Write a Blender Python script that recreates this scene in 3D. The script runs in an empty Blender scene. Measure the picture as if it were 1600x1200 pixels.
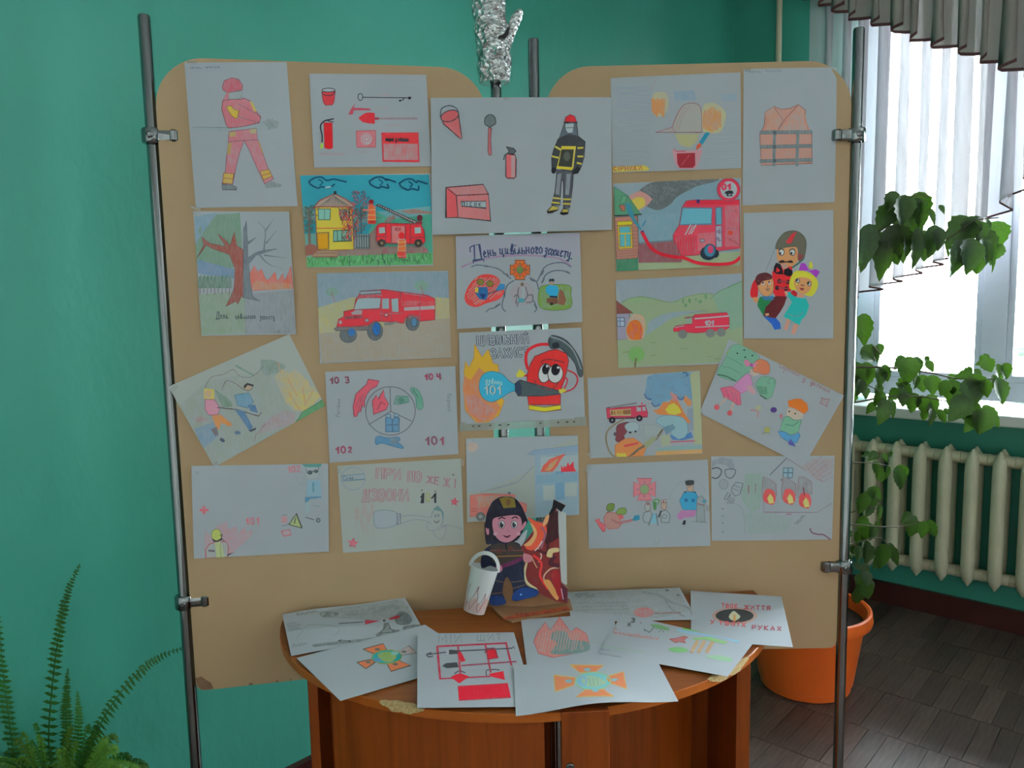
import bpy, bmesh, math, random
from mathutils import Vector, Matrix, noise
from mathutils.geometry import tessellate_polygon

# ------------------------------------------------------------------ camera, world, light, exposure
SC = bpy.context.scene
COL = SC.collection
FPX, PITCH, ROLL, HC = 1200.0, 0.1108, -0.0203, 1.448
_F = Vector((0, math.cos(PITCH), -math.sin(PITCH)))
_U0 = Vector((0, math.sin(PITCH), math.cos(PITCH)))
_X0 = Vector((1, 0, 0))
_c, _s = math.cos(ROLL), math.sin(ROLL)
CX = _X0 * _c + _U0 * _s
CU = -_X0 * _s + _U0 * _c
CAM = Vector((0, 0, HC))
cd = bpy.data.cameras.new('camera')
cd.sensor_width = 36.0
cd.lens = FPX * 36.0 / 1600.0
cd.clip_start = 0.05
cam = bpy.data.objects.new('camera', cd)
COL.objects.link(cam)
cam.matrix_world = Matrix.Translation(CAM) @ Matrix((CX, CU, -_F)).transposed().to_4x4()
SC.camera = cam

SC.view_settings.view_transform = 'Standard'
SC.view_settings.look = 'None'
SC.view_settings.gamma = 1.0
SC.view_settings.use_curve_mapping = False
SC.view_settings.exposure = 0.16
SC.cycles.max_bounces = 10
SC.cycles.diffuse_bounces = 5
SC.cycles.transparent_max_bounces = 24
SC.cycles.sample_clamp_indirect = 6.0
SC.cycles.use_denoising = True

W = bpy.data.worlds.new('overcast_sky')
SC.world = W
W.use_nodes = True
_nt = W.node_tree
_bg = _nt.nodes['Background']
_tc = _nt.nodes.new('ShaderNodeTexCoord')
_sep = _nt.nodes.new('ShaderNodeSeparateXYZ')
_rp = _nt.nodes.new('ShaderNodeValToRGB')
_nt.links.new(_tc.outputs['Generated'], _sep.inputs[0])
_nt.links.new(_sep.outputs['Z'], _rp.inputs[0])
_rp.color_ramp.elements[0].color = (.95, .95, 1.0, 1)
_rp.color_ramp.elements[0].position = 0.0
_rp.color_ramp.elements[1].color = (.80, .91, 1.0, 1)
_rp.color_ramp.elements[1].position = 0.5
_nt.links.new(_rp.outputs[0], _bg.inputs[0])
_bg.inputs[1].default_value = SKY = 34.0

# the long window wall and the wall on the left meet in the far corner
CORNER = Vector((1.138, 3.996, 0))
WS = Vector((math.cos(math.radians(-42)), math.sin(math.radians(-42)), 0))     # along the window wall
WN = Vector((-math.sin(math.radians(42)), -math.cos(math.radians(42)), 0))     # from it into the room
LS = Vector((-math.cos(math.radians(46)), -math.sin(math.radians(46)), 0))     # along the left wall, towards the camera
LN = Vector((LS.y * -1, LS.x, 0))
if LN.dot(Vector((1, -1, 0))) < 0: LN = -LN
CEIL = 3.15
WINDOWS = [(.60, 2.15), (3.0, 4.75), (5.5, 7.2)]      # spans along the window wall
WZ0, WZ1 = .965, 2.85
FILL_LEVEL = 38.0
def wp(s, off, z): return CORNER + WS * s + WN * off + Vector((0, 0, z))
def lp(s, off, z): return CORNER + LS * s + LN * off + Vector((0, 0, z))

# sky portal in the visible window, added area lamps in the two unseen ones
for i, (a, b) in enumerate(WINDOWS):
    ld = bpy.data.lights.new('window_portal_or_lamp', 'AREA')
    ld.shape = 'RECTANGLE'; ld.size = b - a; ld.size_y = WZ1 - WZ0 if i == 0 else 1.35      # the added lamps are kept low, so the lower walls get more light
    if i == 0: ld.cycles.is_portal = True       # in view: the sky itself does the lighting
    else:                                        # lamps added in the two assumed, unseen windows to brighten the boards
        ld.energy = FILL_LEVEL * math.pi * ld.size * ld.size_y; ld.color = (.86, .95, 1.0)
    lo = bpy.data.objects.new('window_portal_or_lamp', ld); COL.objects.link(lo)
    m = Matrix((-WS, Vector((0, 0, 1)), -WN)).transposed()
    lo.matrix_world = Matrix.Translation(wp((a + b) / 2, -.16, WZ0 + ld.size_y / 2)) @ m.to_4x4()

# ------------------------------------------------------------------ helpers
R = math.radians
rnd = random.Random(7)
def ray(u, v): return (_F + CX * ((u - 800) / FPX) - CU * ((v - 600) / FPX))
def on_plane(u, v, p0, n):
    d = ray(u, v); t = (p0 - CAM).dot(n) / d.dot(n); return CAM + d * t
def on_z(u, v, z): return on_plane(u, v, Vector((0, 0, z)), Vector((0, 0, 1)))
def at_y(u, v, y):
    d = ray(u, v); return CAM + d * (y / d.y)
def lin1(c): c = c / 255.0; return c / 12.92 if c <= .04045 else ((c + .055) / 1.055) ** 2.4
def lin(c): return tuple(lin1(x) for x in c)

def tag(o, label=None, cat=None, group=None, kind=None):
    if label: o['label'] = label
    if cat: o['category'] = cat
    if group: o['group'] = group
    if kind: o['kind'] = kind
    return o
def empty(name, loc=(0, 0, 0), rot=(0, 0, 0)):
    o = bpy.data.objects.new(name, None); o.empty_display_size = .05
    o.location = loc; o.rotation_euler = rot
    COL.objects.link(o); return o
def link(name, me, mats=(), parent=None, smooth=False):
    o = bpy.data.objects.new(name, me); COL.objects.link(o)
    for m in (mats if isinstance(mats, (list, tuple)) else [mats]): me.materials.append(m)
    if smooth:
        for p in me.polygons: p.use_smooth = True
    if parent is not None:
        o.parent = parent; o.matrix_parent_inverse = Matrix.Identity(4)
        if parent.matrix_basis != Matrix.Identity(4):
            o.matrix_parent_inverse = parent.matrix_basis.inverted()
    return o
def mesh(name, vs, fs):
    me = bpy.data.meshes.new(name); me.from_pydata([tuple(v) for v in vs], [], fs); me.update(); return me
class MB:
    """collects shapes, then links them as one mesh"""
    def __init__(s): s.v = []; s.f = []
    def add(s, vs, fs):
        k = len(s.v); s.v += [Vector(v) for v in vs]; s.f += [tuple(i + k for i in f) for f in fs]; return s
    def box(s, c, hx, hy, hz, X=Vector((1, 0, 0)), Y=Vector((0, 1, 0)), Z=Vector((0, 0, 1)), bev=0):
        c = Vector(c)
        if bev <= 0:
            vs = [c + X * (hx * a) + Y * (hy * b) + Z * (hz * d) for a in (-1, 1) for b in (-1, 1) for d in (-1, 1)]
            return s.add(vs, [(0, 1, 3, 2), (4, 6, 7, 5), (0, 4, 5, 1), (2, 3, 7, 6), (0, 2, 6, 4), (1, 5, 7, 3)])
        bm = bmesh.new(); bmesh.ops.create_cube(bm, size=2)
        for v in bm.verts: v.co = Vector((v.co.x * hx, v.co.y * hy, v.co.z * hz))
        bmesh.ops.bevel(bm, geom=list(bm.edges), offset=bev, segments=2, profile=.5, affect='EDGES')
        bm.verts.index_update()
        s.add([c + X * v.co.x + Y * v.co.y + Z * v.co.z for v in bm.verts], [tuple(v.index for v in f.verts) for f in bm.faces])
        bm.free(); return s
    def tube(s, pts, r, n=10, cap=True):
        pts = [Vector(p) for p in pts]; k = len(pts)
        rr = r if isinstance(r, (list, tuple)) else [r] * k
        prev = None; rings = []
        for i, p in enumerate(pts):
            t = (pts[min(i + 1, k - 1)] - pts[max(i - 1, 0)]).normalized()
            if prev is None:
                a = Vector((0, 0, 1)) if abs(t.z) < .9 else Vector((1, 0, 0))
                x = t.cross(a).normalized()
            else:
                x = (prev - t * prev.dot(t)).normalized()
            prev = x; y = t.cross(x)
            rings.append([p + (x * math.cos(2 * math.pi * j / n) + y * math.sin(2 * math.pi * j / n)) * rr[i] for j in range(n)])
        vs = [v for q in rings for v in q]; fs = []
        for i in range(k - 1):
            for j in range(n):
                fs.append((i * n + j, i * n + (j + 1) % n, (i + 1) * n + (j + 1) % n, (i + 1) * n + j))
        if cap:
            fs.append(tuple(reversed(range(n)))); fs.append(tuple((k - 1) * n + j for j in range(n)))
        return s.add(vs, fs)
    def prism(s, pts, h, X, Y, N, org=Vector((0, 0, 0))):
        """polygon (x, y) in the X, Y axes, extruded from 0 to h along N"""
        n = len(pts)
        vs = [org + X * p[0] + Y * p[1] for p in pts] + [org + X * p[0] + Y * p[1] + N * h for p in pts]
        tri = tessellate_polygon([[Vector((p[0], p[1], 0)) for p in pts]])
        fs = [tuple(reversed(t)) for t in tri] + [tuple(i + n for i in t) for t in tri]
        fs += [(i, (i + 1) % n, (i + 1) % n + n, i + n) for i in range(n)]
        return s.add(vs, fs)
    def lathe(s, prof, c, n=40, Z=Vector((0, 0, 1)), sx=1, sy=1):
        c = Vector(c); k = len(prof); vs = []
        X = Vector((1, 0, 0)); Y = Z.cross(X).normalized() if abs(Z.x) < .9 else Vector((0, 1, 0)); X = Y.cross(Z).normalized()
        for (r, z) in prof:
            for j in range(n):
                a = 2 * math.pi * j / n
                vs.append(c + X * (r * sx * math.cos(a)) + Y * (r * sy * math.sin(a)) + Z * z)
        fs = [(i * n + j, i * n + (j + 1) % n, (i + 1) * n + (j + 1) % n, (i + 1) * n + j) for i in range(k - 1) for j in range(n)]
        return s.add(vs, fs)
    def build(s, name, mats, parent=None, smooth=False, fix=True):
        me = mesh(name, s.v, s.f)
        if fix:
            bm = bmesh.new(); bm.from_mesh(me); bmesh.ops.recalc_face_normals(bm, faces=bm.faces); bm.to_mesh(me); bm.free()
        o = link(name, me, mats, parent, smooth)
        if smooth:
            try:
                me.set_sharp_from_angle(angle=R(38))
            except Exception: pass
        return o

# ------------------------------------------------------------------ materials
def newmat(name):
    m = bpy.data.materials.new(name); m.use_nodes = True
    return m, m.node_tree, m.node_tree.nodes['Principled BSDF']
def nd(nt, typ, **kw):
    n = nt.nodes.new(typ)
    for k, v in kw.items(): setattr(n, k, v)
    return n
def noise_mix(nt, c1, c2, scale=(1, 1, 1), detail=4, ns=5.0, lo=.3, hi=.7, coord='Object', dist=0.0):
    tc = nd(nt, 'ShaderNodeTexCoord'); mp = nd(nt, 'ShaderNodeMapping'); mp.inputs['Scale'].default_value = scale
    nz = nd(nt, 'ShaderNodeTexNoise'); nz.inputs['Scale'].default_value = ns; nz.inputs['Detail'].default_value = detail
    nz.inputs['Distortion'].default_value = dist
    rp = nd(nt, 'ShaderNodeValToRGB')
    rp.color_ramp.elements[0].position = lo; rp.color_ramp.elements[1].position = hi
    rp.color_ramp.elements[0].color = (*c1, 1); rp.color_ramp.elements[1].color = (*c2, 1)
    nt.links.new(tc.outputs[coord], mp.inputs[0]); nt.links.new(mp.outputs[0], nz.inputs[0]); nt.links.new(nz.outputs[0], rp.inputs[0])
    return rp, nz, mp
def bump(nt, bsdf, src, strength=.2, dist=.002):
    b = nd(nt, 'ShaderNodeBump'); b.inputs['Strength'].default_value = strength; b.inputs['Distance'].default_value = dist
    nt.links.new(src, b.inputs['Height']); nt.links.new(b.outputs[0], bsdf.inputs['Normal']); return b
def plain(name, c, rough=.5, c2=None, ns=8, scale=(1, 1, 1), metal=0, bmp=0, spec=.5, coat=0, dist=.001):
    m, nt, b = newmat(name)
    c2 = c2 or tuple(min(1, x * 1.08) for x in c)
    rp, nz, mp = noise_mix(nt, c, c2, scale=scale, ns=ns)
    nt.links.new(rp.outputs[0], b.inputs['Base Color'])
    b.inputs['Roughness'].default_value = rough; b.inputs['Metallic'].default_value = metal
    b.inputs['Specular IOR Level'].default_value = spec; b.inputs['Coat Weight'].default_value = coat
    if bmp: bump(nt, b, nz.outputs[0], bmp, dist)
    return m
def wood(name, c1, c2, axis=2, rough=.35, ns=9, spec=.5):
    m, nt, b = newmat(name)
    sc = [14, 14, 14]; sc[axis] = .7
    rp, nz, mp = noise_mix(nt, c1, c2, scale=sc, ns=ns * .5, detail=6, lo=.3, hi=.72, dist=.6)
    nt.links.new(rp.outputs[0], b.inputs['Base Color']); b.inputs['Roughness'].default_value = rough
    b.inputs['Specular IOR Level'].default_value = spec
    bump(nt, b, nz.outputs[0], .08, .0006)
    return m

# painted plaster: teal oil paint with roller relief
def teal(name, c1, c2):
    m, nt, b = newmat(name)
    rp, nz, mp = noise_mix(nt, c1, c2, ns=1.3, detail=3, lo=.3, hi=.7)
    nt.links.new(rp.outputs[0], b.inputs['Base Color'])
    tc = nd(nt, 'ShaderNodeTexCoord')
    n2 = nd(nt, 'ShaderNodeTexNoise'); n2.inputs['Scale'].default_value = 26; n2.inputs['Detail'].default_value = 7
    mp2 = nd(nt, 'ShaderNodeMapping'); mp2.inputs['Scale'].default_value = (1, 1, .55)
    nt.links.new(tc.outputs['Object'], mp2.inputs[0]); nt.links.new(mp2.outputs[0], n2.inputs[0])
    bump(nt, b, n2.outputs[0], .55, .004)
    b.inputs['Roughness'].default_value = .43; b.inputs['Specular IOR Level'].default_value = .55
    return m
M = {}
M['wall'] = teal('teal_oil_paint', (.036, .295, .218), (.058, .350, .265))
M['far_wall'] = plain('pale_cream_paint', (.60, .60, .57), .7)
M['white'] = plain('white_plaster', (.55, .55, .53), .8, bmp=.2)
M['baseboard'] = plain('dark_red_brown_paint', (.045, .009, .008), .35, (.06, .013, .010))
M['board'] = plain('beige_laminated_fibreboard', (.50, .335, .185), .55, (.53, .36, .205), ns=3, bmp=.03, spec=.3)
M['board_edge'] = plain('board_edge_brown', (.20, .10, .05), .7, (.3, .17, .09), ns=60)
M['pvc'] = plain('white_window_plastic', (.60, .64, .72), .3)
M['sill'] = plain('white_painted_sill', (.72, .72, .70), .35)
M['cream'] = plain('cream_radiator_enamel', (.66, .62, .45), .35, (.70, .66, .49), ns=20, bmp=.08)
M['pipe'] = plain('cream_pipe_paint', (.62, .55, .38), .4)
M['pot'] = plain('orange_flowerpot_plastic', (.85, .13, .015), .38, (.88, .15, .02))
M['soil'] = plain('dark_soil', (.02, .013, .008), .95, (.05, .03, .02), ns=60, bmp=.8, dist=.01)
M['dark'] = plain('dark_cavity', (.012, .01, .01), .6)
M['brownhem'] = plain('brown_hem_braid', (.10, .035, .04), .7, (.14, .05, .05), ns=90)
M['wood_v'] = wood('orange_cherry_laminate', (.20, .036, .003), (.30, .060, .006), 2, .38, spec=.3)
M['wood_h'] = wood('cherry_laminate_top', (.22, .056, .008), (.31, .088, .015), 0, .30, spec=.35)
M['wood_edge'] = wood('orange_edge_band', (.36, .085, .009), (.44, .11, .014), 0, .38, spec=.3)
M['chip'] = plain('raw_chipboard', (.42, .27, .11), .9, (.62, .45, .22), ns=220, bmp=.8, dist=.002)
M['cardboard'] = plain('brown_cardboard', (.30, .15, .07), .8, (.36, .19, .09), ns=30)
M['whitecard'] = plain('white_card', (.62, .64, .63), .6)
def chrome():
    m, nt, b = newmat('chromed_steel')
    rp, nz, mp = noise_mix(nt, (.20, .215, .215), (.30, .31, .31), ns=30, scale=(1, 1, .15))
    nt.links.new(rp.outputs[0], b.inputs['Base Color'])
    b.inputs['Metallic'].default_value = 1; b.inputs['Roughness'].default_value = .09
    return m
M['chrome'] = chrome()
def foil():
    m, nt, b = newmat('crumpled_foil')
    rp, nz, mp = noise_mix(nt, (.55, .56, .56), (.92, .93, .92), ns=60, detail=2)
    nt.links.new(rp.outputs[0], b.inputs['Base Color'])
    b.inputs['Metallic'].default_value = .92; b.inputs['Roughness'].default_value = .24
    v = nd(nt, 'ShaderNodeTexVoronoi'); v.inputs['Scale'].default_value = 95; v.feature = 'F1'
    tc = nd(nt, 'ShaderNodeTexCoord'); nt.links.new(tc.outputs['Object'], v.inputs[0])
    bump(nt, b, v.outputs['Distance'], 1.0, .006)
    return m
M['foil'] = foil()
def glass():
    m = bpy.data.materials.new('window_glass'); m.use_nodes = True; nt = m.node_tree; nt.nodes.clear()
    out = nd(nt, 'ShaderNodeOutputMaterial'); mx = nd(nt, 'ShaderNodeMixShader')
    t = nd(nt, 'ShaderNodeBsdfTransparent'); t.inputs[0].default_value = (.96, .98, .97, 1)
    g = nd(nt, 'ShaderNodeBsdfGlossy'); g.inputs['Roughness'].default_value = .02
    fr = nd(nt, 'ShaderNodeFresnel'); fr.inputs[0].default_value = 1.35
    nt.links.new(fr.outputs[0], mx.inputs[0]); nt.links.new(t.outputs[0], mx.inputs[1]); nt.links.new(g.outputs[0], mx.inputs[2])
    nt.links.new(mx.outputs[0], out.inputs[0]); return m
M['glass'] = glass()
def sheer(name, col, op, trl=.5, scale=(900, 900, 1)):
    """woven see-through cloth: a share of the light passes straight, the rest scatters"""
    m = bpy.data.materials.new(name); m.use_nodes = True; nt = m.node_tree; nt.nodes.clear()
    out = nd(nt, 'ShaderNodeOutputMaterial'); mx = nd(nt, 'ShaderNodeMixShader'); m2 = nd(nt, 'ShaderNodeMixShader')
    t = nd(nt, 'ShaderNodeBsdfTransparent'); d = nd(nt, 'ShaderNodeBsdfDiffuse'); l = nd(nt, 'ShaderNodeBsdfTranslucent')
    rp, nz, mp = noise_mix(nt, tuple(x * .9 for x in col), col, scale=(1, 1, .1), ns=40)
    nt.links.new(rp.outputs[0], d.inputs[0]); nt.links.new(rp.outputs[0], l.inputs[0])
    m2.inputs[0].default_value = trl; nt.links.new(d.outputs[0], m2.inputs[1]); nt.links.new(l.outputs[0], m2.inputs[2])
    mx.inputs[0].default_value = op; nt.links.new(t.outputs[0], mx.inputs[1]); nt.links.new(m2.outputs[0], mx.inputs[2])
    nt.links.new(mx.outputs[0], out.inputs[0]); return m
M['tulle'] = sheer('white_tulle', (.84, .82, .87), .76, .10)
M['valance'] = sheer('taupe_valance_cloth', (.42, .38, .35), .985, .03)
M['plastic'] = sheer('clear_plastic_sleeve', (.75, .80, .74), .45, .2)
def tape():
    m, nt, b = newmat('clear_sticky_tape')
    rp, nz, mp = noise_mix(nt, (.75, .75, .72), (.85, .85, .82), ns=80)
    nt.links.new(rp.outputs[0], b.inputs['Base Color']); b.inputs['Roughness'].default_value = .12
    b.inputs['Alpha'].default_value = .22; b.inputs['Specular IOR Level'].default_value = 1.0
    return m
M['tape'] = tape()
def leafmat(name, c1, c2, tr):
    m = bpy.data.materials.new(name); m.use_nodes = True; nt = m.node_tree; b = nt.nodes['Principled BSDF']
    rp, nz, mp = noise_mix(nt, c1, c2, ns=14)
    oi = nd(nt, 'ShaderNodeObjectInfo'); hs = nd(nt, 'ShaderNodeHueSaturation')
    mr = nd(nt, 'ShaderNodeMapRange'); mr.inputs[3].default_value = .6; mr.inputs[4].default_value = 1.35
    nt.links.new(oi.outputs['Random'], mr.inputs[0]); nt.links.new(mr.outputs[0], hs.inputs['Value'])
    nt.links.new(rp.outputs[0], hs.inputs['Color']); nt.links.new(hs.outputs[0], b.inputs['Base Color'])
    b.inputs['Roughness'].default_value = .38
    l = nd(nt, 'ShaderNodeBsdfTranslucent'); l.inputs[0].default_value = (*tr, 1)
    mx = nd(nt, 'ShaderNodeMixShader'); mx.inputs[0].default_value = .22
    out = [n for n in nt.nodes if n.type == 'OUTPUT_MATERIAL'][0]
    nt.links.new(b.outputs[0], mx.inputs[1]); nt.links.new(l.outputs[0], mx.inputs[2]); nt.links.new(mx.outputs[0], out.inputs[0])
    return m
M['leaf'] = leafmat('hibiscus_leaf', (.016, .045, .008), (.03, .080, .013), (.05, .13, .008))
M['fern'] = leafmat('fern_leaf', (.025, .12, .02), (.05, .2, .03), (.06, .22, .01))
M['fern_young'] = leafmat('young_fern_leaf', (.10, .26, .03), (.17, .36, .05), (.12, .3, .02))
M['stem'] = plain('brown_green_stem', (.07, .055, .03), .7, (.11, .09, .05), ns=40)
M['needle'] = plain('spruce_needles', (.03, .05, .03), .8, (.05, .08, .045))
M['snow'] = plain('snowy_ground', (.75, .77, .8), .9, (.82, .84, .86), ns=1, bmp=.1)

# paper and drawing materials
PAPER = (.55, .585, .635)
def papermat(name, c):
    m, nt, b = newmat(name)
    rp, nz, mp = noise_mix(nt, tuple(x * .96 for x in c), c, ns=9, detail=5)
    nt.links.new(rp.outputs[0], b.inputs['Base Color']); b.inputs['Roughness'].default_value = .75
    b.inputs['Specular IOR Level'].default_value = .25
    bump(nt, b, nz.outputs[0], .08, .002); return m
M['paper'] = papermat('white_drawing_paper', PAPER)
M['paper_warm'] = papermat('cream_drawing_paper', (.57, .60, .57))
def crayon():
    """crayon, pencil and paint: colour comes from each stroke, alpha says how densely it covers"""
    m, nt, b = newmat('crayon_and_paint')
    at = nd(nt, 'ShaderNodeVertexColor'); at.layer_name = 'Col'
    tc = nd(nt, 'ShaderNodeTexCoord'); mp = nd(nt, 'ShaderNodeMapping')
    mp.inputs['Rotation'].default_value = (0, R(38), 0); mp.inputs['Scale'].default_value = (520, 60, 60)
    nz = nd(nt, 'ShaderNodeTexNoise'); nz.inputs['Scale'].default_value = 1; nz.inputs['Detail'].default_value = 3
    nt.links.new(tc.outputs['Object'], mp.inputs[0]); nt.links.new(mp.outputs[0], nz.inputs[0])
    n2 = nd(nt, 'ShaderNodeTexNoise'); n2.inputs['Scale'].default_value = 55; n2.inputs['Detail'].default_value = 3
    nt.links.new(tc.outputs['Object'], n2.inputs[0])
    def math_(op, a, c, clamp=False):
        n = nd(nt, 'ShaderNodeMath', operation=op); n.use_clamp = clamp
        for i, x in enumerate((a, c)):
            if isinstance(x, (int, float)): n.inputs[i].default_value = x
            else: nt.links.new(x, n.inputs[i])
        return n.outputs[0]
    a = at.outputs['Alpha']
    s = math_('ADD', math_('MULTIPLY', math_('SUBTRACT', nz.outputs[0], .5), 4.0), math_('MULTIPLY', math_('SUBTRACT', n2.outputs[0], .5), 2.4))
    k = math_('MULTIPLY', math_('MULTIPLY', a, math_('SUBTRACT', 1.04, a)), s)
    f = math_('ADD', a, k, True)
    mx = nd(nt, 'ShaderNodeMix', data_type='RGBA')
    nt.links.new(f, mx.inputs[0]); mx.inputs[6].default_value = (*PAPER, 1); nt.links.new(at.outputs['Color'], mx.inputs[7])
    nt.links.new(mx.outputs[2], b.inputs['Base Color']); b.inputs['Roughness'].default_value = .7
    b.inputs['Specular IOR Level'].default_value = .25
    return m
M['crayon'] = crayon()

# ------------------------------------------------------------------ drawing kit
KB = 2.35      # photo tone -> pigment
def pig(c): return tuple(min(.92, lin1(x) * KB) for x in c)
def solve_h(q):
    """homography from photo quad TL,TR,BR,BL to the unit square"""
    A = []
    for (x, y), (u, v) in zip(q, ((0, 0), (1, 0), (1, 1), (0, 1))):
        A.append([x, y, 1, 0, 0, 0, -u * x, -u * y, u]); A.append([0, 0, 0, x, y, 1, -v * x, -v * y, v])
    n = 8
    for i in range(n):
        p = max(range(i, n), key=lambda r: abs(A[r][i])); A[i], A[p] = A[p], A[i]
        d = A[i][i]; A[i] = [x / d for x in A[i]]
        for r in range(n):
            if r != i:
                k = A[r][i]
                if k: A[r] = [a - k * b for a, b in zip(A[r], A[i])]
    h = [A[i][8] for i in range(8)]
    def f(x, y):
        w = h[6] * x + h[7] * y + 1
        return (h[0] * x + h[1] * y + h[2]) / w, (h[3] * x + h[4] * y + h[5]) / w
    return f
def cr(pts, n=5, closed=False):
    """smooth curve through points"""
    P = [tuple(p) for p in pts]; k = len(P); out = []
    rng = range(k if closed else k - 1)
    for i in rng:
        if closed: p0, p1, p2, p3 = P[(i - 1) % k], P[i], P[(i + 1) % k], P[(i + 2) % k]
        else: p0, p1, p2, p3 = P[max(i - 1, 0)], P[i], P[i + 1], P[min(i + 2, k - 1)]
        for j in range(n):
            t = j / n
            out.append(tuple(.5 * ((2 * b) + (c - a) * t + (2 * a - 5 * b + 4 * c - d) * t * t + (3 * b - a - 3 * c + d) * t ** 3) for a, b, c, d in zip(p0, p1, p2, p3)))
    if not closed: out.append(P[-1])
    return out
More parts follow.
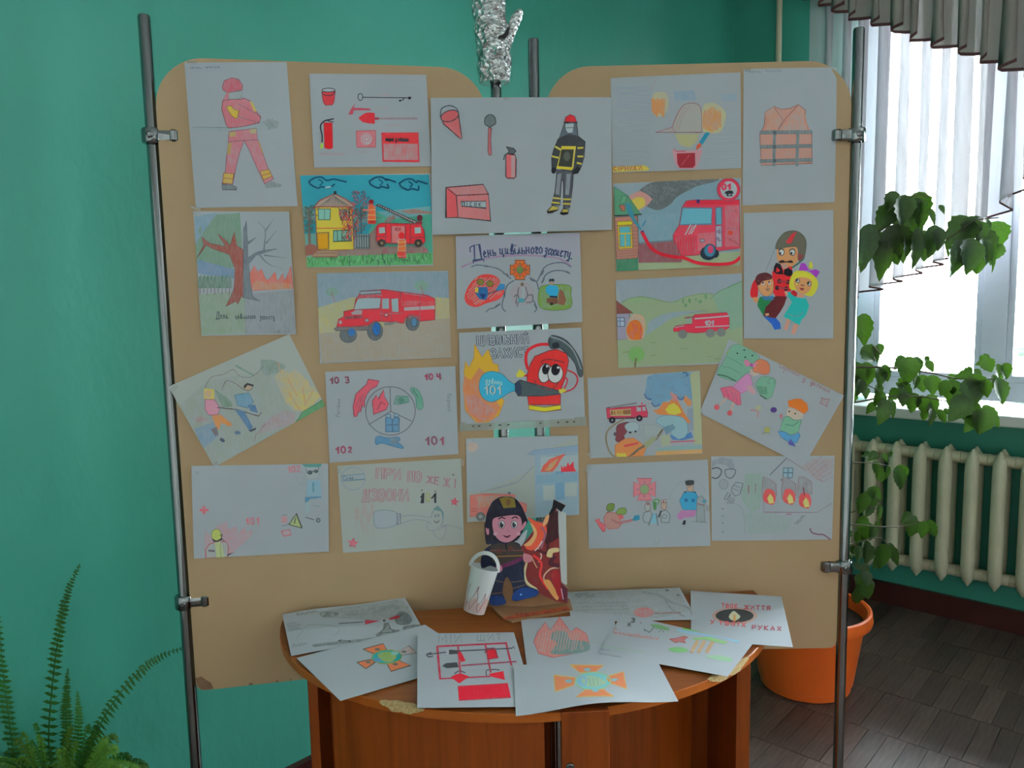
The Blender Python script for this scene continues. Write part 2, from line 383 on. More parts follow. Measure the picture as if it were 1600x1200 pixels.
# stroke letters in a 0..1 high box (y up), width follows
G = {
 'А': (.7, [[(0, 0), (.35, 1), (.7, 0)], [(.12, .38), (.58, .38)]]),
 'Б': (.6, [[(.6, 1), (0, 1), (0, 0), (.5, 0), (.6, .15), (.6, .4), (.5, .55), (0, .55)]]),
 'В': (.6, [[(0, 0), (0, 1), (.45, 1), (.55, .85), (.55, .68), (.42, .54), (0, .54)], [(.42, .54), (.6, .4), (.6, .14), (.48, 0), (0, 0)]]),
 'Д': (.75, [[(0, -.15), (0, 0), (.75, 0), (.75, -.15)], [(.12, 0), (.25, 1), (.62, 1), (.62, 0)]]),
 'Е': (.55, [[(.55, 1), (0, 1), (0, 0), (.55, 0)], [(0, .52), (.45, .52)]]),
 'Є': (.6, [[(.6, .85), (.42, 1), (.15, .95), (0, .6), (0, .4), (.15, .05), (.42, 0), (.6, .15)], [(0, .52), (.45, .52)]]),
 'Ж': (.9, [[(.45, 0), (.45, 1)], [(0, 1), (.45, .5), (0, 0)], [(.9, 1), (.45, .5), (.9, 0)]]),
 'З': (.6, [[(0, .85), (.2, 1), (.45, 1), (.57, .82), (.5, .6), (.25, .54)], [(.25, .54), (.5, .48), (.6, .25), (.48, .03), (.2, 0), (0, .14)]]),
 'И': (.65, [[(0, 1), (0, 0), (.65, 1), (.65, 0)]]),
 'Й': (.65, [[(0, 1), (0, 0), (.65, 1), (.65, 0)], [(.18, 1.22), (.32, 1.13), (.47, 1.22)]]),
 'І': (.12, [[(.06, 0), (.06, 1)]]), 'Ї': (.3, [[(.15, 0), (.15, 1)], [(.02, 1.15), (.06, 1.2)], [(.24, 1.15), (.28, 1.2)]]),
 'К': (.6, [[(0, 0), (0, 1)], [(.58, 1), (0, .48), (.6, 0)]]),
 'Л': (.65, [[(0, 0), (.1, .1), (.22, 1), (.65, 1), (.65, 0)]]),
 'М': (.8, [[(0, 0), (.06, 1), (.4, .3), (.74, 1), (.8, 0)]]),
 'Н': (.62, [[(0, 0), (0, 1)], [(.62, 0), (.62, 1)], [(0, .52), (.62, .52)]]),
 'О': (.65, [[(.33, 1), (.08, .85), (0, .5), (.08, .15), (.33, 0), (.57, .15), (.65, .5), (.57, .85), (.33, 1)]]),
 'П': (.62, [[(0, 0), (0, 1), (.62, 1), (.62, 0)]]),
 'Р': (.58, [[(0, 0), (0, 1), (.45, 1), (.58, .85), (.58, .65), (.45, .48), (0, .48)]]),
 'С': (.6, [[(.6, .82), (.42, 1), (.15, .93), (0, .6), (0, .4), (.15, .07), (.42, 0), (.6, .18)]]),
 'Т': (.65, [[(0, 1), (.65, 1)], [(.33, 1), (.33, 0)]]),
 'У': (.62, [[(0, 1), (.32, .42)], [(.62, 1), (.2, 0), (.05, 0)]]),
 'Х': (.62, [[(0, 0), (.62, 1)], [(0, 1), (.62, 0)]]),
 'Ц': (.72, [[(0, 1), (0, 0), (.72, 0), (.72, -.2)], [(.6, 0), (.6, 1)]]),
 'Щ': (.95, [[(0, 1), (0, 0), (.95, 0), (.95, -.2)], [(.42, 0), (.42, 1)], [(.84, 0), (.84, 1)]]),
 'Ь': (.52, [[(0, 1), (0, 0), (.42, 0), (.52, .12), (.52, .4), (.42, .52), (0, .52)]]),
 'Я': (.6, [[(.6, 0), (.6, 1), (.15, 1), (.02, .8), (.15, .5), (.6, .5)], [(.25, .5), (0, 0)]]),
 '0': (.55, [[(.28, 1), (.05, .82), (0, .5), (.05, .18), (.28, 0), (.5, .18), (.55, .5), (.5, .82), (.28, 1)]]),
 '1': (.35, [[(0, .62), (.3, 1), (.3, 0)]]),
 '2': (.5, [[(0, .8), (.2, 1), (.45, .9), (.45, .65), (0, 0), (.5, 0)]]),
 '3': (.5, [[(0, .9), (.2, 1), (.45, .88), (.42, .62), (.2, .54), (.5, .42), (.48, .1), (.2, 0), (0, .12)]]),
 '4': (.5, [[(0, 1), (.02, .5), (.45, .45)], [(.45, 1), (.45, 0)]]),
 '7': (.5, [[(0, 1), (.5, 1), (.15, 0)]]), '!': (.1, [[(.05, 1), (.05, .3)], [(.05, .08), (.06, 0)]]),
 '.': (.12, [[(0, .02), (.06, .05)]]), '-': (.4, [[(0, .45), (.35, .45)]]),
 'а': (.45, [[(.42, .5), (.2, .58), (0, .3), (.15, 0), (.38, .2), (.42, .55), (.42, .08), (.5, 0)]]),
 'б': (.42, [[(.42, 1), (.1, .85), (0, .4), (.12, 0), (.38, .1), (.4, .45), (.2, .55), (.02, .4)]]),
 'в': (.4, [[(0, .3), (.25, .95), (.35, .8), (.05, 0), (.32, .02), (.4, .3), (.1, .45)]]),
 'г': (.3, [[(0, .45), (.1, .58), (.28, .5), (.02, .1), (.12, 0), (.3, .1)]]),
 'д': (.42, [[(.4, .5), (.15, .55), (0, .25), (.15, 0), (.4, .25), (.42, .55), (.35, -.35), (.15, -.35), (.4, 0)]]),
 'е': (.4, [[(0, .25), (.35, .4), (.2, .58), (.02, .35), (.08, .02), (.4, .1)]]),
 'з': (.35, [[(.02, .5), (.2, .58), (.3, .4), (.12, .3), (.3, .1), (.15, -.35), (0, -.25), (.3, 0)]]),
 'и': (.48, [[(0, .55), (.02, .05), (.22, .1), (.26, .55), (.27, .05), (.48, .1)]]),
 'і': (.2, [[(0, .5), (.04, .03), (.2, .1)], [(.05, .75), (.08, .8)]]),
 'й': (.48, [[(0, .55), (.02, .05), (.22, .1), (.26, .55), (.27, .05), (.48, .1)], [(.05, .75), (.14, .7), (.24, .78)]]),
 'к': (.42, [[(.02, .6), (0, 0)], [(.38, .58), (.05, .28), (.42, 0)]]),
 'л': (.42, [[(0, .03), (.08, .06), (.24, .58), (.28, .05), (.42, .1)]]),
 'м': (.5, [[(0, .03), (.1, .58), (.22, .1), (.36, .58), (.42, .03)]]),
 'н': (.45, [[(.02, .6), (0, 0)], [(0, .28), (.3, .3)], [(.33, .58), (.32, .04), (.45, .1)]]),
 'о': (.42, [[(.2, .56), (0, .3), (.12, 0), (.34, .1), (.38, .4), (.2, .56)]]),
 'п': (.48, [[(0, 0), (.04, .58)], [(.04, .4), (.26, .58), (.3, .05), (.48, .1)]]),
 'р': (.4, [[(.05, .55), (.0, -.35)], [(.03, .4), (.25, .58), (.38, .35), (.2, .02), (.02, .1)]]), 'ч': (.4, [[(0, .55), (.05, .28), (.3, .25)], [(.33, .56), (.32, 0)]]),
 'с': (.34, [[(.32, .5), (.15, .57), (0, .3), (.1, .02), (.34, .12)]]),
 'т': (.4, [[(0, .56), (.4, .56)], [(.2, .56), (.18, 0)]]),
 'у': (.42, [[(0, .55), (.05, .12), (.28, .15)], [(.32, .55), (.25, -.3), (.05, -.3), (.38, .05)]]),
 'х': (.4, [[(0, .55), (.35, 0)], [(.36, .55), (0, 0)]]),
 'ц': (.52, [[(0, .55), (.02, .05), (.25, .1), (.28, .55), (.3, .05), (.42, .05), (.4, -.2)]]),
 'щ': (.65, [[(0, .55), (.02, .05), (.22, .1), (.24, .55), (.25, .05), (.45, .1), (.47, .55), (.48, .05), (.6, .05), (.58, -.2)]]),
 'ь': (.38, [[(0, .55), (.02, .02), (.3, .05), (.32, .25), (.04, .3)]]),
 'я': (.42, [[(.36, 0), (.36, .56), (.1, .55), (.05, .35), (.34, .28)], [(.2, .3), (0, 0)]]),
}
class Sheet:
    """one sheet of paper in the room and what is drawn on it; o, s turn a close-up coordinate into a photo one"""
    def __init__(self, quad, P, label, cat='drawing', bulge=(0, 0), mat='paper', side=1, paperquad=None, curl=None, name='child_drawing', ex=None, lift=0.0):
        self.h = solve_h(quad); self.q = quad
        self.P = [Vector(p) for p in P]
        n = (self.P[1] - self.P[0]).cross(self.P[3] - self.P[0]).normalized()
        if n.dot(CAM - self.P[0]) < 0: n = -n
        self.n = n; self.P = [p + n * lift for p in self.P]; self.bulge = bulge; self.curl = curl
        self.v = []; self.f = []; self.c = []; self.k = 0
        self.o = (0, 0); self.s = 1.0; self.clip = True
        N = 12
        vs = []; fs = []
        for kk, off in enumerate((0, -.0003)):
            for j in range(N + 1):
                for i in range(N + 1): vs.append(self.S(i / N, j / N) + n * off)
        K = (N + 1) ** 2; idx = lambda i, j, k: k * K + j * (N + 1) + i
        for j in range(N):
            for i in range(N):
                fs.append((idx(i, j, 0), idx(i, j + 1, 0), idx(i + 1, j + 1, 0), idx(i + 1, j, 0)))
                fs.append((idx(i, j, 1), idx(i + 1, j, 1), idx(i + 1, j + 1, 1), idx(i, j + 1, 1)))
        for i in range(N):
            fs += [(idx(i, 0, 0), idx(i + 1, 0, 0), idx(i + 1, 0, 1), idx(i, 0, 1)), (idx(i, N, 0), idx(i, N, 1), idx(i + 1, N, 1), idx(i + 1, N, 0)),
                   (idx(0, i, 0), idx(0, i, 1), idx(0, i + 1, 1), idx(0, i + 1, 0)), (idx(N, i, 0), idx(N, i + 1, 0), idx(N, i + 1, 1), idx(N, i, 1))]
        me = mesh(name, vs, fs)
        self.ob = link(name, me, M[mat], None, True)
        for p in me.polygons[2 * N * N:]: p.use_smooth = False
        me.set_sharp_from_angle(angle=R(40))
        tag(self.ob, label, cat)
    def S(self, u, v):
        a, b, c, d = self.P
        p = a * ((1 - u) * (1 - v)) + b * (u * (1 - v)) + c * (u * v) + d * ((1 - u) * v)
        z = self.bulge[0] * 4 * u * (1 - u) + self.bulge[1] * 4 * v * (1 - v)
        if self.curl: z += self.curl(u, v)
        return p + self.n * z
    def frame(self, o, s): self.o = o; self.s = s; return self
    def _px(self, p): return (self.o[0] + p[0] / self.s, self.o[1] + p[1] / self.s)
    def _pt(self, x, y):
        u, v = self.h(x, y)
        u = min(max(u, .0), 1.0); v = min(max(v, .0), 1.0)
        return self.S(u, v) + self.n * (.00014 + self.k * .000007)
    def _tri(self, a, b, c, col, d=0):
        e = [(a, b, c), (b, c, a), (c, a, b)]
        L = [math.hypot(x[0] - y[0], x[1] - y[1]) for x, y, z in e]
        m = max(L)
        if m > 16 and d < 7:
            x, y, z = e[L.index(m)]; q = ((x[0] + y[0]) / 2, (x[1] + y[1]) / 2)
            self._tri(x, q, z, col, d + 1); self._tri(q, y, z, col, d + 1); return
        k = len(self.v); self.v += [self._pt(*a), self._pt(*b), self._pt(*c)]; self.f.append((k, k + 1, k + 2)); self.c += [col] * 3
    def poly(self, pts, c, a=1.0, ol=None, w=1.2, sm=False, oa=.9):
        if sm: pts = cr(pts, 4, True)
        q = [self._px(p) for p in pts]; self.k += 1; col = (*pig(c), a)
        for t in tessellate_polygon([[Vector((x, y, 0)) for x, y in q]]): self._tri(q[t[0]], q[t[1]], q[t[2]], col)
        if ol is not None: self.line(list(pts) + [pts[0]], ol, w, oa)
        return self
    def line(self, pts, c, w=1.2, a=.9, sm=False, taper=False):
        if sm: pts = cr(pts, 4)
        q = [self._px(p) for p in pts]
        q = [q[0]] + [b for a_, b in zip(q, q[1:]) if math.hypot(b[0] - a_[0], b[1] - a_[1]) > .05]
        if len(q) < 2: return self
        w *= 1.12; self.k += 1; col = (*pig(c), a); n = len(q); L = []; Rr = []
        for i in range(n):
            x0, y0 = q[max(i - 1, 0)]; x1, y1 = q[min(i + 1, n - 1)]
            dx, dy = x1 - x0, y1 - y0; m = math.hypot(dx, dy) or 1; dx /= m; dy /= m
            ww = w / 2
            if 0 < i < n - 1:
                ax, ay = q[i][0] - x0, q[i][1] - y0; am = math.hypot(ax, ay) or 1
                cs = abs((ax * dx + ay * dy) / am); ww = ww / max(cs, .55)
            if taper: ww *= max(.25, 1 - i / (n - 1))
            ex = ww * .6 if i == n - 1 else (-ww * .6 if i == 0 else 0)
            L.append((q[i][0] - dy * ww + dx * ex, q[i][1] + dx * ww + dy * ex)); Rr.append((q[i][0] + dy * ww + dx * ex, q[i][1] - dx * ww + dy * ex))
        for i in range(n - 1):
            self._tri(L[i], L[i + 1], Rr[i + 1], col); self._tri(L[i], Rr[i + 1], Rr[i], col)
        return self
    def ell(self, cx, cy, rx, ry=None, c=(0, 0, 0), a=1.0, ol=None, w=1.2, rot=0, a0=0, a1=360, n=20, fill=True, oa=.9):
        ry = rx if ry is None else ry; cs, sn = math.cos(R(rot)), math.sin(R(rot)); pts = []
        full = abs(a1 - a0) >= 360
        for i in range(n + (0 if full else 1)):
            t = R(a0 + (a1 - a0) * i / n); x, y = rx * math.cos(t), ry * math.sin(t)
            pts.append((cx + x * cs - y * sn, cy + x * sn + y * cs))
        if fill: self.poly(pts, c, a)
        if ol is not None: self.line(pts + ([pts[0]] if full else []), ol, w, oa)
        return self
    def text(self, s, x, y, h, c, w=1.2, a=.95, ang=0, sp=.22, wd=1.0, slant=0, sm=False, arc=0, fill=None, fw=0):
        """y is the base line; ang in degrees, clockwise positive in the picture"""
        X = 0.0; cs, sn = math.cos(R(ang)), math.sin(R(ang)); st = []
        for ch in s:
            if ch == ' ': X += .45 * wd; continue
            gw, ls = G[ch]
            for l in ls:
                pts = []
                for (px, py) in l:
                    gx = (X + px * wd + slant * py) * h; gy = -py * h + arc * (gx / h) ** 2 * h
                    pts.append((x + gx * cs - gy * sn, y + gx * sn + gy * cs))
                st.append(pts)
            X += (gw + sp) * wd
        for p in st: self.line(p, c, w, a, sm=sm)
        if fill is not None:
            for p in st: self.line(p, fill, fw, 1.0, sm=sm)
        return self
    def scrib(self, x, y, L, h, c, w=.8, a=.6, ang=0, n=None, seed=1):
        """illegible handwriting"""
        r = random.Random(seed); n = n or max(4, int(L / (h * .5))); cs, sn = math.cos(R(ang)), math.sin(R(ang)); pts = []
        for i in range(n + 1):
            gx = L * i / n + r.uniform(-.2, .2) * h; gy = (-h if i % 2 else 0) * r.uniform(.45, 1)
            pts.append((x + gx * cs - gy * sn, y + gx * sn + gy * cs))
        return self.line(pts, c, w, a, sm=True)
    def hatch(self, pts, c, w=1.0, a=.5, ang=60, gap=6, jit=.3, seed=3):
        """hatched strokes clipped to a polygon"""
        r = random.Random(seed); q = pts; cs, sn = math.cos(R(ang)), math.sin(R(ang))
        rot = [(x * cs + y * sn, -x * sn + y * cs) for x, y in q]
        lo = min(p[1] for p in rot); hi = max(p[1] for p in rot); v = lo + gap * .5
        while v < hi:
            xs = []
            for (x0, y0), (x1, y1) in zip(rot, rot[1:] + rot[:1]):
                if (y0 - v) * (y1 - v) < 0: xs.append(x0 + (x1 - x0) * (v - y0) / (y1 - y0))
            xs.sort()
            for i in range(0, len(xs) - 1, 2):
                a0, a1 = xs[i] + r.uniform(-jit, jit) * gap, xs[i + 1] + r.uniform(-jit, jit) * gap
                p = [(a0 * cs - v * sn, a0 * sn + v * cs), (a1 * cs - (v + r.uniform(-1, 1) * gap * jit) * sn, a1 * sn + (v) * cs)]
                k = self.k; self.line(p, c, w, a); self.k = k
            v += gap * r.uniform(.8, 1.2)
        self.k += 1
        return self
    def flame(self, x, y, w, h, c, a=.85, n=5, seed=1, ol=None):
        r = random.Random(seed); pts = [(x - w / 2, y)]
        for i in range(n):
            t = (i + .5) / n; top = h * (.55 + .45 * math.sin(math.pi * t)) * r.uniform(.75, 1.1)
            pts.append((x - w / 2 + w * (t - .28 / n) + r.uniform(-.1, .1) * w / n, y - top))
            if i < n - 1: pts.append((x - w / 2 + w * (i + 1) / n, y - top * r.uniform(.45, .65)))
        pts.append((x + w / 2, y)); pts.append((x + w * .25, y + h * .06)); pts.append((x - w * .25, y + h * .06))
        return self.poly(pts, c, a, ol=ol, w=.9)
    def finish(self, tapes=()):
        if self.v:
            me = mesh('artwork', self.v, self.f)
            ca = me.color_attributes.new('Col', 'FLOAT_COLOR', 'POINT')
            flat = []
            for c in self.c: flat += c
            ca.data.foreach_set('color', flat)
            link('artwork', me, M['crayon'], self.ob)
        for (px, py, L, ww, ang) in tapes:
            c, s = math.cos(R(ang)), math.sin(R(ang)); pts = []
            for a, b in ((-L, -ww), (L, -ww), (L, ww), (-L, ww)):
                x, y = px + (a * c - b * s) / 2, py + (a * s + b * c) / 2
                u, v = self.h(x, y); pts.append(self.S(u, v) + self.n * .0016)
            mb = MB(); mb.add(pts + [p - self.n * .0003 for p in pts], [(0, 1, 2, 3), (7, 6, 5, 4), (0, 4, 5, 1), (1, 5, 6, 2), (2, 6, 7, 3), (3, 7, 4, 0)])
            mb.build('tape', M['tape'], self.ob)
        return self

# plan of the two board faces
BL0, BL1 = Vector((-.7141, 1.6199, 0)), Vector((-.0444, 1.7494, 0))
BR0, BR1 = Vector((.0869, 1.7726, 0)), Vector((.7681, 1.7656, 0))
def nrm(a, b):
    d = (b - a).normalized(); return Vector((d.y, -d.x, 0))
NL, NR = nrm(BL0, BL1), nrm(BR0, BR1)          # out of the boards, to the camera
# ------------------------------------------------------------------ the room
def slab(mb, s0, s1, z0, z1, f, th=.30, o0=0.0):
    """piece of wall between two places along it"""
    P = [f(s, o, z) for s in (s0, s1) for o in (o0, -th) for z in (z0, z1)]
    mb.add(P, [(0, 1, 3, 2), (4, 6, 7, 5), (0, 4, 5, 1), (2, 3, 7, 6), (0, 2, 6, 4), (1, 5, 7, 3)])
def struct(mb, name, mat, parent=None, smooth=False):
    o = mb.build(name, mat, parent, smooth)
    if parent is None: o['kind'] = 'structure'
    return o
RL, LL = 8.2, 6.2
mb = MB()
edges = [-.3]
for a, b in WINDOWS: edges += [a, b]
edges.append(RL)
for i in range(0, len(edges), 2): slab(mb, edges[i], edges[i + 1], -.02, CEIL, wp)
for a, b in WINDOWS: slab(mb, a, b, -.02, WZ0 - .045, wp); slab(mb, a, b, WZ1, CEIL, wp)
struct(mb, 'wall_right', M['wall'])
mb = MB(); slab(mb, 0, LL, -.02, CEIL, lp); struct(mb, 'wall_left', M['wall'])
FAR = CORNER + WS * RL + LS * LL
def fp(s, o, z): return CORNER + WS * RL + LS * s + WS * (-o) + Vector((0, 0, z))
def bp_(s, o, z): return CORNER + LS * LL + WS * s - LS * o + Vector((0, 0, z))
mb = MB(); slab(mb, -.3, LL + .3, -.02, CEIL, fp); struct(mb, 'wall_front', M['far_wall'])
mb = MB(); slab(mb, -.3, RL + .3, -.02, CEIL, bp_); struct(mb, 'wall_back', M['far_wall'])
c4 = [CORNER - WS * .3 - LS * .3, CORNER + WS * (RL + .3) - LS * .3, CORNER + WS * (RL + .3) + LS * (LL + .3), CORNER + LS * (LL + .3) - WS * .3]
def quadslab(mb, P, z0, z1):
    mb.add([p + Vector((0, 0, z0)) for p in P] + [p + Vector((0, 0, z1)) for p in P], [(0, 1, 2, 3), (7, 6, 5, 4), (0, 4, 5, 1), (1, 5, 6, 2), (2, 6, 7, 3), (3, 7, 4, 0)])
mb = MB(); quadslab(mb, c4, CEIL, CEIL + .1); struct(mb, 'ceiling', M['white'])
mb = MB(); quadslab(mb, c4, -.12, -.006)
floor = struct(mb, 'floor', plain('dark_joint_floor', (.018, .012, .010), .8))
# parquet: rows parallel to the window wall, blocks laid across them
def planks():
    m, nt, b = newmat('worn_brown_parquet')
    rp, nz, mp = noise_mix(nt, (.062, .038, .032), (.135, .088, .074), scale=(6, 60, 60), ns=1.6, detail=6, lo=.25, hi=.8)
    oi = nd(nt, 'ShaderNodeObjectInfo'); hs = nd(nt, 'ShaderNodeHueSaturation'); mr = nd(nt, 'ShaderNodeMapRange')
    mr.inputs[3].default_value = .72; mr.inputs[4].default_value = 1.3
    nt.links.new(oi.outputs['Random'], mr.inputs[0]); nt.links.new(mr.outputs[0], hs.inputs['Value'])
    nt.links.new(rp.outputs[0], hs.inputs['Color']); nt.links.new(hs.outputs[0], b.inputs['Base Color'])
    b.inputs['Roughness'].default_value = .42; bump(nt, b, nz.outputs[0], .15, .001); return m
M['parquet'] = planks()
PL, PW = .285, .060
bm_ = MB(); bm_.box((0, 0, -.003), PL / 2 - .001, PW / 2 - .0009, .003, bev=0)
plank_me = mesh('floor_plank', bm_.v, bm_.f); plank_me.materials.append(M['parquet'])
ang0 = math.atan2(WN.y, WN.x)
rest = MB(); cand = []
r_ = random.Random(3)
for row in range(int(LL / PL)):
    o = (row + .5) * PL
    lean = .16 if row % 2 else -.16
    n = int(RL / PW)
    for k in range(n):
        s_ = (k + .5) * PW + (.5 * PW if row % 2 else 0)
        p = CORNER + WN * (o + .02) + WS * s_
        v = p - CAM; d = v.dot(_F)
        vis = False
        if d > .3:
            x = 800 + FPX * v.dot(CX) / d; y = 600 - FPX * v.dot(CU) / d
            vis = 1150 < x < 1640 and 900 < y < 1240
        if vis: cand.append((p, row, r_.uniform(-.0006, .0006)))
        else: rest.box(p + Vector((0, 0, -.003)), PL / 2 - .001, PW / 2 - .0009, .0029, WN, WS)
for p, row, dz in cand[:300]:
    o = bpy.data.objects.new('floor_plank', plank_me); COL.objects.link(o); o.parent = floor
    o.location = p + Vector((0, 0, dz)); o.rotation_euler = (0, 0, ang0 + r_.uniform(-.006, .006))
for p, row, dz in cand[300:]: rest.box(p + Vector((0, 0, -.003)), PL / 2 - .001, PW / 2 - .0009, .0029, WN, WS)
ro = rest.build('floor_plank_field', M['parquet'], floor, fix=False); ro['kind'] = 'stuff'
mb = MB(); slab(mb, 0, RL, 0, .10, wp, 0, .022)
mb = MB(); P = [wp(s, o, z) for s in (0, RL) for o in (0, .022) for z in (0, .10)]
mb.add(P, [(0, 1, 3, 2), (4, 6, 7, 5), (0, 4, 5, 1), (2, 3, 7, 6), (0, 2, 6, 4), (1, 5, 7, 3)]); struct(mb, 'baseboard_right', M['baseboard'])
mb = MB(); P = [lp(s, o, z) for s in (0, LL) for o in (0, .022) for z in (0, .10)]
mb.add(P, [(0, 1, 3, 2), (4, 6, 7, 5), (0, 4, 5, 1), (2, 3, 7, 6), (0, 2, 6, 4), (1, 5, 7, 3)]); struct(mb, 'baseboard_left', M['baseboard'])
UP = Vector((0, 0, 1))
def wbox(mb, s0, s1, o0, o1, z0, z1, bev=.004):
    mb.box(wp((s0 + s1) / 2, (o0 + o1) / 2, (z0 + z1) / 2), abs(s1 - s0) / 2, abs(o1 - o0) / 2, abs(z1 - z0) / 2, WS, WN, UP, bev)
def window(n, a, b, mull):
    w = empty('window_%d' % n); w['kind'] = 'structure'
    O0, O1 = -.17, -.10
    f = MB()
    wbox(f, a, a + .075, O0, O1, WZ0, WZ1); wbox(f, b - .075, b, O0, O1, WZ0, WZ1); wbox(f, a + .07, b - .07, O0, O1, WZ0, WZ0 + .085); wbox(f, a + .07, b - .07, O0, O1, WZ1 - .08, WZ1)
    f.build('frame', M['pvc'], w)
    xs = [a + .075] + [x for m_ in mull for x in (m_ - .046, m_ + .046)] + [b - .075]
    for m_ in mull:
        q = MB(); wbox(q, m_ - .046, m_ + .046, O0, O1 + .012, WZ0 + .085, WZ1 - .08); q.build('mullion', M['pvc'], w)
    for i in range(0, len(xs), 2):
        g = MB(); wbox(g, xs[i] - .004, xs[i + 1] + .004, -.140, -.134, WZ0 + .082, WZ1 - .076, 0); g.build('pane', M['glass'], w)
        t = MB()
        for z in (WZ0 + .085,): wbox(t, xs[i], xs[i + 1], -.125, -.10, z, z + .028, .003)
        wbox(t, xs[i], xs[i + 1], -.125, -.10, WZ1 - .108, WZ1 - .08, .003); wbox(t, xs[i], xs[i] + .026, -.125, -.10, WZ0 + .11, WZ1 - .105, .003); wbox(t, xs[i + 1] - .026, xs[i + 1], -.125, -.10, WZ0 + .11, WZ1 - .105, .003)
        t.build('sash_bead', M['pvc'], w)
    return w
window(1, *WINDOWS[0], [1.165]); window(2, *WINDOWS[1], [3.6, 4.2]); window(3, *WINDOWS[2], [6.1, 6.7])
for n, (a, b) in enumerate(WINDOWS):
    mb = MB(); wbox(mb, a - .06, b + .06, .0, .20, WZ0 - .063, WZ0 - .018, .008); wbox(mb, a + .001, b - .001, -.17, .002, WZ0 - .046, WZ0 - .018, 0)
    struct(mb, 'trim_%d' % (n + 1), M['sill'])['label'] = 'white window sill board'
# curtain rail and the heating riser
mb = MB(); wbox(mb, .13, 2.7, .09, .17, 2.845, 2.872); tag(mb.build('curtain_rail', M['brownhem']), 'dark curtain rail end above the cream heating pipe', 'curtain rail')
mb = MB(); mb.tube([wp(.255, .05, .02), wp(.255, .05, 1.5), wp(.257, .05, CEIL - .01)], .0135, 14)
rp_ = tag(mb.build('heating_pipe', M['pipe'], smooth=True), 'cream vertical heating pipe in the far corner beside the curtain', 'pipe')
# ------------------------------------------------------------------ pleated curtains: knife pleats, each laid over the next
def pleated(name, s0, s1, off, ztop, zbot, mat, label, step=.105, back=.034, nz=14, hem=.010, sag=.0, seed=1, thin=.55):
    r = random.Random(seed); T = []; s = s0
    while s < s1:
        st = step * r.uniform(.85, 1.15); bk = back * r.uniform(.7, 1.35)
        d = [(s, 0), (s + st * .5, -.0015), (s + st + bk * .3, 0), (s + st - bk * .4, .0045), (s + st - bk, .003)]
        T += d; s += st - bk * .8
    pts = T; n = len(pts); V = []; F = []; hv = []
    for i, (a, o) in enumerate(pts):
        zb = zbot(s0 + (s1 - s0) * i / (n - 1)); 
        for j in range(nz + 1):
            t = j / nz; z = ztop + (zb - ztop) * t
            sp = 1 + .0 * t; wob = .006 * math.sin(i * 1.7 + t * 3) * t
            V.append(wp(a + wob + sag * t * (a - s0), off + o * (1 + thin * t) + .008 * math.sin(a * 9 + t * 2) * t, z))
    for i in range(n - 1):
        for j in range(nz):
            k = i * (nz + 1) + j; F.append((k, k + nz + 1, k + nz + 2, k + 1))
    me = mesh(name, V, F); o = link(name, me, mat, None, True)
    tag(o, label, 'curtain')
    h = MB(); b = [V[i * (nz + 1) + nz] for i in range(n)]; P = []
    for p in b: P += [p + Vector((0, 0, hem)) + WN * .0015, p + WN * .0015, p - WN * .0015, p + Vector((0, 0, hem)) - WN * .0015]
    fs = []
    for i in range(n - 1):
        for q in range(4): fs.append((i * 4 + q, i * 4 + (q + 1) % 4, (i + 1) * 4 + (q + 1) % 4, (i + 1) * 4 + q))
    h.add(P, fs); h.build('hem', M['brownhem'], o)
    return o
def tb(s):
    return 1.34 + .42 * max(0, (s - .42)) if s < 1.0 else 1.584 + (s - 1.0) * 1.12
pleated('tulle_curtain', .42, 2.5, .10, 2.83, tb, M['tulle'], 'long white see-through pleated curtain with a zigzag brown-edged hem at the window', hem=.008, seed=4)
def vb(s): return 2.742 - .600 * (s - .42) if s < 1.5 else 2.094 + .35 * (s - 1.5)
pleated('curtain_valance', .40, 2.5, .145, 2.84, vb, M['valance'], 'short taupe pleated valance with a stepped brown hem above the white curtain', step=.105, back=.03, nz=6, hem=.012, seed=9)
# ------------------------------------------------------------------ cast-iron radiator
RZ0, RZ1 = .205, .790
def rad_section():
    mb = MB()
    for o in (-.048, .048):
        prof = []
        n = 12; zz = [RZ0, RZ0 + .018, RZ0 + .05, RZ0 + .10, (RZ0 + RZ1) / 2, RZ1 - .10, RZ1 - .05, RZ1 - .018, RZ1]
        wd = [.004, .016, .025, .027, .027, .027, .025, .016, .004]; dp = [.012, .022, .030, .030, .029, .030, .030, .022, .012]
        for z, w_, d_ in zip(zz, wd, dp):
            oc = o * (1 - (.35 if z < RZ0 + .03 or z > RZ1 - .03 else .0))
            prof.append([Vector((w_ * math.copysign(abs(math.cos(2 * math.pi * j / n)) ** .8, math.cos(2 * math.pi * j / n)), oc + d_ * math.sin(2 * math.pi * j / n), z)) for j in range(n)])
        vs = [v for q in prof for v in q]; fs = [(i * n + j, i * n + (j + 1) % n, (i + 1) * n + (j + 1) % n, (i + 1) * n + j) for i in range(len(zz) - 1) for j in range(n)]
        fs += [tuple(range(n)), tuple((len(zz) - 1) * n + j for j in range(n))]
        mb.add(vs, fs)
    for z in (RZ0 + .045, RZ1 - .045):
        mb.tube([(-.0485, 0, z), (-.03, 0, z), (0, 0, z), (.03, 0, z), (.0485, 0, z)], [.026, .024, .030, .024, .026], 14)
        mb.box((0, 0, z), .020, .055, .024, bev=.008)
    for z in ((RZ0 + RZ1) / 2 - .1, (RZ0 + RZ1) / 2 + .1): mb.box((0, 0, z), .006, .04, .012, bev=.003)
    return mb
rad = empty('radiator', wp(1.2, .10, 0)); tag(rad, 'cream cast-iron sectional radiator under the window sill', 'radiator')
b_ = rad_section(); rme = None
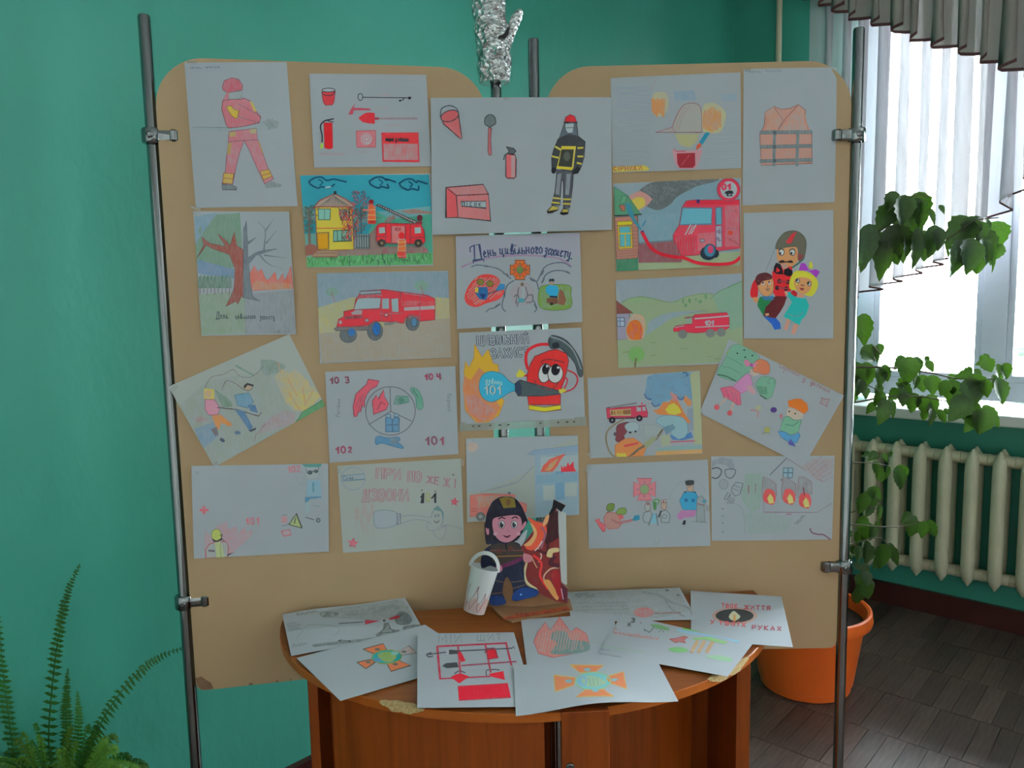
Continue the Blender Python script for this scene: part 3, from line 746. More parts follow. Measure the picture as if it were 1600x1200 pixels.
for i in range(13):
    s_ = .463 + i * .0985
    if rme is None:
        o = b_.build('radiator_section', M['cream'], rad, True); rme = o.data
    else:
        o = bpy.data.objects.new('radiator_section', rme); COL.objects.link(o); o.parent = rad
    o.matrix_parent_inverse = Matrix.Identity(4)
    o.location = WS * (s_ - 1.2); o.rotation_euler = (0, 0, math.atan2(WS.y, WS.x))
for zp in (RZ1 - .045, RZ0 + .045):
    mb = MB(); mb.tube([wp(.270, .055, zp), wp(.30, .10, zp), wp(.415, .10, zp)], .012, 12)
    mb.build('supply_pipe', M['cream'], rad, True)
for s_ in (.71, 1.5):
    for z in (RZ0 + .07, RZ1 - .07):
        mb = MB(); mb.tube([wp(s_, .001, z), wp(s_, .07, z)], .006, 8); mb.build('wall_bracket', M['cream'], rad, True)
# ------------------------------------------------------------------ outside the window
mb = MB(); g0 = wp(1.5, -14, -1.2); mb.box(g0, 22, 13.3, .1, WS, WN, UP); struct(mb, 'snowy_ground', M['snow'])
def spruce(base, h, label, seed, group=None):
    t = empty('spruce_tree', base); tag(t, label, 'tree', group)
    mb = MB(); mb.tube([base, base + UP * h], [.09, .015], 8); mb.build('trunk', M['stem'], t, True)
    r = random.Random(seed); mb = MB()
    for i in range(int(h * 13)):
        z = .25 + (h - .3) * (i / (h * 13)); L = (h - z) * .34 + .12; a = i * 2.4 + r.random()
        d = Vector((math.cos(a), math.sin(a), -.12)); p0 = base + UP * z
        pts = [p0 + d * (L * k / 5) + UP * (.05 * (k / 5) ** 2 * L) for k in range(6)]
        mb.tube(pts, [.012, .009, .007, .005, .004, .002], 4, False)
        for k in range(int(L * 26)):
            t_ = r.uniform(.12, 1); p = p0 + d * (L * t_) + UP * (.05 * t_ * t_ * L); sd = d.cross(UP) * r.choice((-1, 1)); q = p + (sd * r.uniform(.35, .7) + d * .5 + UP * r.uniform(-.35, .15)) * (.22 * (1.15 - t_)); w_ = UP.cross(q - p).normalized() * .013
            mb.add([p - w_ * .3, q, p + w_ * .3 + UP * .01, (p + q) / 2 + w_ * 1.4 - UP * .02, (p + q) / 2 - w_ * 1.4 + UP * .01], [(0, 3, 1), (0, 1, 4), (2, 1, 3)])
    f = mb.build('branches', M['needle'], t, fix=False); f['kind'] = 'stuff'
    return t
sp1 = wp(1.75, -2.6, -1.1)
d_ = ray(1612, 520); 
def ground_at(u, v, dist, z):
    d = ray(u, v); d = Vector((d.x, d.y, 0)).normalized(); p = Vector((0, 0, 0)) + d * dist; p.z = z; return p
spruce(ground_at(1655, 500, 6.6, -1.1), 3.1, 'snowy-garden spruce seen through the right window pane', 3)
tw = empty('bare_bush', ground_at(1508, 560, 5.0, -1.1)); tag(tw, 'thin bare twigs seen beyond the left window pane beside the mullion', 'bush')
r = random.Random(6); mb = MB(); b0 = ground_at(1512, 560, 5.0, -1.1)
for i in range(9):
    a = r.uniform(0, 6.28); tip = b0 + Vector((math.cos(a) * .22, math.sin(a) * .22, 1.9 + r.uniform(-.35, .42)))
    mid = b0.lerp(tip, .6) + Vector((r.uniform(-.1, .1), 0, 0)); mb.tube([b0 + Vector((math.cos(a) * .03, math.sin(a) * .03, 0)), mid, tip], [.008, .005, .002], 5)
    for k in range(5):
        p = mid.lerp(tip, r.random()); mb.tube([p, p + Vector((r.uniform(-.12, .12), r.uniform(-.08, .08), r.uniform(.04, .16)))], [.003, .001], 4)
mb.build('twigs', M['stem'], tw)
# ------------------------------------------------------------------ the two display stands
ZT, ZB = 1.950, .5965
def board_mesh(A, B, n, zt=None, rt=.10, rb=.018, th=.012, notch=None):
    D = (B - A); Wd = D.length; X = D.normalized(); Hh = (zt or ZT) - ZB
    pts = []
    def arc(cx, cy, r_, a0, a1, k=12):
        for i in range(k + 1):
            t = R(a0 + (a1 - a0) * i / k); pts.append((cx + r_ * math.cos(t), cy + r_ * math.sin(t)))
    arc(rb, rb, rb, 180, 270, 4); arc(Wd - rb, rb, rb, 270, 360, 4); arc(Wd - rt, Hh - rt, rt, 0, 90); arc(rt, Hh - rt, rt, 90, 180)
    mb = MB(); mb.prism(pts, th, X, UP, -n, A + UP * ZB)
    return mb
def make_stand(A, B, n, label, poles, tops, side):
    root = empty('display_stand', ((A + B) / 2)); tag(root, label, 'display stand')
    b = board_mesh(A, B, n, ZT + (.007 if side == 'R' else 0)).build('board_panel', M['board'], root)
    # thin worn edge band around the panel
    X = (B - A).normalized(); Wd = (B - A).length; Hh = ZT - ZB
    for i, (g, top) in enumerate(zip(poles, tops)):
        mb = MB(); mb.lathe([(0, .012), (.0122, .012), (.0122, top - .004), (.0105, top), (.0, top)], Vector((g.x, g.y, 0)), 24)
        po = mb.build('pole', M['chrome'], root, True)
        inner = (A if (g - A).length < (g - B).length else B)
        dirx = (inner - g); dirx.z = 0; dirx = dirx.normalized(); sgn = 1 if dirx.dot(X) > 0 else -1; ex = X * sgn
        for (zc) in (1.795, .800):
            c = Vector((g.x, g.y, zc)); mb = MB()
            mb.lathe([(.0124, -.015), (.0185, -.015), (.0205, -.012), (.0205, .012), (.0185, .015), (.0124, .015)], c, 24)
            mb.box(c + ex * .026 + n * .004, .020, .010, .0125, ex, n, UP, .005)
            mb.lathe([(0, -.0125), (.0095, -.0125), (.0125, -.009), (.0125, .009), (.0095, .0125), (0, .0125)], c + ex * .044 + n * .004, 20)
            cl = mb.build('clamp', M['chrome'], root, True)
            mb = MB(); mb.lathe([(0, 0), (.0075, 0), (.0075, .003), (.005, .0042), (.004, .0030), (.0022, .0030), (.0022, .0046), (0, .0046)], c + n * .0195, 18, n)
            mb.build('screw', M['chrome'], cl, True)
        mb = MB()
        for a in (0, 2.09, 4.19):
            a += math.atan2(n.y, n.x) + 1.047; mb.tube([Vector((g.x, g.y, .022)), Vector((g.x + .055 * math.cos(a), g.y + .055 * math.sin(a), .012)), Vector((g.x + .11 * math.cos(a), g.y + .11 * math.sin(a), .010))], [.011, .009, .008], 8)
        mb.build('foot', M['chrome'], root, True)
    return root, b
def gp(u, v, y):
    p = at_y(u, v, y); return Vector((p.x, p.y, 0))
gl = gp(262, 560, 1.630); gml = gp(783, 510, 1.776); gmr = gp(840.5, 510, 1.782); gr = gp(1327.5, 560, 1.768)
stL, bL = make_stand(BL0, BL1, NL, 'left beige rounded board on chrome poles, its lower left corner chipped', [gl, gml], [2.033, 2.06], 'L')
stR, bR = make_stand(BR0, BR1, NR, 'right beige rounded board on chrome poles, nearest the window', [gmr, gr], [2.02, 2.025], 'R')
# chipped corner of the left board: bare brown fibreboard
XL = (BL1 - BL0).normalized()
c0 = BL0 + UP * ZB + NL * .0004
mb = MB(); mb.prism([(.003, .012), (.0, .03), (.012, .033), (.024, .022), (.032, .016), (.036, .002), (.022, .0005), (.010, .003)], .0008, XL, UP, NL, c0); mb.build('chipped_corner', M['board_edge'], stL)
mb = MB()
for x, w_ in ((.11, .012), (.17, .006), (.2, .004)): mb.prism([(x, .001), (x + w_, .001), (x + w_ * .6, .006), (x + w_ * .2, .004)], .0006, XL, UP, NL, c0)
mb.build('chipped_edge', M['board_edge'], stL)

# ------------------------------------------------------------------ the half-round table
TA, TB_ = Vector((-.518, 1.641, 0)), Vector((.560, 1.752, 0))          # its straight back edge
TX = (TB_ - TA).normalized(); TYv = Vector((TX.y, -TX.x, 0)); TW = (TB_ - TA).length
TC = (TA + TB_) / 2
TD = .467
def tcurve(t, k=1.0):      # t from 0 (left) to 1 (right)
    a = math.pi * (1 - t); ex = 1.0
    x = math.copysign(abs(math.cos(a)) ** ex, math.cos(a)) * TW / 2 * k; y = abs(math.sin(a)) ** ex * TD * k
    return x, y
table = empty('side_table', TC); tag(table, 'half-round orange cherry table with chipped edge in front of the display boards', 'table')
pts = [tcurve(i / 48) for i in range(49)]
mb = MB(); mb.prism([(x, y) for x, y in pts], -.016, TX, TYv, UP, TC + UP * .75)
mb.build('tabletop', M['wood_h'], table)
mb = MB()
n = len(pts); vs = []
for i, (x, y) in enumerate(pts):
    x0, y0 = pts[max(i - 1, 0)]; x1, y1 = pts[min(i + 1, n - 1)]; dx, dy = x1 - x0, y1 - y0; m_ = math.hypot(dx, dy); nx, ny = -dy / m_, dx / m_
    if nx * x + ny * y < 0: nx, ny = -nx, -ny
    for o, z in ((0, .7505), (.0018, .7495), (.0018, .7345), (0, .7335)): vs.append(TC + TX * (x + nx * o) + TYv * (y + ny * o) + UP * z)
mb.add(vs, [(i * 4 + j, i * 4 + j + 1, (i + 1) * 4 + j + 1, (i + 1) * 4 + j) for i in range(n - 1) for j in range(3)])
mb.build('edge_band', M['wood_edge'], table, True)
def edge_chip(t0, t1, name='chipped_edge', seed=1):
    r = random.Random(seed); mb = MB(); k = 14; vs = []
    for i in range(k + 1):
        t = t0 + (t1 - t0) * i / k; x, y = tcurve(t); w_ = .0025
        l = math.hypot(x, y); nx, ny = x / l, y / l; hh = r.uniform(.6, 1) * min(1, 3.5 * min(i, k - i) / k + .15)
        for o, z in ((-.012 * hh, .7508), (w_, .7504), (w_ + .001, .750 - .0145 * hh), (-.002, .750 - .0155 * hh)): vs.append(TC + TX * (x + nx * o) + TYv * (y + ny * o) + UP * z)
    fs = [(i * 4 + j, i * 4 + j + 1, (i + 1) * 4 + j + 1, (i + 1) * 4 + j) for i in range(k) for j in range(3)]
    mb.add(vs, fs); mb.build(name, M['chip'], table)
def t_at(u, v):
    p = on_z(u, v, .75) - TC; x = p.dot(TX); best = min(range(401), key=lambda i: abs(tcurve(i / 400)[0] - x)); return best / 400
edge_chip(t_at(594, 1093), t_at(664, 1115), seed=2); edge_chip(t_at(1105, 1062), t_at(1175, 1035), seed=5)
def panel(name, u0, v0, u1, v1, th, mat, zt=.7335, zref=None):
    """upright board: its front face runs between two floor-plan points"""
    a, b = Vector((u0, v0, 0)), Vector((u1, v1, 0)); X = (b - a).normalized(); N = Vector((X.y, -X.x, 0))
    if N.dot(CAM - a) < 0: N = -N
    mb = MB(); c = (a + b) / 2 - N * th / 2; mb.box(c + UP * (zt / 2), (b - a).length / 2, th / 2, zt / 2, X, N, UP, .0012); return mb.build(name, mat, table)
def plan(u, z_, off):
    """point on the table plan seen in column u (just under the top), off metres behind the front rim"""
    d = ray(u, 1120); d = Vector((d.x, d.y, 0))
    best = None
    for i in range(401):
        x, y = tcurve(i / 400); p = TC + TX * x + TYv * y; e = abs(p.x / p.y - d.x / d.y)
        if (best is None or e < best[0]): best = (e, p)
    return best[1] + Vector((0, off, 0))
# curved apron panel under the left part of the top, set a little behind the rim
def curved(name, u0, u1, inset, mat, th=.016, k=18):
    us = [u0 + (u1 - u0) * i / k for i in range(k + 1)]; P = [plan(u, 0, inset) for u in us]; vs = []
    for p in P:
        for q in (p, p + Vector((0, th, 0))):
            for z in (.0, .7335): vs.append(Vector((q.x, q.y, z)))
    fs = []
    for i in range(k):
        a, b = i * 4, (i + 1) * 4; fs += [(a, b, b + 1, a + 1), (a + 2, a + 3, b + 3, b + 2), (a + 1, b + 1, b + 3, a + 3), (a, a + 2, b + 2, b)]
    fs += [(0, 1, 3, 2), (k * 4, k * 4 + 2, k * 4 + 3, k * 4 + 1)]
    mb = MB(); mb.add(vs, fs); return mb.build(name, mat, table)
curved('curved_front_panel', 517, 852, .016, M['wood_v']); curved('curved_front_panel', 958, 1128, .24, M['wood_v'])
# the two upright side boards, seen on their narrow front edges and, past them, their inner faces
for u0, u1, yq in ((485.5, 500, 1.50), (1150, 1171.5, 1.462)):
    a, b = at_y(u0, 1150, yq), at_y(u1, 1150, yq); yb = (TC + TX * ((a.x + b.x) / 2 - TC.x)).y - .004
    mb = MB(); mb.box(Vector(((a.x + b.x) / 2, (yq + yb) / 2, .3665)), (b.x - a.x) / 2, (yb - yq) / 2, .3665, bev=.001); mb.build('side_panel', M['wood_v'], table)
# upright board against the middle of the front rim, with its round lock
yf = plan(915, 0, 0).y - .012
a_, b_2 = at_y(877.5, 1150, yf), at_y(953, 1150, yf)
fb = panel('middle_post', a_.x, yf, b_2.x, yf + .004, .018, M['wood_v'], zt=.752)
lk = at_y(891, 1198, yf); mb = MB(); mb.lathe([(0, 0), (.0075, 0), (.0075, .003), (.006, .0045), (.003, .0045), (.003, .003), (0, .003)], Vector((lk.x, yf - .0005, lk.z)), 20, Vector((0, -1, 0))); mb.build('lock', M['chrome'], fb, True)
mb = MB(); q = at_y(868, 1150, 1.36); mb.lathe([(0, 0), (.011, 0), (.011, .72), (0, .72)], Vector((q.x, 1.36, .004)), 20); mb.build('metal_leg', M['chrome'], table, True)
mb = MB(); mb.prism([(x * .93, y * .80) for x, y in pts], -.018, TX, TYv, UP, TC + UP * .30); mb.build('lower_shelf', M['wood_h'], table)
back = MB(); back.box(TC + TYv * .05 + UP * .36, TW / 2 * .90, .008, .36, TX, TYv, UP, .001); back.build('back_panel', M['wood_v'], table)

# ------------------------------------------------------------------ card firefighter with flames, on a small base
FY = 1.655
fig = empty('card_firefighter', Vector((0, FY, .75))); tag(fig, 'paper cut-out of a boy firefighter with flames standing on a brown card base', 'paper figure')
def yplane(pts_, y, o=(680, 740), sc=5): return [at_y(o[0] + p[0] / sc, o[1] + p[1] / sc, y) for p in pts_]
def cutout(name, pts_, y, th, mat, o=(680, 740), sc=5):
    P = yplane(pts_, y, o, sc); mb = MB(); mb.prism([(p.x, p.z) for p in P], th, Vector((1, 0, 0)), UP, Vector((0, 1, 0)), Vector((0, y, 0))); return mb.build(name, mat, fig)
class Card(Sheet):
    """drawing on an upright card face at depth y; clipped by nothing, follows the card"""
    def __init__(self, y, parent, o=(680, 740), s=5):
        self.y = y; self.ob = parent; self.v = []; self.f = []; self.c = []; self.k = 0; self.o = o; self.s = s
    def _pt(self, x, y):
        return at_y(x, y, self.y - .0002 - self.k * .000012)
    def done(self, name='artwork'):
        me = mesh(name, self.v, self.f); ca = me.color_attributes.new('Col', 'FLOAT_COLOR', 'POINT'); flat = []
        for c in self.c: flat += c
        ca.data.foreach_set('color', flat); link(name, me, M['crayon'], self.ob)
boy = cr([(430, 1025), (440, 920), (470, 800), (440, 720), (365, 740), (358, 660), (390, 590), (440, 550), (398, 548), (388, 430), (410, 310), (450, 215), (540, 178), (620, 190), (670, 250), (720, 360), (715, 390), (690, 430), (640, 510), (610, 530), (660, 550), (690, 620), (755, 650), (760, 680), (700, 695), (695, 780), (710, 870), (800, 910), (795, 955), (720, 975), (610, 995), (608, 900), (570, 815), (545, 825), (525, 920), (548, 985), (545, 1018)], 3, True)
flame_ = [(610, 560), (680, 560), (740, 480), (770, 440), (725, 340), (790, 370), (840, 385), (880, 320), (910, 300), (915, 260), (925, 200), (1020, 248), (985, 300), (945, 270), (955, 320), (958, 400), (968, 500), (975, 700), (985, 850), (1035, 900), (1035, 1010), (950, 1000), (860, 960), (800, 930), (740, 900), (690, 880), (680, 760), (640, 700)]
bo = cutout('boy_cutout', boy, FY, .0012, M['whitecard']); fl = cutout('flame_cutout', flame_, FY + .006, .0012, M['whitecard'])
flap = cutout('white_flap', [(940, 262), (950, 265), (1000, 300), (1022, 310), (1030, 870), (1000, 858), (975, 830), (965, 500)], FY + .009, .001, M['whitecard'])
mb = MB(); bq = [on_z(769, 952, .75), on_z(890, 938, .75), on_z(895, 956, .75), on_z(800, 974, .75), on_z(786, 968, .75)]
mb.prism([(p.x, p.y) for p in bq], .004, Vector((1, 0, 0)), Vector((0, 1, 0)), UP, UP * .7505); bs = mb.build('base', M['cardboard'], fig)
cutout('back_card', [(440, 1030), (450, 900), (520, 800), (620, 790), (700, 860), (1000, 830), (1032, 1010), (760, 1040)], FY + .012, .0012, M['cardboard'])
k = Card(FY + .006, fl)
k.poly(flame_, (95, 32, 32), 1)
k.poly([(860, 330), (960, 290), (965, 500), (870, 560), (835, 480), (880, 400)], (48, 22, 26)); k.poly([(925, 202), (1018, 250), (985, 300), (945, 268), (930, 300), (880, 330), (915, 262)], (18, 16, 20))
k.poly(cr([(720, 345), (790, 375), (860, 400), (870, 470), (830, 540), (760, 600), (700, 570), (760, 490), (780, 430)], 3, True), (175, 65, 45)); k.poly(cr([(690, 560), (740, 520), (770, 460), (740, 380), (780, 420), (795, 480), (750, 560)], 3, True), (215, 125, 85)); k.poly(cr([(840, 400), (860, 340), (890, 320), (880, 380), (850, 410)], 3, True), (220, 125, 90))
for c_, w_, P in (((120, 70, 85), 3.2, [(830, 420), (860, 470), (840, 540), (830, 580)]), ((175, 150, 145), 1.8, [(835, 530), (810, 570), (780, 600)]), ((165, 140, 130), 1.8, [(800, 580), (830, 640), (810, 690)]), ((150, 130, 95), 2.2, [(720, 680), (695, 760), (710, 850), (760, 890), (800, 910)]), ((185, 165, 130), 2.4, [(715, 700), (700, 780), (720, 850), (790, 900)]), ((155, 130, 110), 2.2, [(965, 735), (900, 745), (850, 800), (860, 850), (900, 900)]), ((60, 25, 35), 6, [(930, 650), (900, 700), (960, 720)]), ((185, 40, 38), 3.4, [(770, 640), (830, 700), (820, 800), (880, 900)]), ((60, 22, 28), 4, [(800, 600), (870, 620), (880, 560)])): k.line(P, c_, w_, 1, True)
k.poly(cr([(870, 640), (890, 590), (960, 580), (965, 610), (920, 620), (915, 650), (890, 655)], 3, True), (220, 150, 110)); k.poly(cr([(845, 840), (890, 830), (930, 890), (965, 950), (955, 990), (920, 960), (880, 900)], 3, True), (215, 120, 70)); k.poly(cr([(905, 780), (960, 760), (980, 880), (1000, 980), (960, 960), (930, 880)], 3, True), (120, 25, 28)); k.poly([(985, 860), (1032, 905), (1032, 1005), (990, 985)], (72, 28, 42)); k.line([(985, 900), (1000, 980)], (170, 140, 150), 1.3, 1)
k.poly(cr([(610, 540), (690, 460), (720, 440), (700, 520), (640, 600)], 3, True), (90, 135, 115), 0)
k.done()
k = Card(FY, bo); navy = (26, 30, 48)
k.poly(boy, navy, 1)
k.poly(cr([(440, 520), (400, 545), (385, 430), (395, 370), (450, 330), (640, 300), (710, 370), (690, 440), (640, 520), (560, 540), (480, 525)], 3, True), (24, 22, 32))
k.poly(cr([(450, 360), (520, 335), (640, 325), (675, 370), (668, 450), (620, 510), (560, 538), (500, 520), (458, 460)], 4, True), (150, 98, 112)); k.poly(cr([(395, 420), (410, 410), (422, 450), (415, 480), (400, 465)], 3, True), (150, 95, 108)); k.poly(cr([(672, 420), (700, 375), (712, 385), (695, 425), (672, 445)], 3, True), (150, 95, 108))
k.poly(cr([(395, 420), (398, 330), (430, 250), (480, 195), (545, 178), (620, 192), (670, 245), (700, 310), (720, 370), (690, 350), (640, 300), (600, 320), (560, 305), (520, 330), (450, 350), (425, 420)], 3, True), (24, 22, 34)); k.poly([(500, 195), (560, 178), (620, 195), (632, 270), (590, 278), (535, 272)], (92, 78, 30)); k.ell(572, 225, 18, 26, (80, 55, 30)); k.poly([(540, 270), (660, 262), (690, 290), (600, 315), (500, 320)], (26, 26, 40))
for x, y in ((520, 398), (617, 398)): k.ell(x, y, 24, 30, (165, 165, 165), 1, (60, 30, 40), .8); k.ell(x - 1, y + 2, 16, 23, (45, 42, 50)); k.ell(x + 6, y - 10, 5, 6, (170, 170, 175))
k.line([(495, 355), (520, 342), (545, 352)], (30, 22, 30), 1.6, 1, True); k.line([(600, 350), (625, 338), (645, 350)], (30, 22, 30), 1.6, 1, True); k.poly(cr([(528, 478), (558, 488), (590, 478), (575, 498), (550, 500)], 3, True), (62, 25, 38)); k.line([(560, 440), (570, 455), (580, 445)], (130, 78, 95), 1, .9, True)
for x in (470, 650): k.ell(x, 470, 16, 14, (165, 98, 122), .6)
k.poly([(430, 560), (500, 540), (550, 555), (600, 530), (660, 560), (690, 620), (680, 680), (540, 720), (440, 690)], (48, 42, 40)); k.line([(430, 600), (690, 600)], (95, 55, 50), 1.4, 1); k.line([(430, 650), (690, 640)], (110, 80, 45), 1.6, 1); k.ell(500, 605, 24, 22, (72, 42, 38)); k.ell(590, 585, 20, 22, (72, 42, 38)); k.line([(550, 555), (560, 600)], (20, 20, 28), 2, 1)
k.line([(470, 740), (600, 700), (700, 650)], (78, 30, 62), 5.5, 1); k.ell(498, 742, 28, 30, (145, 88, 105)); k.poly(cr([(690, 625), (750, 640), (762, 670), (740, 692), (695, 690)], 3, True), (150, 98, 105)); k.line([(755, 660), (795, 735)], (150, 120, 90), 1.6, 1)
for p in ([(440, 830), (540, 850)], [(435, 940), (530, 930)], [(590, 850), (700, 835)], [(600, 900), (700, 870)]): k.line(p, (85, 62, 50), 1.2, .9, True)
k.poly(cr([(430, 1020), (430, 960), (500, 955), (545, 980), (545, 1018), (480, 1030)], 3, True), (20, 42, 88)); k.poly(cr([(605, 990), (615, 930), (690, 890), (800, 915), (795, 950), (700, 980)], 3, True), (22, 48, 98)); k.ell(670, 945, 9, 7, (90, 130, 180))
k.done()
# little painted flames lying on the base
k2 = Sheet([(770, 948), (888, 936), (894, 955), (800, 973)], [on_z(770, 951, .7547), on_z(888, 938.5, .7547), on_z(893, 955, .7547), on_z(801, 972, .7547)], 'x') if False else None
mb = MB(); r_ = random.Random(8)
for i in range(16):
    x = 790 + i * 6.3; p0 = on_z(x, 968 - i * 1.0, .7546); w_ = .0085; h_ = r_.uniform(.016, .026)
    mb.prism([(p0.x - w_, p0.y), (p0.x + w_, p0.y), (p0.x + r_.uniform(-.004, .004), p0.y + h_)], .0008 + i * .0001, Vector((1, 0, 0)), Vector((0, 1, 0)), UP, UP * .7546)
mb.build('painted_flames', plain('dark_red_paint', (.28, .03, .012), .6, (.5, .10, .02), ns=60), fig)

# ------------------------------------------------------------------ paper bucket
bb = at_y(740, 957, 1.615); tt = at_y(757, 888, 1.628)
bk = empty('paper_bucket', bb); tag(bk, 'small white paper bucket with flame outlines and a paper handle beside the card boy', 'bucket')
ax = (tt - bb); Hb = ax.length; ax = ax.normalized()
bb = bb + ax * .003
prof = [(.0, .0), (.0235, .0), (.0305, Hb), (.0298, Hb), (.0228, .0015), (.0, .0015)]
mb = MB(); mb.lathe(prof, bb, 40, ax); cup = mb.build('cup', M['whitecard'], bk, True)
Xb = Vector((0, 1, 0)).cross(ax).normalized(); 
if Xb.x < 0: Xb = -Xb
Yb = Vector((0, -1, 0)); Yb = (Yb - ax * Yb.dot(ax)).normalized()
vs = []; K = 24
for i in range(K + 1):
    a = math.pi * i / K
    c = bb + ax * (Hb + .036 * math.sin(a) - .008) + Xb * (.0312 * math.cos(a) * (1 if i else 1)) + Yb * -.012
    rd = ax * math.sin(a) + Xb * math.cos(a); tw = (Yb * .75 - rd * .65).normalized()      # the strip leans, so its broad side shows
    for o in (-.0052, .0052): vs += [c + tw * o, c + tw * o + (rd * .75 + Yb * .65) * .0008]
mb = MB(); fs = []
for i in range(K):
    a, b = i * 4, (i + 1) * 4; fs += [(a, b, b + 2, a + 2), (a + 1, a + 3, b + 3, b + 1), (a, a + 1, b + 1, b), (a + 2, b + 2, b + 3, a + 3)]
mb.add(vs, fs); mb.build('handle', M['whitecard'], bk)
class Wrap(Card):
    """drawing wrapped round the cup: x is the angle in degrees from the front, y the height share"""
    def _pt(self, x, y):
        a = R(x); r = .0235 + .007 * y + .00025 + self.k * .00001
        return bb + ax * (Hb * y) + (Xb * math.sin(a) + Yb * math.cos(a)) * r
    def _tri(self, a, b, c, col, d=0):
        e = [(a, b, c), (b, c, a), (c, a, b)]; L = [math.hypot(x[0] - y[0], (x[1] - y[1]) * 100) for x, y, z in e]; m = max(L)
        if m > 14 and d < 7:
            x, y, z = e[L.index(m)]; q = ((x[0] + y[0]) / 2, (x[1] + y[1]) / 2); self._tri(x, q, z, col, d + 1); self._tri(q, y, z, col, d + 1); return
        k = len(self.v); self.v += [self._pt(*a), self._pt(*b), self._pt(*c)]; self.f.append((k, k + 1, k + 2)); self.c += [col] * 3
w_ = Wrap(0, cup, (0, 0), 1)
w_.poly([(-85, .02), (85, .02), (85, .25), (50, .42), (20, .22), (-10, .38), (-45, .2), (-85, .33)], (150, 112, 98), .55)
def wline(P, c, w=2):
    for (x0, y0), (x1, y1) in zip(P, P[1:]):
        w_.poly([(x0 - w, y0), (x0 + w, y0), (x1 + w, y1), (x1 - w, y1)], c, .9)
for P in ([(-60, .1), (-50, .25), (-62, .42), (-50, .62)], [(-30, .08), (-38, .25), (-20, .4), (-8, .62)], [(-28, .08), (-15, .22), (0, .35), (-8, .5), (-6, .62)], [(12, .06), (5, .2), (22, .3), (32, .5)], [(16, .05), (28, .18), (36, .33), (32, .5)], [(55, .4), (70, .55)]): wline(cr(P, 4), (95, 45, 55), 1.4)
w_.done()

# ------------------------------------------------------------------ foil glove on top of the middle pole
gcx = at_y(772, 130, 1.776)
gv = empty('foil_glove', Vector((gcx.x, 1.776, gcx.z))); tag(gv, 'crumpled silver foil mitten pulled over the top of a middle pole', 'foil glove')
def blob(name, secs, mat, parent, seed=1, amp=.0035, n=36, sub=10):
    """elliptical sections (centre, half width, half depth), lofted and crumpled"""
    C = cr([(*c, a, b) for c, a, b in secs], sub); V = []
    for (x, y, z, a, b) in C:
        for j in range(n):
            t = 2 * math.pi * j / n; p = Vector((x + a * math.cos(t), y + b * math.sin(t), z))
            q = Vector((p.x * 60, p.y * 60, p.z * 60 + seed)); d = noise.noise(q) * amp + noise.noise(q * 2.3) * amp * .8 + abs(noise.noise(q * 4.6)) * amp * .5
            nrm_ = Vector((math.cos(t) / max(a, .003), math.sin(t) / max(b, .003), 0)).normalized(); V.append(p + nrm_ * d)
    k = len(C); F = [(i * n + j, i * n + (j + 1) % n, (i + 1) * n + (j + 1) % n, (i + 1) * n + j) for i in range(k - 1) for j in range(n)]
    F.append(tuple(range(n))); F.append(tuple((k - 1) * n + j for j in range(n)))
    mb = MB(); mb.add(V, F); return mb.build(name, mat, parent, False)
def g(u, v): p = at_y(u, v, 1.776); return (p.x, 1.776, p.z)
blob('mitten', [(g(772, 130), .033, .026), (g(772.5, 112), .036, .028), (g(772, 80), .037, .029), (g(768, 55), .037, .028), (g(765, 25), .036, .025), (g(763, -5), .035, .022), (g(763, -40), .033, .020), (g(765, -75), .024, .016), (g(766, -92), .008, .007)], M['foil'], gv, 1)
blob('thumb', [(g(786, 78), .016, .016), (g(795, 58), .013, .014), (g(802, 40), .0125, .013), (g(809, 22), .012, .011), (g(811, 15), .004, .004)], M['foil'], gv, 4, .0022)
mb = MB(); c_ = at_y(790, 51, 1.7475)
mb.prism([(c_.x - .016, c_.z - .008), (c_.x - .004, c_.z - .002), (c_.x + .004, c_.z + .010), (c_.x + .010, c_.z + .012), (c_.x + .006, c_.z - .004), (c_.x - .002, c_.z - .012)], .004, Vector((1, 0, 0)), UP, Vector((0, 1, 0)), Vector((0, 1.7475, 0))); mb.build('dark_tear', M['dark'], gv)

# ------------------------------------------------------------------ the potted hibiscus by the window
PC = Vector((1.07, 2.725, 0))
hib = empty('potted_hibiscus', PC); tag(hib, 'tall leafy houseplant in a round orange pot beside the right board, against the window', 'plant')
mb = MB(); mb.lathe([(0, 0), (.150, 0), (.158, .006), (.160, .03), (.166, .034), (.196, .235), (.202, .24), (.204, .255), (.222, .262), (.226, .275), (.222, .305), (.214, .308), (.206, .303), (.200, .25), (0, .25)], PC, 56)
mb.build('pot', M['pot'], hib, True)
mb = MB(); mb.lathe([(0, .262), (.10, .266), (.199, .258)], PC, 40); so = mb.build('soil', M['soil'], hib, True)
def hp(u, v, dy=0): return at_y(u, v, 2.62 + dy)
def A5(x, y, o=(1280, 260)): return (o[0] + x / 5, o[1] + y / 5)
OA, OB, OC = (1280, 260), (1280, 480), (1280, 680)
stems = [[(1262, 960, .12), (1268, 800, .08), (1272, 640, .04), (1283, 480, 0), (1300, 360, 0)], [(1275, 960, .12), (1290, 820, .05), (1300, 700, 0), (1312, 560, 0), (1330, 470, 0)], [(1285, 955, .1), (1310, 880, .02), (1325, 800, 0), (1330, 720, 0)]]
def br(pts_, r0, r1, name='branch'):
    P = [hp(p[0], p[1], p[2] if len(p) > 2 else 0) for p in pts_]; C = [Vector(c) for c in cr([tuple(p) for p in P], 5)]; n = len(C)
    mb = MB(); mb.tube(C, [r0 + (r1 - r0) * i / (n - 1) for i in range(n)], 8); mb.build(name, M['stem'], hib, True)
for st in stems: 
    st2 = [(PC.x, PC.y)]; br(st, .010, .006, 'stem')
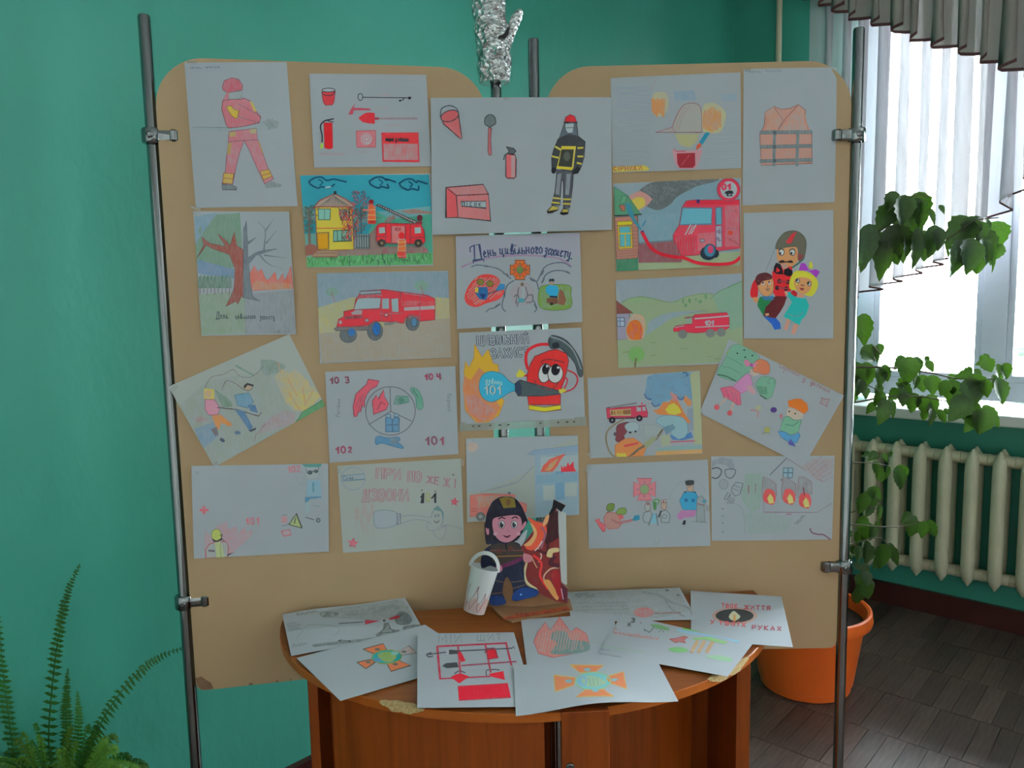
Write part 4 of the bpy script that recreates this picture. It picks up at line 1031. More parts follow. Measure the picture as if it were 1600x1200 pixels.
for o, P, r0 in ((OA, [(100, 520), (300, 620), (600, 600), (900, 585), (1040, 545), (1200, 430), (1400, 400)], .0035), (OA, [(300, 600), (600, 420), (720, 240), (860, 235)], .0035), (OB, [(100, 500), (300, 470), (500, 470), (660, 482), (900, 520), (1100, 560), (1380, 560)], .0042), (OB, [(420, 300), (480, 370), (520, 450)], .0025), (OB, [(60, 760), (300, 740), (520, 700), (800, 700), (970, 730), (1150, 760)], .0035), (OB, [(380, 610), (440, 640), (520, 690)], .002), (OC, [(60, 210), (280, 215), (440, 220), (590, 255)], .0022), (OC, [(100, 700), (300, 700), (480, 715), (660, 712), (820, 670)], .0025), (OC, [(60, 900), (260, 850), (460, 800), (540, 865)], .0025), (OC, [(200, 620), (430, 560), (480, 700), (500, 800)], .002)):
    br([A5(x, y, o) for x, y in P], r0, r0 * .5)
LM = {}
def leaf_mesh(wr, seed):
    """ovate serrated blade, cupped and drooping; length 1 along -z, 26 faces"""
    key = (round(wr, 1), seed)
    if key in LM: return LM[key]
    n = 10; V = []; F = []; r = random.Random(seed)
    for i in range(n + 1):
        t = i / n; w_ = wr * .5 * math.sin(math.pi * min(1, t ** .72 * 1.0)) ** .85 * (1 if t < .97 else .3)
        if 0 < i < n: w_ *= 1 + (.09 if i % 2 else -.07)
        if i == 0: w_ = wr * .10
        if i == n: w_ = 0.003
        bend = -.22 * t * t + .10 * t
        for k, f in enumerate((-1, -.5, 0, .5, 1)):
            cup = .16 * wr * abs(f) ** 1.4 - .02; V.append((w_ * f, bend + cup * math.sin(math.pi * t) + (.02 * r.uniform(-1, 1) if abs(f) == 1 else 0), -t + .05 * abs(f) * math.sin(math.pi * t)))
    for i in range(n):
        for k in range(4): a = i * 5 + k; F.append((a, a + 1, a + 6, a + 5))
    me = mesh('leaf', V, F); me.materials.append(M['leaf'])
    for p in me.polygons: p.use_smooth = True
    LM[key] = me; return me
lrnd = random.Random(11); nleaf = 0
def leaf(o, x0, y0, x1, y1, wr=.72, dy=None, comp=False):
    global nleaf
    a = A5(x0, y0, o); b = A5(x1, y1, o); dy = lrnd.uniform(-.09, .10) if dy is None else dy
    p = hp(a[0], a[1], dy); q = hp(b[0], b[1], dy + lrnd.uniform(-.02, .015)); d = q - p; L = d.length
    wr = wr * lrnd.uniform(.82, 1.0)
    me = leaf_mesh(wr, lrnd.randint(0, 2)); ob = bpy.data.objects.new('leaf', me); COL.objects.link(ob)
    z = -d.normalized(); yv = Vector((lrnd.uniform(-.55, .55), -1, lrnd.uniform(-.2, .5))); yv = (yv - z * yv.dot(z)).normalized(); xv = yv.cross(z)
    ob.parent = hib; ob.matrix_parent_inverse = hib.matrix_basis.inverted()
    ob.matrix_basis = Matrix.Translation(p) @ Matrix((xv, yv, z)).transposed().to_4x4() @ Matrix.Scale(L, 4); nleaf += 1
    if not comp and lrnd.random() < .75 and abs(x1 - x0) + abs(y1 - y0) > 110:      # a smaller leaf tucked behind
        k = lrnd.uniform(.5, .75); ox, oy = lrnd.uniform(-70, 70), lrnd.uniform(-35, 55); a_ = lrnd.uniform(-.5, .5); dx, dy_ = (x1 - x0) * k, (y1 - y0) * k
        leaf(o, x0 + ox, y0 + oy, x0 + ox + dx * math.cos(a_) - dy_ * math.sin(a_), y0 + oy + dx * math.sin(a_) + dy_ * math.cos(a_), .72, dy + .05, True)
for L in ((570, 300, 450, 510), (650, 225, 660, 470, .9), (700, 230, 700, 650, .62), (750, 250, 810, 500, .7), (560, 460, 640, 700, .9), (500, 560, 480, 905, .5), (470, 560, 560, 800), (770, 480, 750, 810, .42), (900, 460, 870, 720, .62), (930, 480, 940, 660), (870, 330, 905, 460, .35), (400, 450, 350, 830, .5), (360, 460, 440, 680, .9), (300, 540, 200, 870, .6), (640, 480, 660, 760, .5), (700, 500, 690, 720, .6),
          (1180, 400, 1000, 640, .85), (1060, 560, 1055, 880, .72), (1120, 570, 1060, 840, .8), (1250, 500, 1390, 740, .75), (1210, 570, 1250, 850, .85), (1180, 560, 1175, 850, .8), (1130, 420, 1285, 385, .3), (1370, 430, 1400, 655, .85), (1300, 400, 1310, 530, .8), (1370, 600, 1362, 840, .2), (1190, 400, 1160, 600, .95), (1240, 430, 1270, 600, .9), (800, 240, 860, 300, .6), (1100, 480, 1010, 700, .7), (1280, 560, 1330, 760, .7)): leaf(OA, *L[:4], *(L[4:] or (.72,)))
for L in ((350, 50, 350, 310, .55), (330, 320, 450, 420, .9), (420, 300, 470, 440, .5), (470, 470, 480, 630, .85), (500, 450, 545, 590, .5), (370, 430, 350, 650, .8), (400, 440, 330, 560, .8), (330, 560, 300, 700, .8), (470, 590, 440, 715, .7), (660, 380, 590, 490, .8), (700, 385, 690, 615, .85), (740, 390, 800, 540, .7), (840, 415, 895, 510, .7), (790, 530, 815, 665, .95), (760, 540, 750, 650, .8), (880, 530, 890, 690, .8), (1000, 570, 950, 700, .8), (1060, 570, 1020, 770, .95), (1150, 560, 1240, 775, 1.0), (1200, 520, 1270, 720, .8), (1200, 490, 1060, 550, .8), (1330, 380, 1230, 455, .8), (1290, 400, 1350, 510, .9), (1440, 440, 1480, 570, .75), (1380, 450, 1420, 560, .7), (1390, 560, 1455, 765, .72), (1300, 560, 1315, 715, .5), (1370, 540, 1300, 660, .8), (620, 640, 540, 730, .8), (620, 600, 740, 700, .7), (650, 660, 660, 780, .8), (730, 670, 730, 835, .8), (790, 690, 820, 835, .75), (840, 690, 930, 830, .8), (880, 790, 870, 930, .7), (930, 800, 1000, 915, .5), (1160, 700, 1020, 890, .85), (1230, 790, 1150, 980, .95), (1180, 760, 1230, 960, .9), (1310, 790, 1250, 1000, .8), (1280, 770, 1425, 950, .45), (530, 720, 470, 925, .7), (560, 720, 590, 880, .5), (430, 740, 370, 840, .7), (350, 620, 370, 720, .8), (500, 660, 430, 780, .8), (1000, 540, 1090, 560, .6), (600, 590, 680, 640, .4), (280, 430, 290, 650, .8), (250, 620, 230, 800, .7), (230, 100, 215, 260, .5), (230, 300, 215, 470, .6)): leaf(OB, *L[:4], *(L[4:] or (.72,)))
for L in ((450, 130, 385, 200, .8), (490, 140, 535, 215, .7), (430, 200, 440, 300, .8), (470, 240, 460, 365, .55), (540, 240, 520, 355, .6), (600, 250, 655, 435, .62), (390, 410, 480, 510, .8), (350, 450, 320, 625, .8), (420, 470, 400, 620, .6), (470, 540, 470, 680, .4), (720, 610, 645, 690, .9), (740, 650, 710, 800, .85), (820, 670, 800, 815, .5), (850, 660, 920, 810, .5), (370, 640, 290, 730, .8), (380, 680, 350, 840, .9), (330, 740, 290, 860, .8), (430, 700, 400, 830, .7), (300, 860, 310, 1000, .6), (390, 850, 370, 1010, .85), (490, 850, 480, 1065, .7), (550, 860, 625, 1030, .45), (330, 1000, 380, 1120, .7), (360, 1060, 385, 1190, .8), (310, 1080, 330, 1190, .8), (200, 520, 190, 640, .7), (190, 700, 180, 860, .8), (440, 960, 430, 1060, .7), (180, 150, 160, 320, .7), (200, 900, 170, 1060, .7), (350, 1150, 400, 1290, .8), (310, 1180, 300, 1330, .8)): leaf(OC, *L[:4], *(L[4:] or (.72,)))

# ------------------------------------------------------------------ fern at the lower left
FD = 1.66
fb_ = at_y(95, 1245, FD)
fern = empty('potted_fern', Vector((fb_.x, FD, 0))); tag(fern, 'bushy sword fern with long arching fronds at the lower left, before the teal wall', 'plant')
pc = Vector((fb_.x, FD + .02, 0)); zt = fb_.z - .06
mb = MB(); mb.lathe([(0, 0), (.075, 0), (.082, .01), (.108, zt - .04), (.118, zt - .035), (.120, zt), (.112, zt), (.104, zt - .05), (0, zt - .05)], pc, 40); mb.build('pot', M['pot'], fern, True)
mb = MB(); mb.lathe([(0, zt - .02), (.106, zt - .025)], pc, 30); mb.build('soil', M['soil'], fern, True)
def frond(P3, L0, mat='fern', n=None, seed=1, curl=.0, thin=1.0, fine=False):
    r = random.Random(seed); C = [Vector(c) for c in cr([tuple(p) for p in P3], 8)]; N = len(C); mb = MB()
    mb.tube(C, [.0022 - .0016 * i / (N - 1) for i in range(N)], 5)
    tot = sum((C[i + 1] - C[i]).length for i in range(N - 1)); sp = .0115 if not fine else .0078; m_ = n or int(tot / sp)
    for k in range(m_):
        t = (k + .6) / m_ * (N - 1); i = min(int(t), N - 2); f = t - i; p = C[i].lerp(C[i + 1], f); tg = (C[i + 1] - C[i]).normalized(); u = t / (N - 1)
        side = tg.cross(Vector((0, -1, .15))).normalized(); 
        for sg in (-1, 1):
            prof = min(1, u * 6 + .25) * (1 - u ** 1.5) ** .9 + .16; L = L0 * prof * r.uniform(.82, 1.1)
            d = (side * sg + tg * .28 + Vector((0, r.uniform(-.3, .1), 0)) - UP * (.15 + curl * r.random())).normalized(); nn = d.cross(tg).normalized()
            w_ = min(.0052 if not fine else .0040, L * .34) * thin; a = p + tg * r.uniform(-.001, .001)
            q1 = a + d * L * .5 + tg * w_ * .2 + nn * .002; e = a + d * L - UP * L * (.1 + curl * .5) + tg * L * .12
            mb.add([a - tg * w_ * .55, a + tg * w_ * .7, q1 + tg * w_ * .8, e, q1 - tg * w_], [(0, 1, 2, 4), (4, 2, 3)])
    return mb.build('frond', M[mat], fern, fix=False)
def fpx(P): return [at_y(x, y, FD + d) for x, y, d in P]
R0 = (95, 1240, .0)
frond(fpx([(88, 1240, .0), (76, 1160, .0), (84, 1050, .0), (95, 975, .0), (108, 920, .01), (125, 882, .02)]), .0215, seed=1)
frond(fpx([(118, 1240, .0), (145, 1160, .0), (172, 1105, .0), (215, 1052, .01), (250, 1026, .02), (292, 1010, .03)]), .0205, seed=2, curl=.5, thin=.8)
frond(fpx([(60, 1240, -.02), (26, 1190, -.03), (12, 1110, -.04), (3, 1030, -.05), (-2, 950, -.06)]), .026, seed=3)
frond(fpx([(100, 1240, .02), (104, 1150, .02), (104, 1090, .03), (106, 1045, .04)]), .020, seed=4, fine=True)
frond(fpx([(108, 1240, .0), (120, 1180, .0), (123, 1120, .01), (121, 1080, .02)]), .020, seed=5, fine=True)
frond(fpx([(80, 1240, .03), (62, 1150, .03), (42, 1095, .04), (22, 1062, .05)]), .024, seed=6)
frond(fpx([(50, 1240, .0), (20, 1200, .0), (-5, 1150, .0), (-20, 1120, 0)]), .03, seed=7)
frond(fpx([(70, 1240, .05), (52, 1150, .05), (30, 1075, .05), (-6, 1022, .06)]), .022, seed=8)
frond(fpx([(85, 1240, .03), (66, 1180, .03), (50, 1120, .03), (58, 1058, .03)]), .020, seed=12, thin=.7)
r_ = random.Random(21)
for i in range(46):
    a = r_.uniform(-1, 1); x0 = 90 + a * 45; xt = 90 + a * 125 + r_.uniform(-15, 15); yt = 1140 + abs(a) * 30 + r_.uniform(-16, 34); d = r_.uniform(-.09, .02)
    frond(fpx([(x0, 1250, d * .3), ((x0 + xt) / 2, 1196, d * .7), (xt, yt, d), (xt + a * 14, yt + 10, d)]), r_.uniform(.011, .017), 'fern_young' if r_.random() < .7 else 'fern', seed=30 + i, fine=True, curl=.4)
# ------------------------------------------------------------------ the drawings on the boards
def board_pts(quad, side, lift):
    out = []
    for i, (u, v) in enumerate(quad):
        s = side if len(side) == 1 else (side[0] if i in (0, 3) else side[1])
        p0, n = (BL0, NL) if s == 'L' else (BR0, NR)
        out.append(on_plane(u, v, p0 + n * (.0012 + lift), n))
    return out
def BP(label, quad, side='L', lift=0.0, bulge=(.0012, .0008), mat='paper', curl=None):
    return Sheet(quad, board_pts(quad, side, lift), label, bulge=bulge, mat=mat, curl=curl)
Q = 20 / 3.0
BK = (22, 22, 28); GR = (95, 98, 102); LG = (118, 126, 130); RED = (185, 28, 34); PNK = (165, 95, 105); BLU = (60, 105, 140); DBL = (35, 45, 80)

# -- 1 firefighter with folded arms
s = BP('pencil drawing of a red-suited firefighter with folded arms, top left of the board', [(288, 98), (448, 97), (465, 322), (306, 325)]).frame((280, 90), 5)
s.scrib(85, 85, 90, 18, DBL, .7, .6, 2); s.scrib(205, 82, 110, 16, DBL, .7, .6, 0, seed=4)
sk = (160, 85, 95)
s.poly([(100, 545), (370, 548), (600, 518), (770, 500), (770, 540), (690, 560), (380, 575), (100, 565)], (112, 128, 130), .35)
s.line([(110, 540), (370, 545), (620, 505)], (70, 85, 85), 1.0, .6)
s.hatch([(650, 500), (700, 470), (775, 500), (770, 545), (700, 560)], (60, 68, 68), 1, .5, 40, 12)
s.poly([(340, 250), (335, 230), (350, 180), (410, 158), (460, 170), (492, 215), (490, 250), (440, 262), (380, 275)], (155, 72, 84), .85, (110, 60, 70), 1)
s.poly([(385, 275), (490, 258), (485, 310), (440, 330), (385, 320)], (120, 130, 128), .5, (90, 100, 100), .7)
s.poly([(370, 270), (390, 275), (380, 325), (335, 335)], sk, .7)
s.poly([(340, 335), (400, 325), (480, 325), (500, 315), (550, 335), (600, 420), (635, 460), (625, 505), (500, 535), (385, 548), (365, 520), (330, 400)], (160, 84, 94), .85, (105, 50, 60), 1)
s.line([(460, 360), (590, 430), (630, 460)], (90, 50, 60), .8, .7); s.line([(450, 455), (560, 490), (620, 500)], (90, 50, 60), .8, .6)
s.poly([(365, 385), (400, 372), (430, 405), (465, 410), (450, 475), (410, 455)], (165, 140, 40), .9, (110, 85, 40), .7)
s.poly([(548, 340), (575, 350), (605, 420), (580, 415)], (160, 140, 40), .8)
s.poly([(390, 575), (600, 550), (610, 640), (500, 650), (380, 660)], sk, .8, (110, 60, 70), .8)
s.poly([(390, 580), (440, 575), (440, 612), (392, 618)], (150, 125, 60), .6); s.poly([(545, 560), (598, 552), (600, 590), (550, 590)], (150, 125, 60), .6)
s.poly([(385, 655), (505, 645), (470, 740), (440, 860), (415, 990), (335, 985), (360, 880), (370, 760)], sk, .75, (110, 60, 70), .9)
s.poly([(505, 645), (612, 640), (650, 740), (690, 860), (735, 945), (668, 985), (620, 890), (545, 720)], sk, .75, (110, 60, 70), .9)
s.poly([(380, 665), (408, 665), (398, 750), (372, 750)], (150, 118, 40), .8); s.poly([(610, 645), (628, 660), (655, 740), (645, 745)], (140, 105, 50), .8)
s.poly([(345, 900), (425, 905), (412, 985), (338, 980)], (160, 130, 55), .9, (120, 60, 50), .8); s.line([(340, 940), (420, 945)], (140, 70, 60), 1)
s.poly([(630, 885), (700, 870), (725, 925), (655, 955)], (160, 130, 55), .9, (120, 60, 50), .8); s.line([(640, 920), (715, 900)], (140, 70, 60), 1)
s.poly([(335, 990), (415, 995), (450, 1015), (445, 1032), (335, 1032)], (85, 92, 95), .8, (60, 65, 70), .8)
s.poly([(670, 990), (720, 965), (800, 990), (795, 1010), (675, 1018)], (100, 108, 110), .7)
s.poly([(380, 770), (440, 790), (430, 830), (390, 820)], (165, 60, 80), .45)
s.finish([(306, 326, 16, 5, 20), (300, 98, 14, 5, 0)])

# -- 2 fire tools sheet
s = BP('small drawing of red fire tools: bucket, hook, axe, shovel, extinguisher and crate', [(483, 115), (666, 117), (674, 260), (491, 262)], lift=.0003).frame((470, 100), Q)
s.line([(130, 155), (1260, 180)], (115, 120, 128), .5, .5); s.line([(160, 1020), (840, 1015)], (115, 120, 128), .5, .4)
s.poly([(218, 290), (360, 285), (345, 400), (325, 425), (255, 428), (235, 395)], (180, 48, 55), 1, (120, 25, 35), 1)
s.ell(288, 272, 68, 20, (140, 145, 150), 1, BK, 1.1); s.line([(222, 290), (240, 318), (290, 328), (335, 318), (358, 285)], BK, 1.2, .9, True)
s.scrib(225, 462, 70, 14, PNK, .5, .5, 0)
s.ell(620, 343, 25, 36, ol=BK, w=1.1, fill=False); s.line([(648, 347), (1130, 352)], BK, 1.3)
s.poly([(1118, 340), (1155, 343), (1135, 372), (1120, 365)], BK); s.line([(1075, 355), (1065, 372), (1040, 380)], BK, 1.3); s.ell(1033, 382, 13, 9, BK)
s.scrib(805, 325, 120, 14, PNK, .5, .5); s.scrib(780, 468, 125, 16, PNK, .5, .5)
s.poly([(495, 525), (520, 470), (565, 410), (550, 455), (725, 463), (725, 482), (552, 482), (540, 525)], (150, 50, 68), .95)
s.poly(cr([(603, 562), (650, 525), (700, 508), (765, 512)], 4) + [(768, 620), (700, 615), (640, 600)], (192, 32, 42), 1, (160, 20, 30), .8)
s.poly([(768, 555), (812, 555), (812, 580), (768, 580)], (125, 40, 55)); s.poly([(812, 558), (1215, 556), (1215, 576), (812, 578)], (128, 100, 108), .8)
s.scrib(890, 645, 140, 14, PNK, .5, .5)
s.poly([(240, 610), (325, 612), (333, 860), (325, 878), (290, 885), (250, 872)], (196, 18, 26), 1, (150, 15, 20), .8)
s.line([(222, 810), (222, 740), (205, 665), (215, 620), (250, 590), (290, 580), (340, 570)], BK, 1.8, 1, True); s.line([(280, 590), (340, 605)], BK, 1.3)
s.poly([(205, 825), (235, 825), (230, 878), (200, 878)], (150, 175, 60), .9)
s.scrib(200, 945, 255, 18, PNK, .6, .6, 0, seed=5)
s.poly([(578, 698), (778, 692), (778, 865), (585, 866)], (165, 88, 95), .9, (150, 60, 70), 1.2); s.ell(682, 780, 58, 62, (150, 140, 145), .95)
s.line(cr([(700, 770), (680, 755), (662, 780), (680, 805), (712, 795), (718, 755), (690, 730), (650, 745), (640, 790), (665, 830)], 4), (165, 90, 100), 1.4, .8)
s.scrib(595, 925, 110, 14, PNK, .5, .5, seed=6)
s.poly([(842, 718), (1222, 715), (1232, 1018), (855, 1015)], (188, 40, 45), 1, (160, 30, 45), 1.4); s.poly([(860, 830), (1215, 830), (1222, 1000), (865, 1000)], (178, 62, 60), .5)
s.text('ящик з піском', 885, 802, 48, BK, 1.5, .95, 1, wd=.75, sp=.1)
s.finish()

# -- 3 burning tree, half green half grey
s = BP('drawing of one tree split into green living half and grey burnt half', [(302, 330), (452, 331), (463, 522), (315, 525)], bulge=(.001, .001), curl=lambda u, v: .007 * max(0, u - .55) ** 2 * 4).frame((180, 300), 4)
s.poly([(500, 150), (780, 130), (800, 460), (520, 510), (495, 330)], (92, 118, 98), .8); s.poly([(495, 150), (640, 130), (560, 240), (500, 330)], (92, 122, 140), .6)
s.poly([(515, 420), (620, 450), (745, 480), (740, 540), (520, 510)], (85, 110, 138), .7)
s.poly([(525, 640), (740, 620), (810, 640), (815, 885), (540, 895)], (110, 128, 100), .6)
s.poly([(805, 640), (1115, 610), (1130, 880), (815, 890)], (112, 114, 120), .5)
for i in range(9):
    x = 530 + i * 23; s.line([(x, 640 - i % 2 * 12), (x + 3, 530)], (95, 60, 62), 1.0, .7); s.poly([(x - 12, 600), (x - 8, 530), (x + 10, 515), (x + 16, 600)], (60, 95, 72), .6)
s.poly([(845, 615), (838, 520), (870, 460), (890, 500), (912, 480), (940, 545), (960, 550), (1000, 500), (1015, 560), (1048, 510), (1065, 555), (1098, 465), (1112, 600)], (185, 80, 62), .8, (165, 60, 60), .7)
s.poly([(850, 612), (880, 550), (960, 570), (1030, 560), (1105, 575), (1110, 605)], (195, 95, 45), .6)
tb = (120, 62, 52)
s.poly([(800, 360), (802, 660), (790, 650), (765, 700), (755, 680), (690, 715), (720, 660), (745, 600), (750, 480), (715, 390), (600, 350), (570, 330), (512, 410), (555, 330), (540, 280), (590, 320), (690, 340), (640, 260), (700, 310), (720, 335), (745, 250), (760, 335)], tb, .9, (95, 50, 45), .8)
tg = (85, 92, 100)
s.poly([(802, 660), (905, 680), (860, 650), (845, 560), (835, 450), (880, 395), (1010, 355), (930, 362), (875, 380), (830, 410), (828, 330), (880, 285), (826, 310), (820, 180), (803, 230)], tg, .8, (70, 78, 85), .7)
for p in ([(930, 360), (938, 240), (890, 185)], [(938, 245), (990, 170)], [(945, 320), (1010, 240)], [(905, 395), (960, 450), (1050, 480)], [(935, 395), (1065, 412)]): s.line(p, tg, 2.2, .85, True, True)
s.line([(810, 640), (818, 885)], (90, 95, 100), .6, .6)
s.text('День', 632, 792, 46, (45, 52, 60), .9, .9, 0, wd=.6); s.text('цивільного', 752, 792, 36, (45, 52, 60), .8, .85, 0, wd=.58); s.text('захисту', 905, 796, 36, (45, 52, 60), .8, .85, 0, wd=.62)
s.scrib(990, 882, 95, 20, (80, 82, 90), .7, .6)
s.finish([(305, 334, 10, 6, 30)])

# -- 4 people running from a forest fire, hung askew
s = BP('tilted crayon drawing of two people fleeing a forest fire, hung askew on the left', [(263, 604), (452, 522), (508, 634), (335, 730)], lift=-.0006, mat='paper_warm', bulge=(.0008, .0008)).frame((180, 560), 4)
s.poly([(400, 300), (600, 130), (900, 80), (1040, 60), (1180, 300), (1290, 330), (900, 520), (640, 680), (560, 580)], (122, 128, 112), .45)
s.poly([(930, 0), (1000, 5), (1080, 40), (1060, 80), (960, 100), (925, 60)], (90, 112, 90), .5); s.line([(780, 35), (830, 65), (885, 95)], (70, 110, 82), 2.5, .6)
s.line(cr([(580, 180), (620, 110), (700, 90), (760, 60), (800, 100), (860, 110), (900, 90), (950, 40)], 4), (95, 78, 75), .9, .7)
s.line(cr([(690, 190), (720, 130), (780, 150), (830, 190)], 4), (90, 60, 60), 1, .7)
s.poly([(1010, 110), (1060, 60), (1090, 100), (1130, 60), (1180, 110), (1230, 180), (1290, 235), (1200, 330), (1130, 320), (1085, 270)], (160, 140, 80), .4); s.hatch([(1040, 60), (1180, 110), (1290, 235), (1200, 330), (1085, 270)], (178, 140, 50), 1.6, .6, 65, 14); s.poly([(1090, 250), (1130, 190), (1190, 230), (1240, 200), (1280, 240), (1200, 320), (1140, 310)], (180, 145, 45), .6)
for a_ in ([(1030, 20), (1050, 80)], [(1090, 120), (1150, 230)], [(1180, 180), (1200, 290)], [(1100, 210), (1170, 320)], [(1240, 200), (1200, 280)]): s.line(a_, (180, 110, 35), 1.4, .6)
s.poly([(1145, 400), (1180, 330), (1250, 290), (1310, 250), (1320, 300), (1200, 380)], (70, 118, 78), .9, (40, 80, 50), .9)
s.poly([(910, 460), (960, 380), (1060, 320), (1140, 330), (1140, 390), (1000, 440)], (140, 100, 100), .35); s.line([(890, 510), (900, 470), (960, 400)], (110, 60, 60), .8, .6)
s.poly([(500, 440), (640, 390), (660, 480), (560, 560), (530, 530)], (90, 118, 140), .55); s.poly([(480, 370), (560, 360), (600, 380), (520, 400)], (140, 100, 95), .5)
s.poly([(640, 180), (740, 250), (760, 290), (690, 300)], (85, 110, 85), .6)
s.poly([(575, 180), (640, 185), (640, 250), (570, 245)], (170, 150, 60), .8); s.ell(600, 215, 22, 26, (165, 130, 90), .8)
s.poly([(580, 250), (640, 250), (675, 300), (660, 345), (600, 350), (575, 310)], (168, 112, 130), .9, (120, 70, 90), .8)
s.poly([(620, 350), (680, 345), (750, 400), (740, 420), (680, 395), (665, 440), (650, 440)], (195, 110, 60), .9)
s.line([(660, 300), (780, 310), (920, 350), (935, 330)], (70, 60, 60), 1.6, .8)
s.ell(855, 170, 26, 22, (150, 125, 100), .8, (60, 50, 50), .8); s.line([(835, 170), (850, 150), (885, 160)], (40, 35, 35), 2.5, .9)
s.poly([(770, 220), (860, 205), (890, 260), (850, 300), (790, 285)], (88, 122, 142), .85, (60, 90, 110), .8)
s.poly([(770, 310), (830, 320), (885, 420), (860, 440), (820, 380)], (72, 100, 130), .9); s.poly([(850, 280), (900, 280), (915, 330), (870, 320)], (60, 95, 130), .9)
s.poly([(855, 440), (905, 420), (900, 435), (870, 448)], (60, 65, 75)); s.ell(785, 455, 20, 11, (70, 85, 110), .9); s.ell(683, 505, 18, 12, (60, 65, 85), .9, rot=30); s.poly([(610, 440), (650, 420), (660, 470), (640, 485)], (95, 85, 90), .8)
s.finish([(273, 605, 12, 6, -50), (337, 726, 12, 6, -30)])

# -- 5 emergency workers, mostly blank
s = BP('pale drawing with small yellow-helmeted firefighter, warning triangle and police officer', [(299, 728), (513, 724), (514, 861), (303, 873)], bulge=(.0015, .001), curl=lambda u, v: .005 * max(0, u - .6) ** 2 * 5).frame((290, 710), Q)
s.poly([(150, 565), (182, 565), (182, 535), (208, 535), (208, 565), (245, 568), (243, 590), (212, 590), (210, 620), (182, 620), (180, 592), (150, 590)], (175, 75, 88), .85)
s.poly([(200, 1070), (205, 780), (260, 850), (330, 740), (440, 690), (450, 780), (540, 740), (560, 830), (630, 740), (640, 800), (710, 790), (690, 850), (560, 970), (450, 1060)], (160, 108, 118), .45)
s.poly([(215, 1080), (215, 990), (250, 935), (310, 915), (430, 905), (455, 960), (445, 1070)], (140, 140, 135), .6, (150, 50, 70), 1)
s.poly([(310, 915), (370, 905), (420, 1070), (330, 1075)], (150, 158, 100), .7); s.line([(365, 930), (375, 1070)], (110, 120, 60), .8, .8)
s.poly(cr([(275, 830), (300, 785), (350, 780), (378, 830), (365, 890), (300, 895)], 4, True), (150, 155, 70), .9, (100, 105, 50), .8)
s.line([(285, 880), (330, 900), (380, 875)], (40, 42, 40), 1.6, .9, True); s.line([(290, 898), (330, 905), (385, 885)], (40, 42, 40), 1.2, .9, True); s.line([(365, 840), (388, 830), (380, 870), (410, 900)], (55, 50, 55), 1.2)
s.poly([(240, 990), (310, 995), (310, 1015), (240, 1010)], (85, 70, 85), .8); s.poly([(440, 1060), (520, 1012), (500, 1020), (445, 1035)], (60, 40, 50), .9)
s.text('101', 640, 728, 68, (165, 82, 95), 1.9, .8, -3, sp=.35); s.text('102', 1075, 185, 62, (165, 88, 100), 1.9, .8, -3, sp=.3)
s.poly([(1165, 612), (1085, 728), (1215, 762), (1205, 735)], (138, 146, 95), .9, (60, 65, 50), 1.3); s.line([(1160, 612), (1218, 760)], (55, 58, 48), 2, .9); s.line([(1155, 660), (1142, 712)], BK, 1.3)
s.line([(1010, 740), (1060, 735), (1100, 700), (1130, 640)], (80, 80, 88), 1, .7)
s.poly([(1010, 640), (1065, 640), (1070, 710), (1000, 710)], (165, 105, 112), .6); s.line([(1015, 630), (1060, 625)], GR, 1.2, .7)
s.poly([(1005, 795), (1095, 780), (1105, 835), (1030, 850)], (160, 120, 125), .5, (165, 70, 85), 1)
s.poly([(1215, 95), (1240, 88), (1420, 85), (1415, 115), (1390, 130), (1250, 130)], (62, 120, 115), .85)
s.poly([(1250, 132), (1385, 130), (1380, 230), (1330, 250), (1270, 245)], (140, 146, 145), .5); s.ell(1300, 185, 26, 22, (50, 55, 65), .9); s.ell(1362, 172, 24, 18, (50, 55, 65), .9); s.line([(1262, 150), (1268, 185), (1385, 165), (1388, 130)], (55, 62, 70), 1.2, .8)
s.poly([(1270, 270), (1400, 260), (1425, 430), (1265, 430)], (105, 140, 155), .7); s.poly([(1325, 285), (1345, 290), (1350, 370), (1335, 400), (1322, 360)], (75, 115, 135), .9)
s.line([(1150, 220), (1190, 300), (1260, 310)], (110, 120, 128), 1, .6); s.poly([(1250, 440), (1415, 430), (1415, 445), (1300, 462), (1250, 520)], (60, 108, 140), .85)
s.poly([(1250, 500), (1300, 480), (1300, 600), (1260, 610)], (115, 145, 145), .4)
s.line([(1255, 650), (1340, 675)], (50, 52, 60), 1.2, .8); s.ell(1385, 680, 18, 20, (110, 115, 120), .8, (60, 62, 72), 1.3); s.line([(1330, 525), (1400, 540)], (90, 92, 105), .8, .6); s.line([(1300, 630), (1470, 540)], (150, 115, 125), .8, .4)
s.finish([(308, 738, 6, 3, 0)])

# -- 6 house on fire and fire engine, painted
s = BP('painted picture of a yellow house on fire and a red fire engine with ladder', [(469, 274), (673, 271), (677, 415), (480, 418)], lift=.0002, bulge=(.001, .0006)).frame((460, 260), Q)
s.poly([(60, 95), (1400, 85), (1440, 560), (1440, 700), (100, 720), (80, 400)], (42, 125, 140), 1)
s.poly([(80, 420), (640, 520), (840, 480), (1420, 420), (1430, 540), (640, 600), (100, 560)], (70, 135, 140), .7)
s.poly([(850, 480), (1000, 560), (1420, 500), (1440, 900), (840, 900), (760, 700)], (58, 128, 108), .95); s.poly([(1090, 470), (1250, 450), (1430, 480), (1430, 500), (1180, 500)], (130, 95, 85), .85)
s.poly([(920, 585), (970, 530), (1030, 510), (1050, 540), (990, 590)], (110, 80, 70), .8)
s.poly([(90, 710), (230, 700), (230, 900), (110, 900)], (80, 135, 125), .8)
s.poly([(100, 920), (200, 870), (640, 860), (850, 620), (880, 840), (1350, 830), (1410, 920), (200, 940)], (120, 98, 92), .95)
s.poly([(110, 950), (1440, 900), (1440, 1020), (130, 1050)], (78, 135, 88), 1)
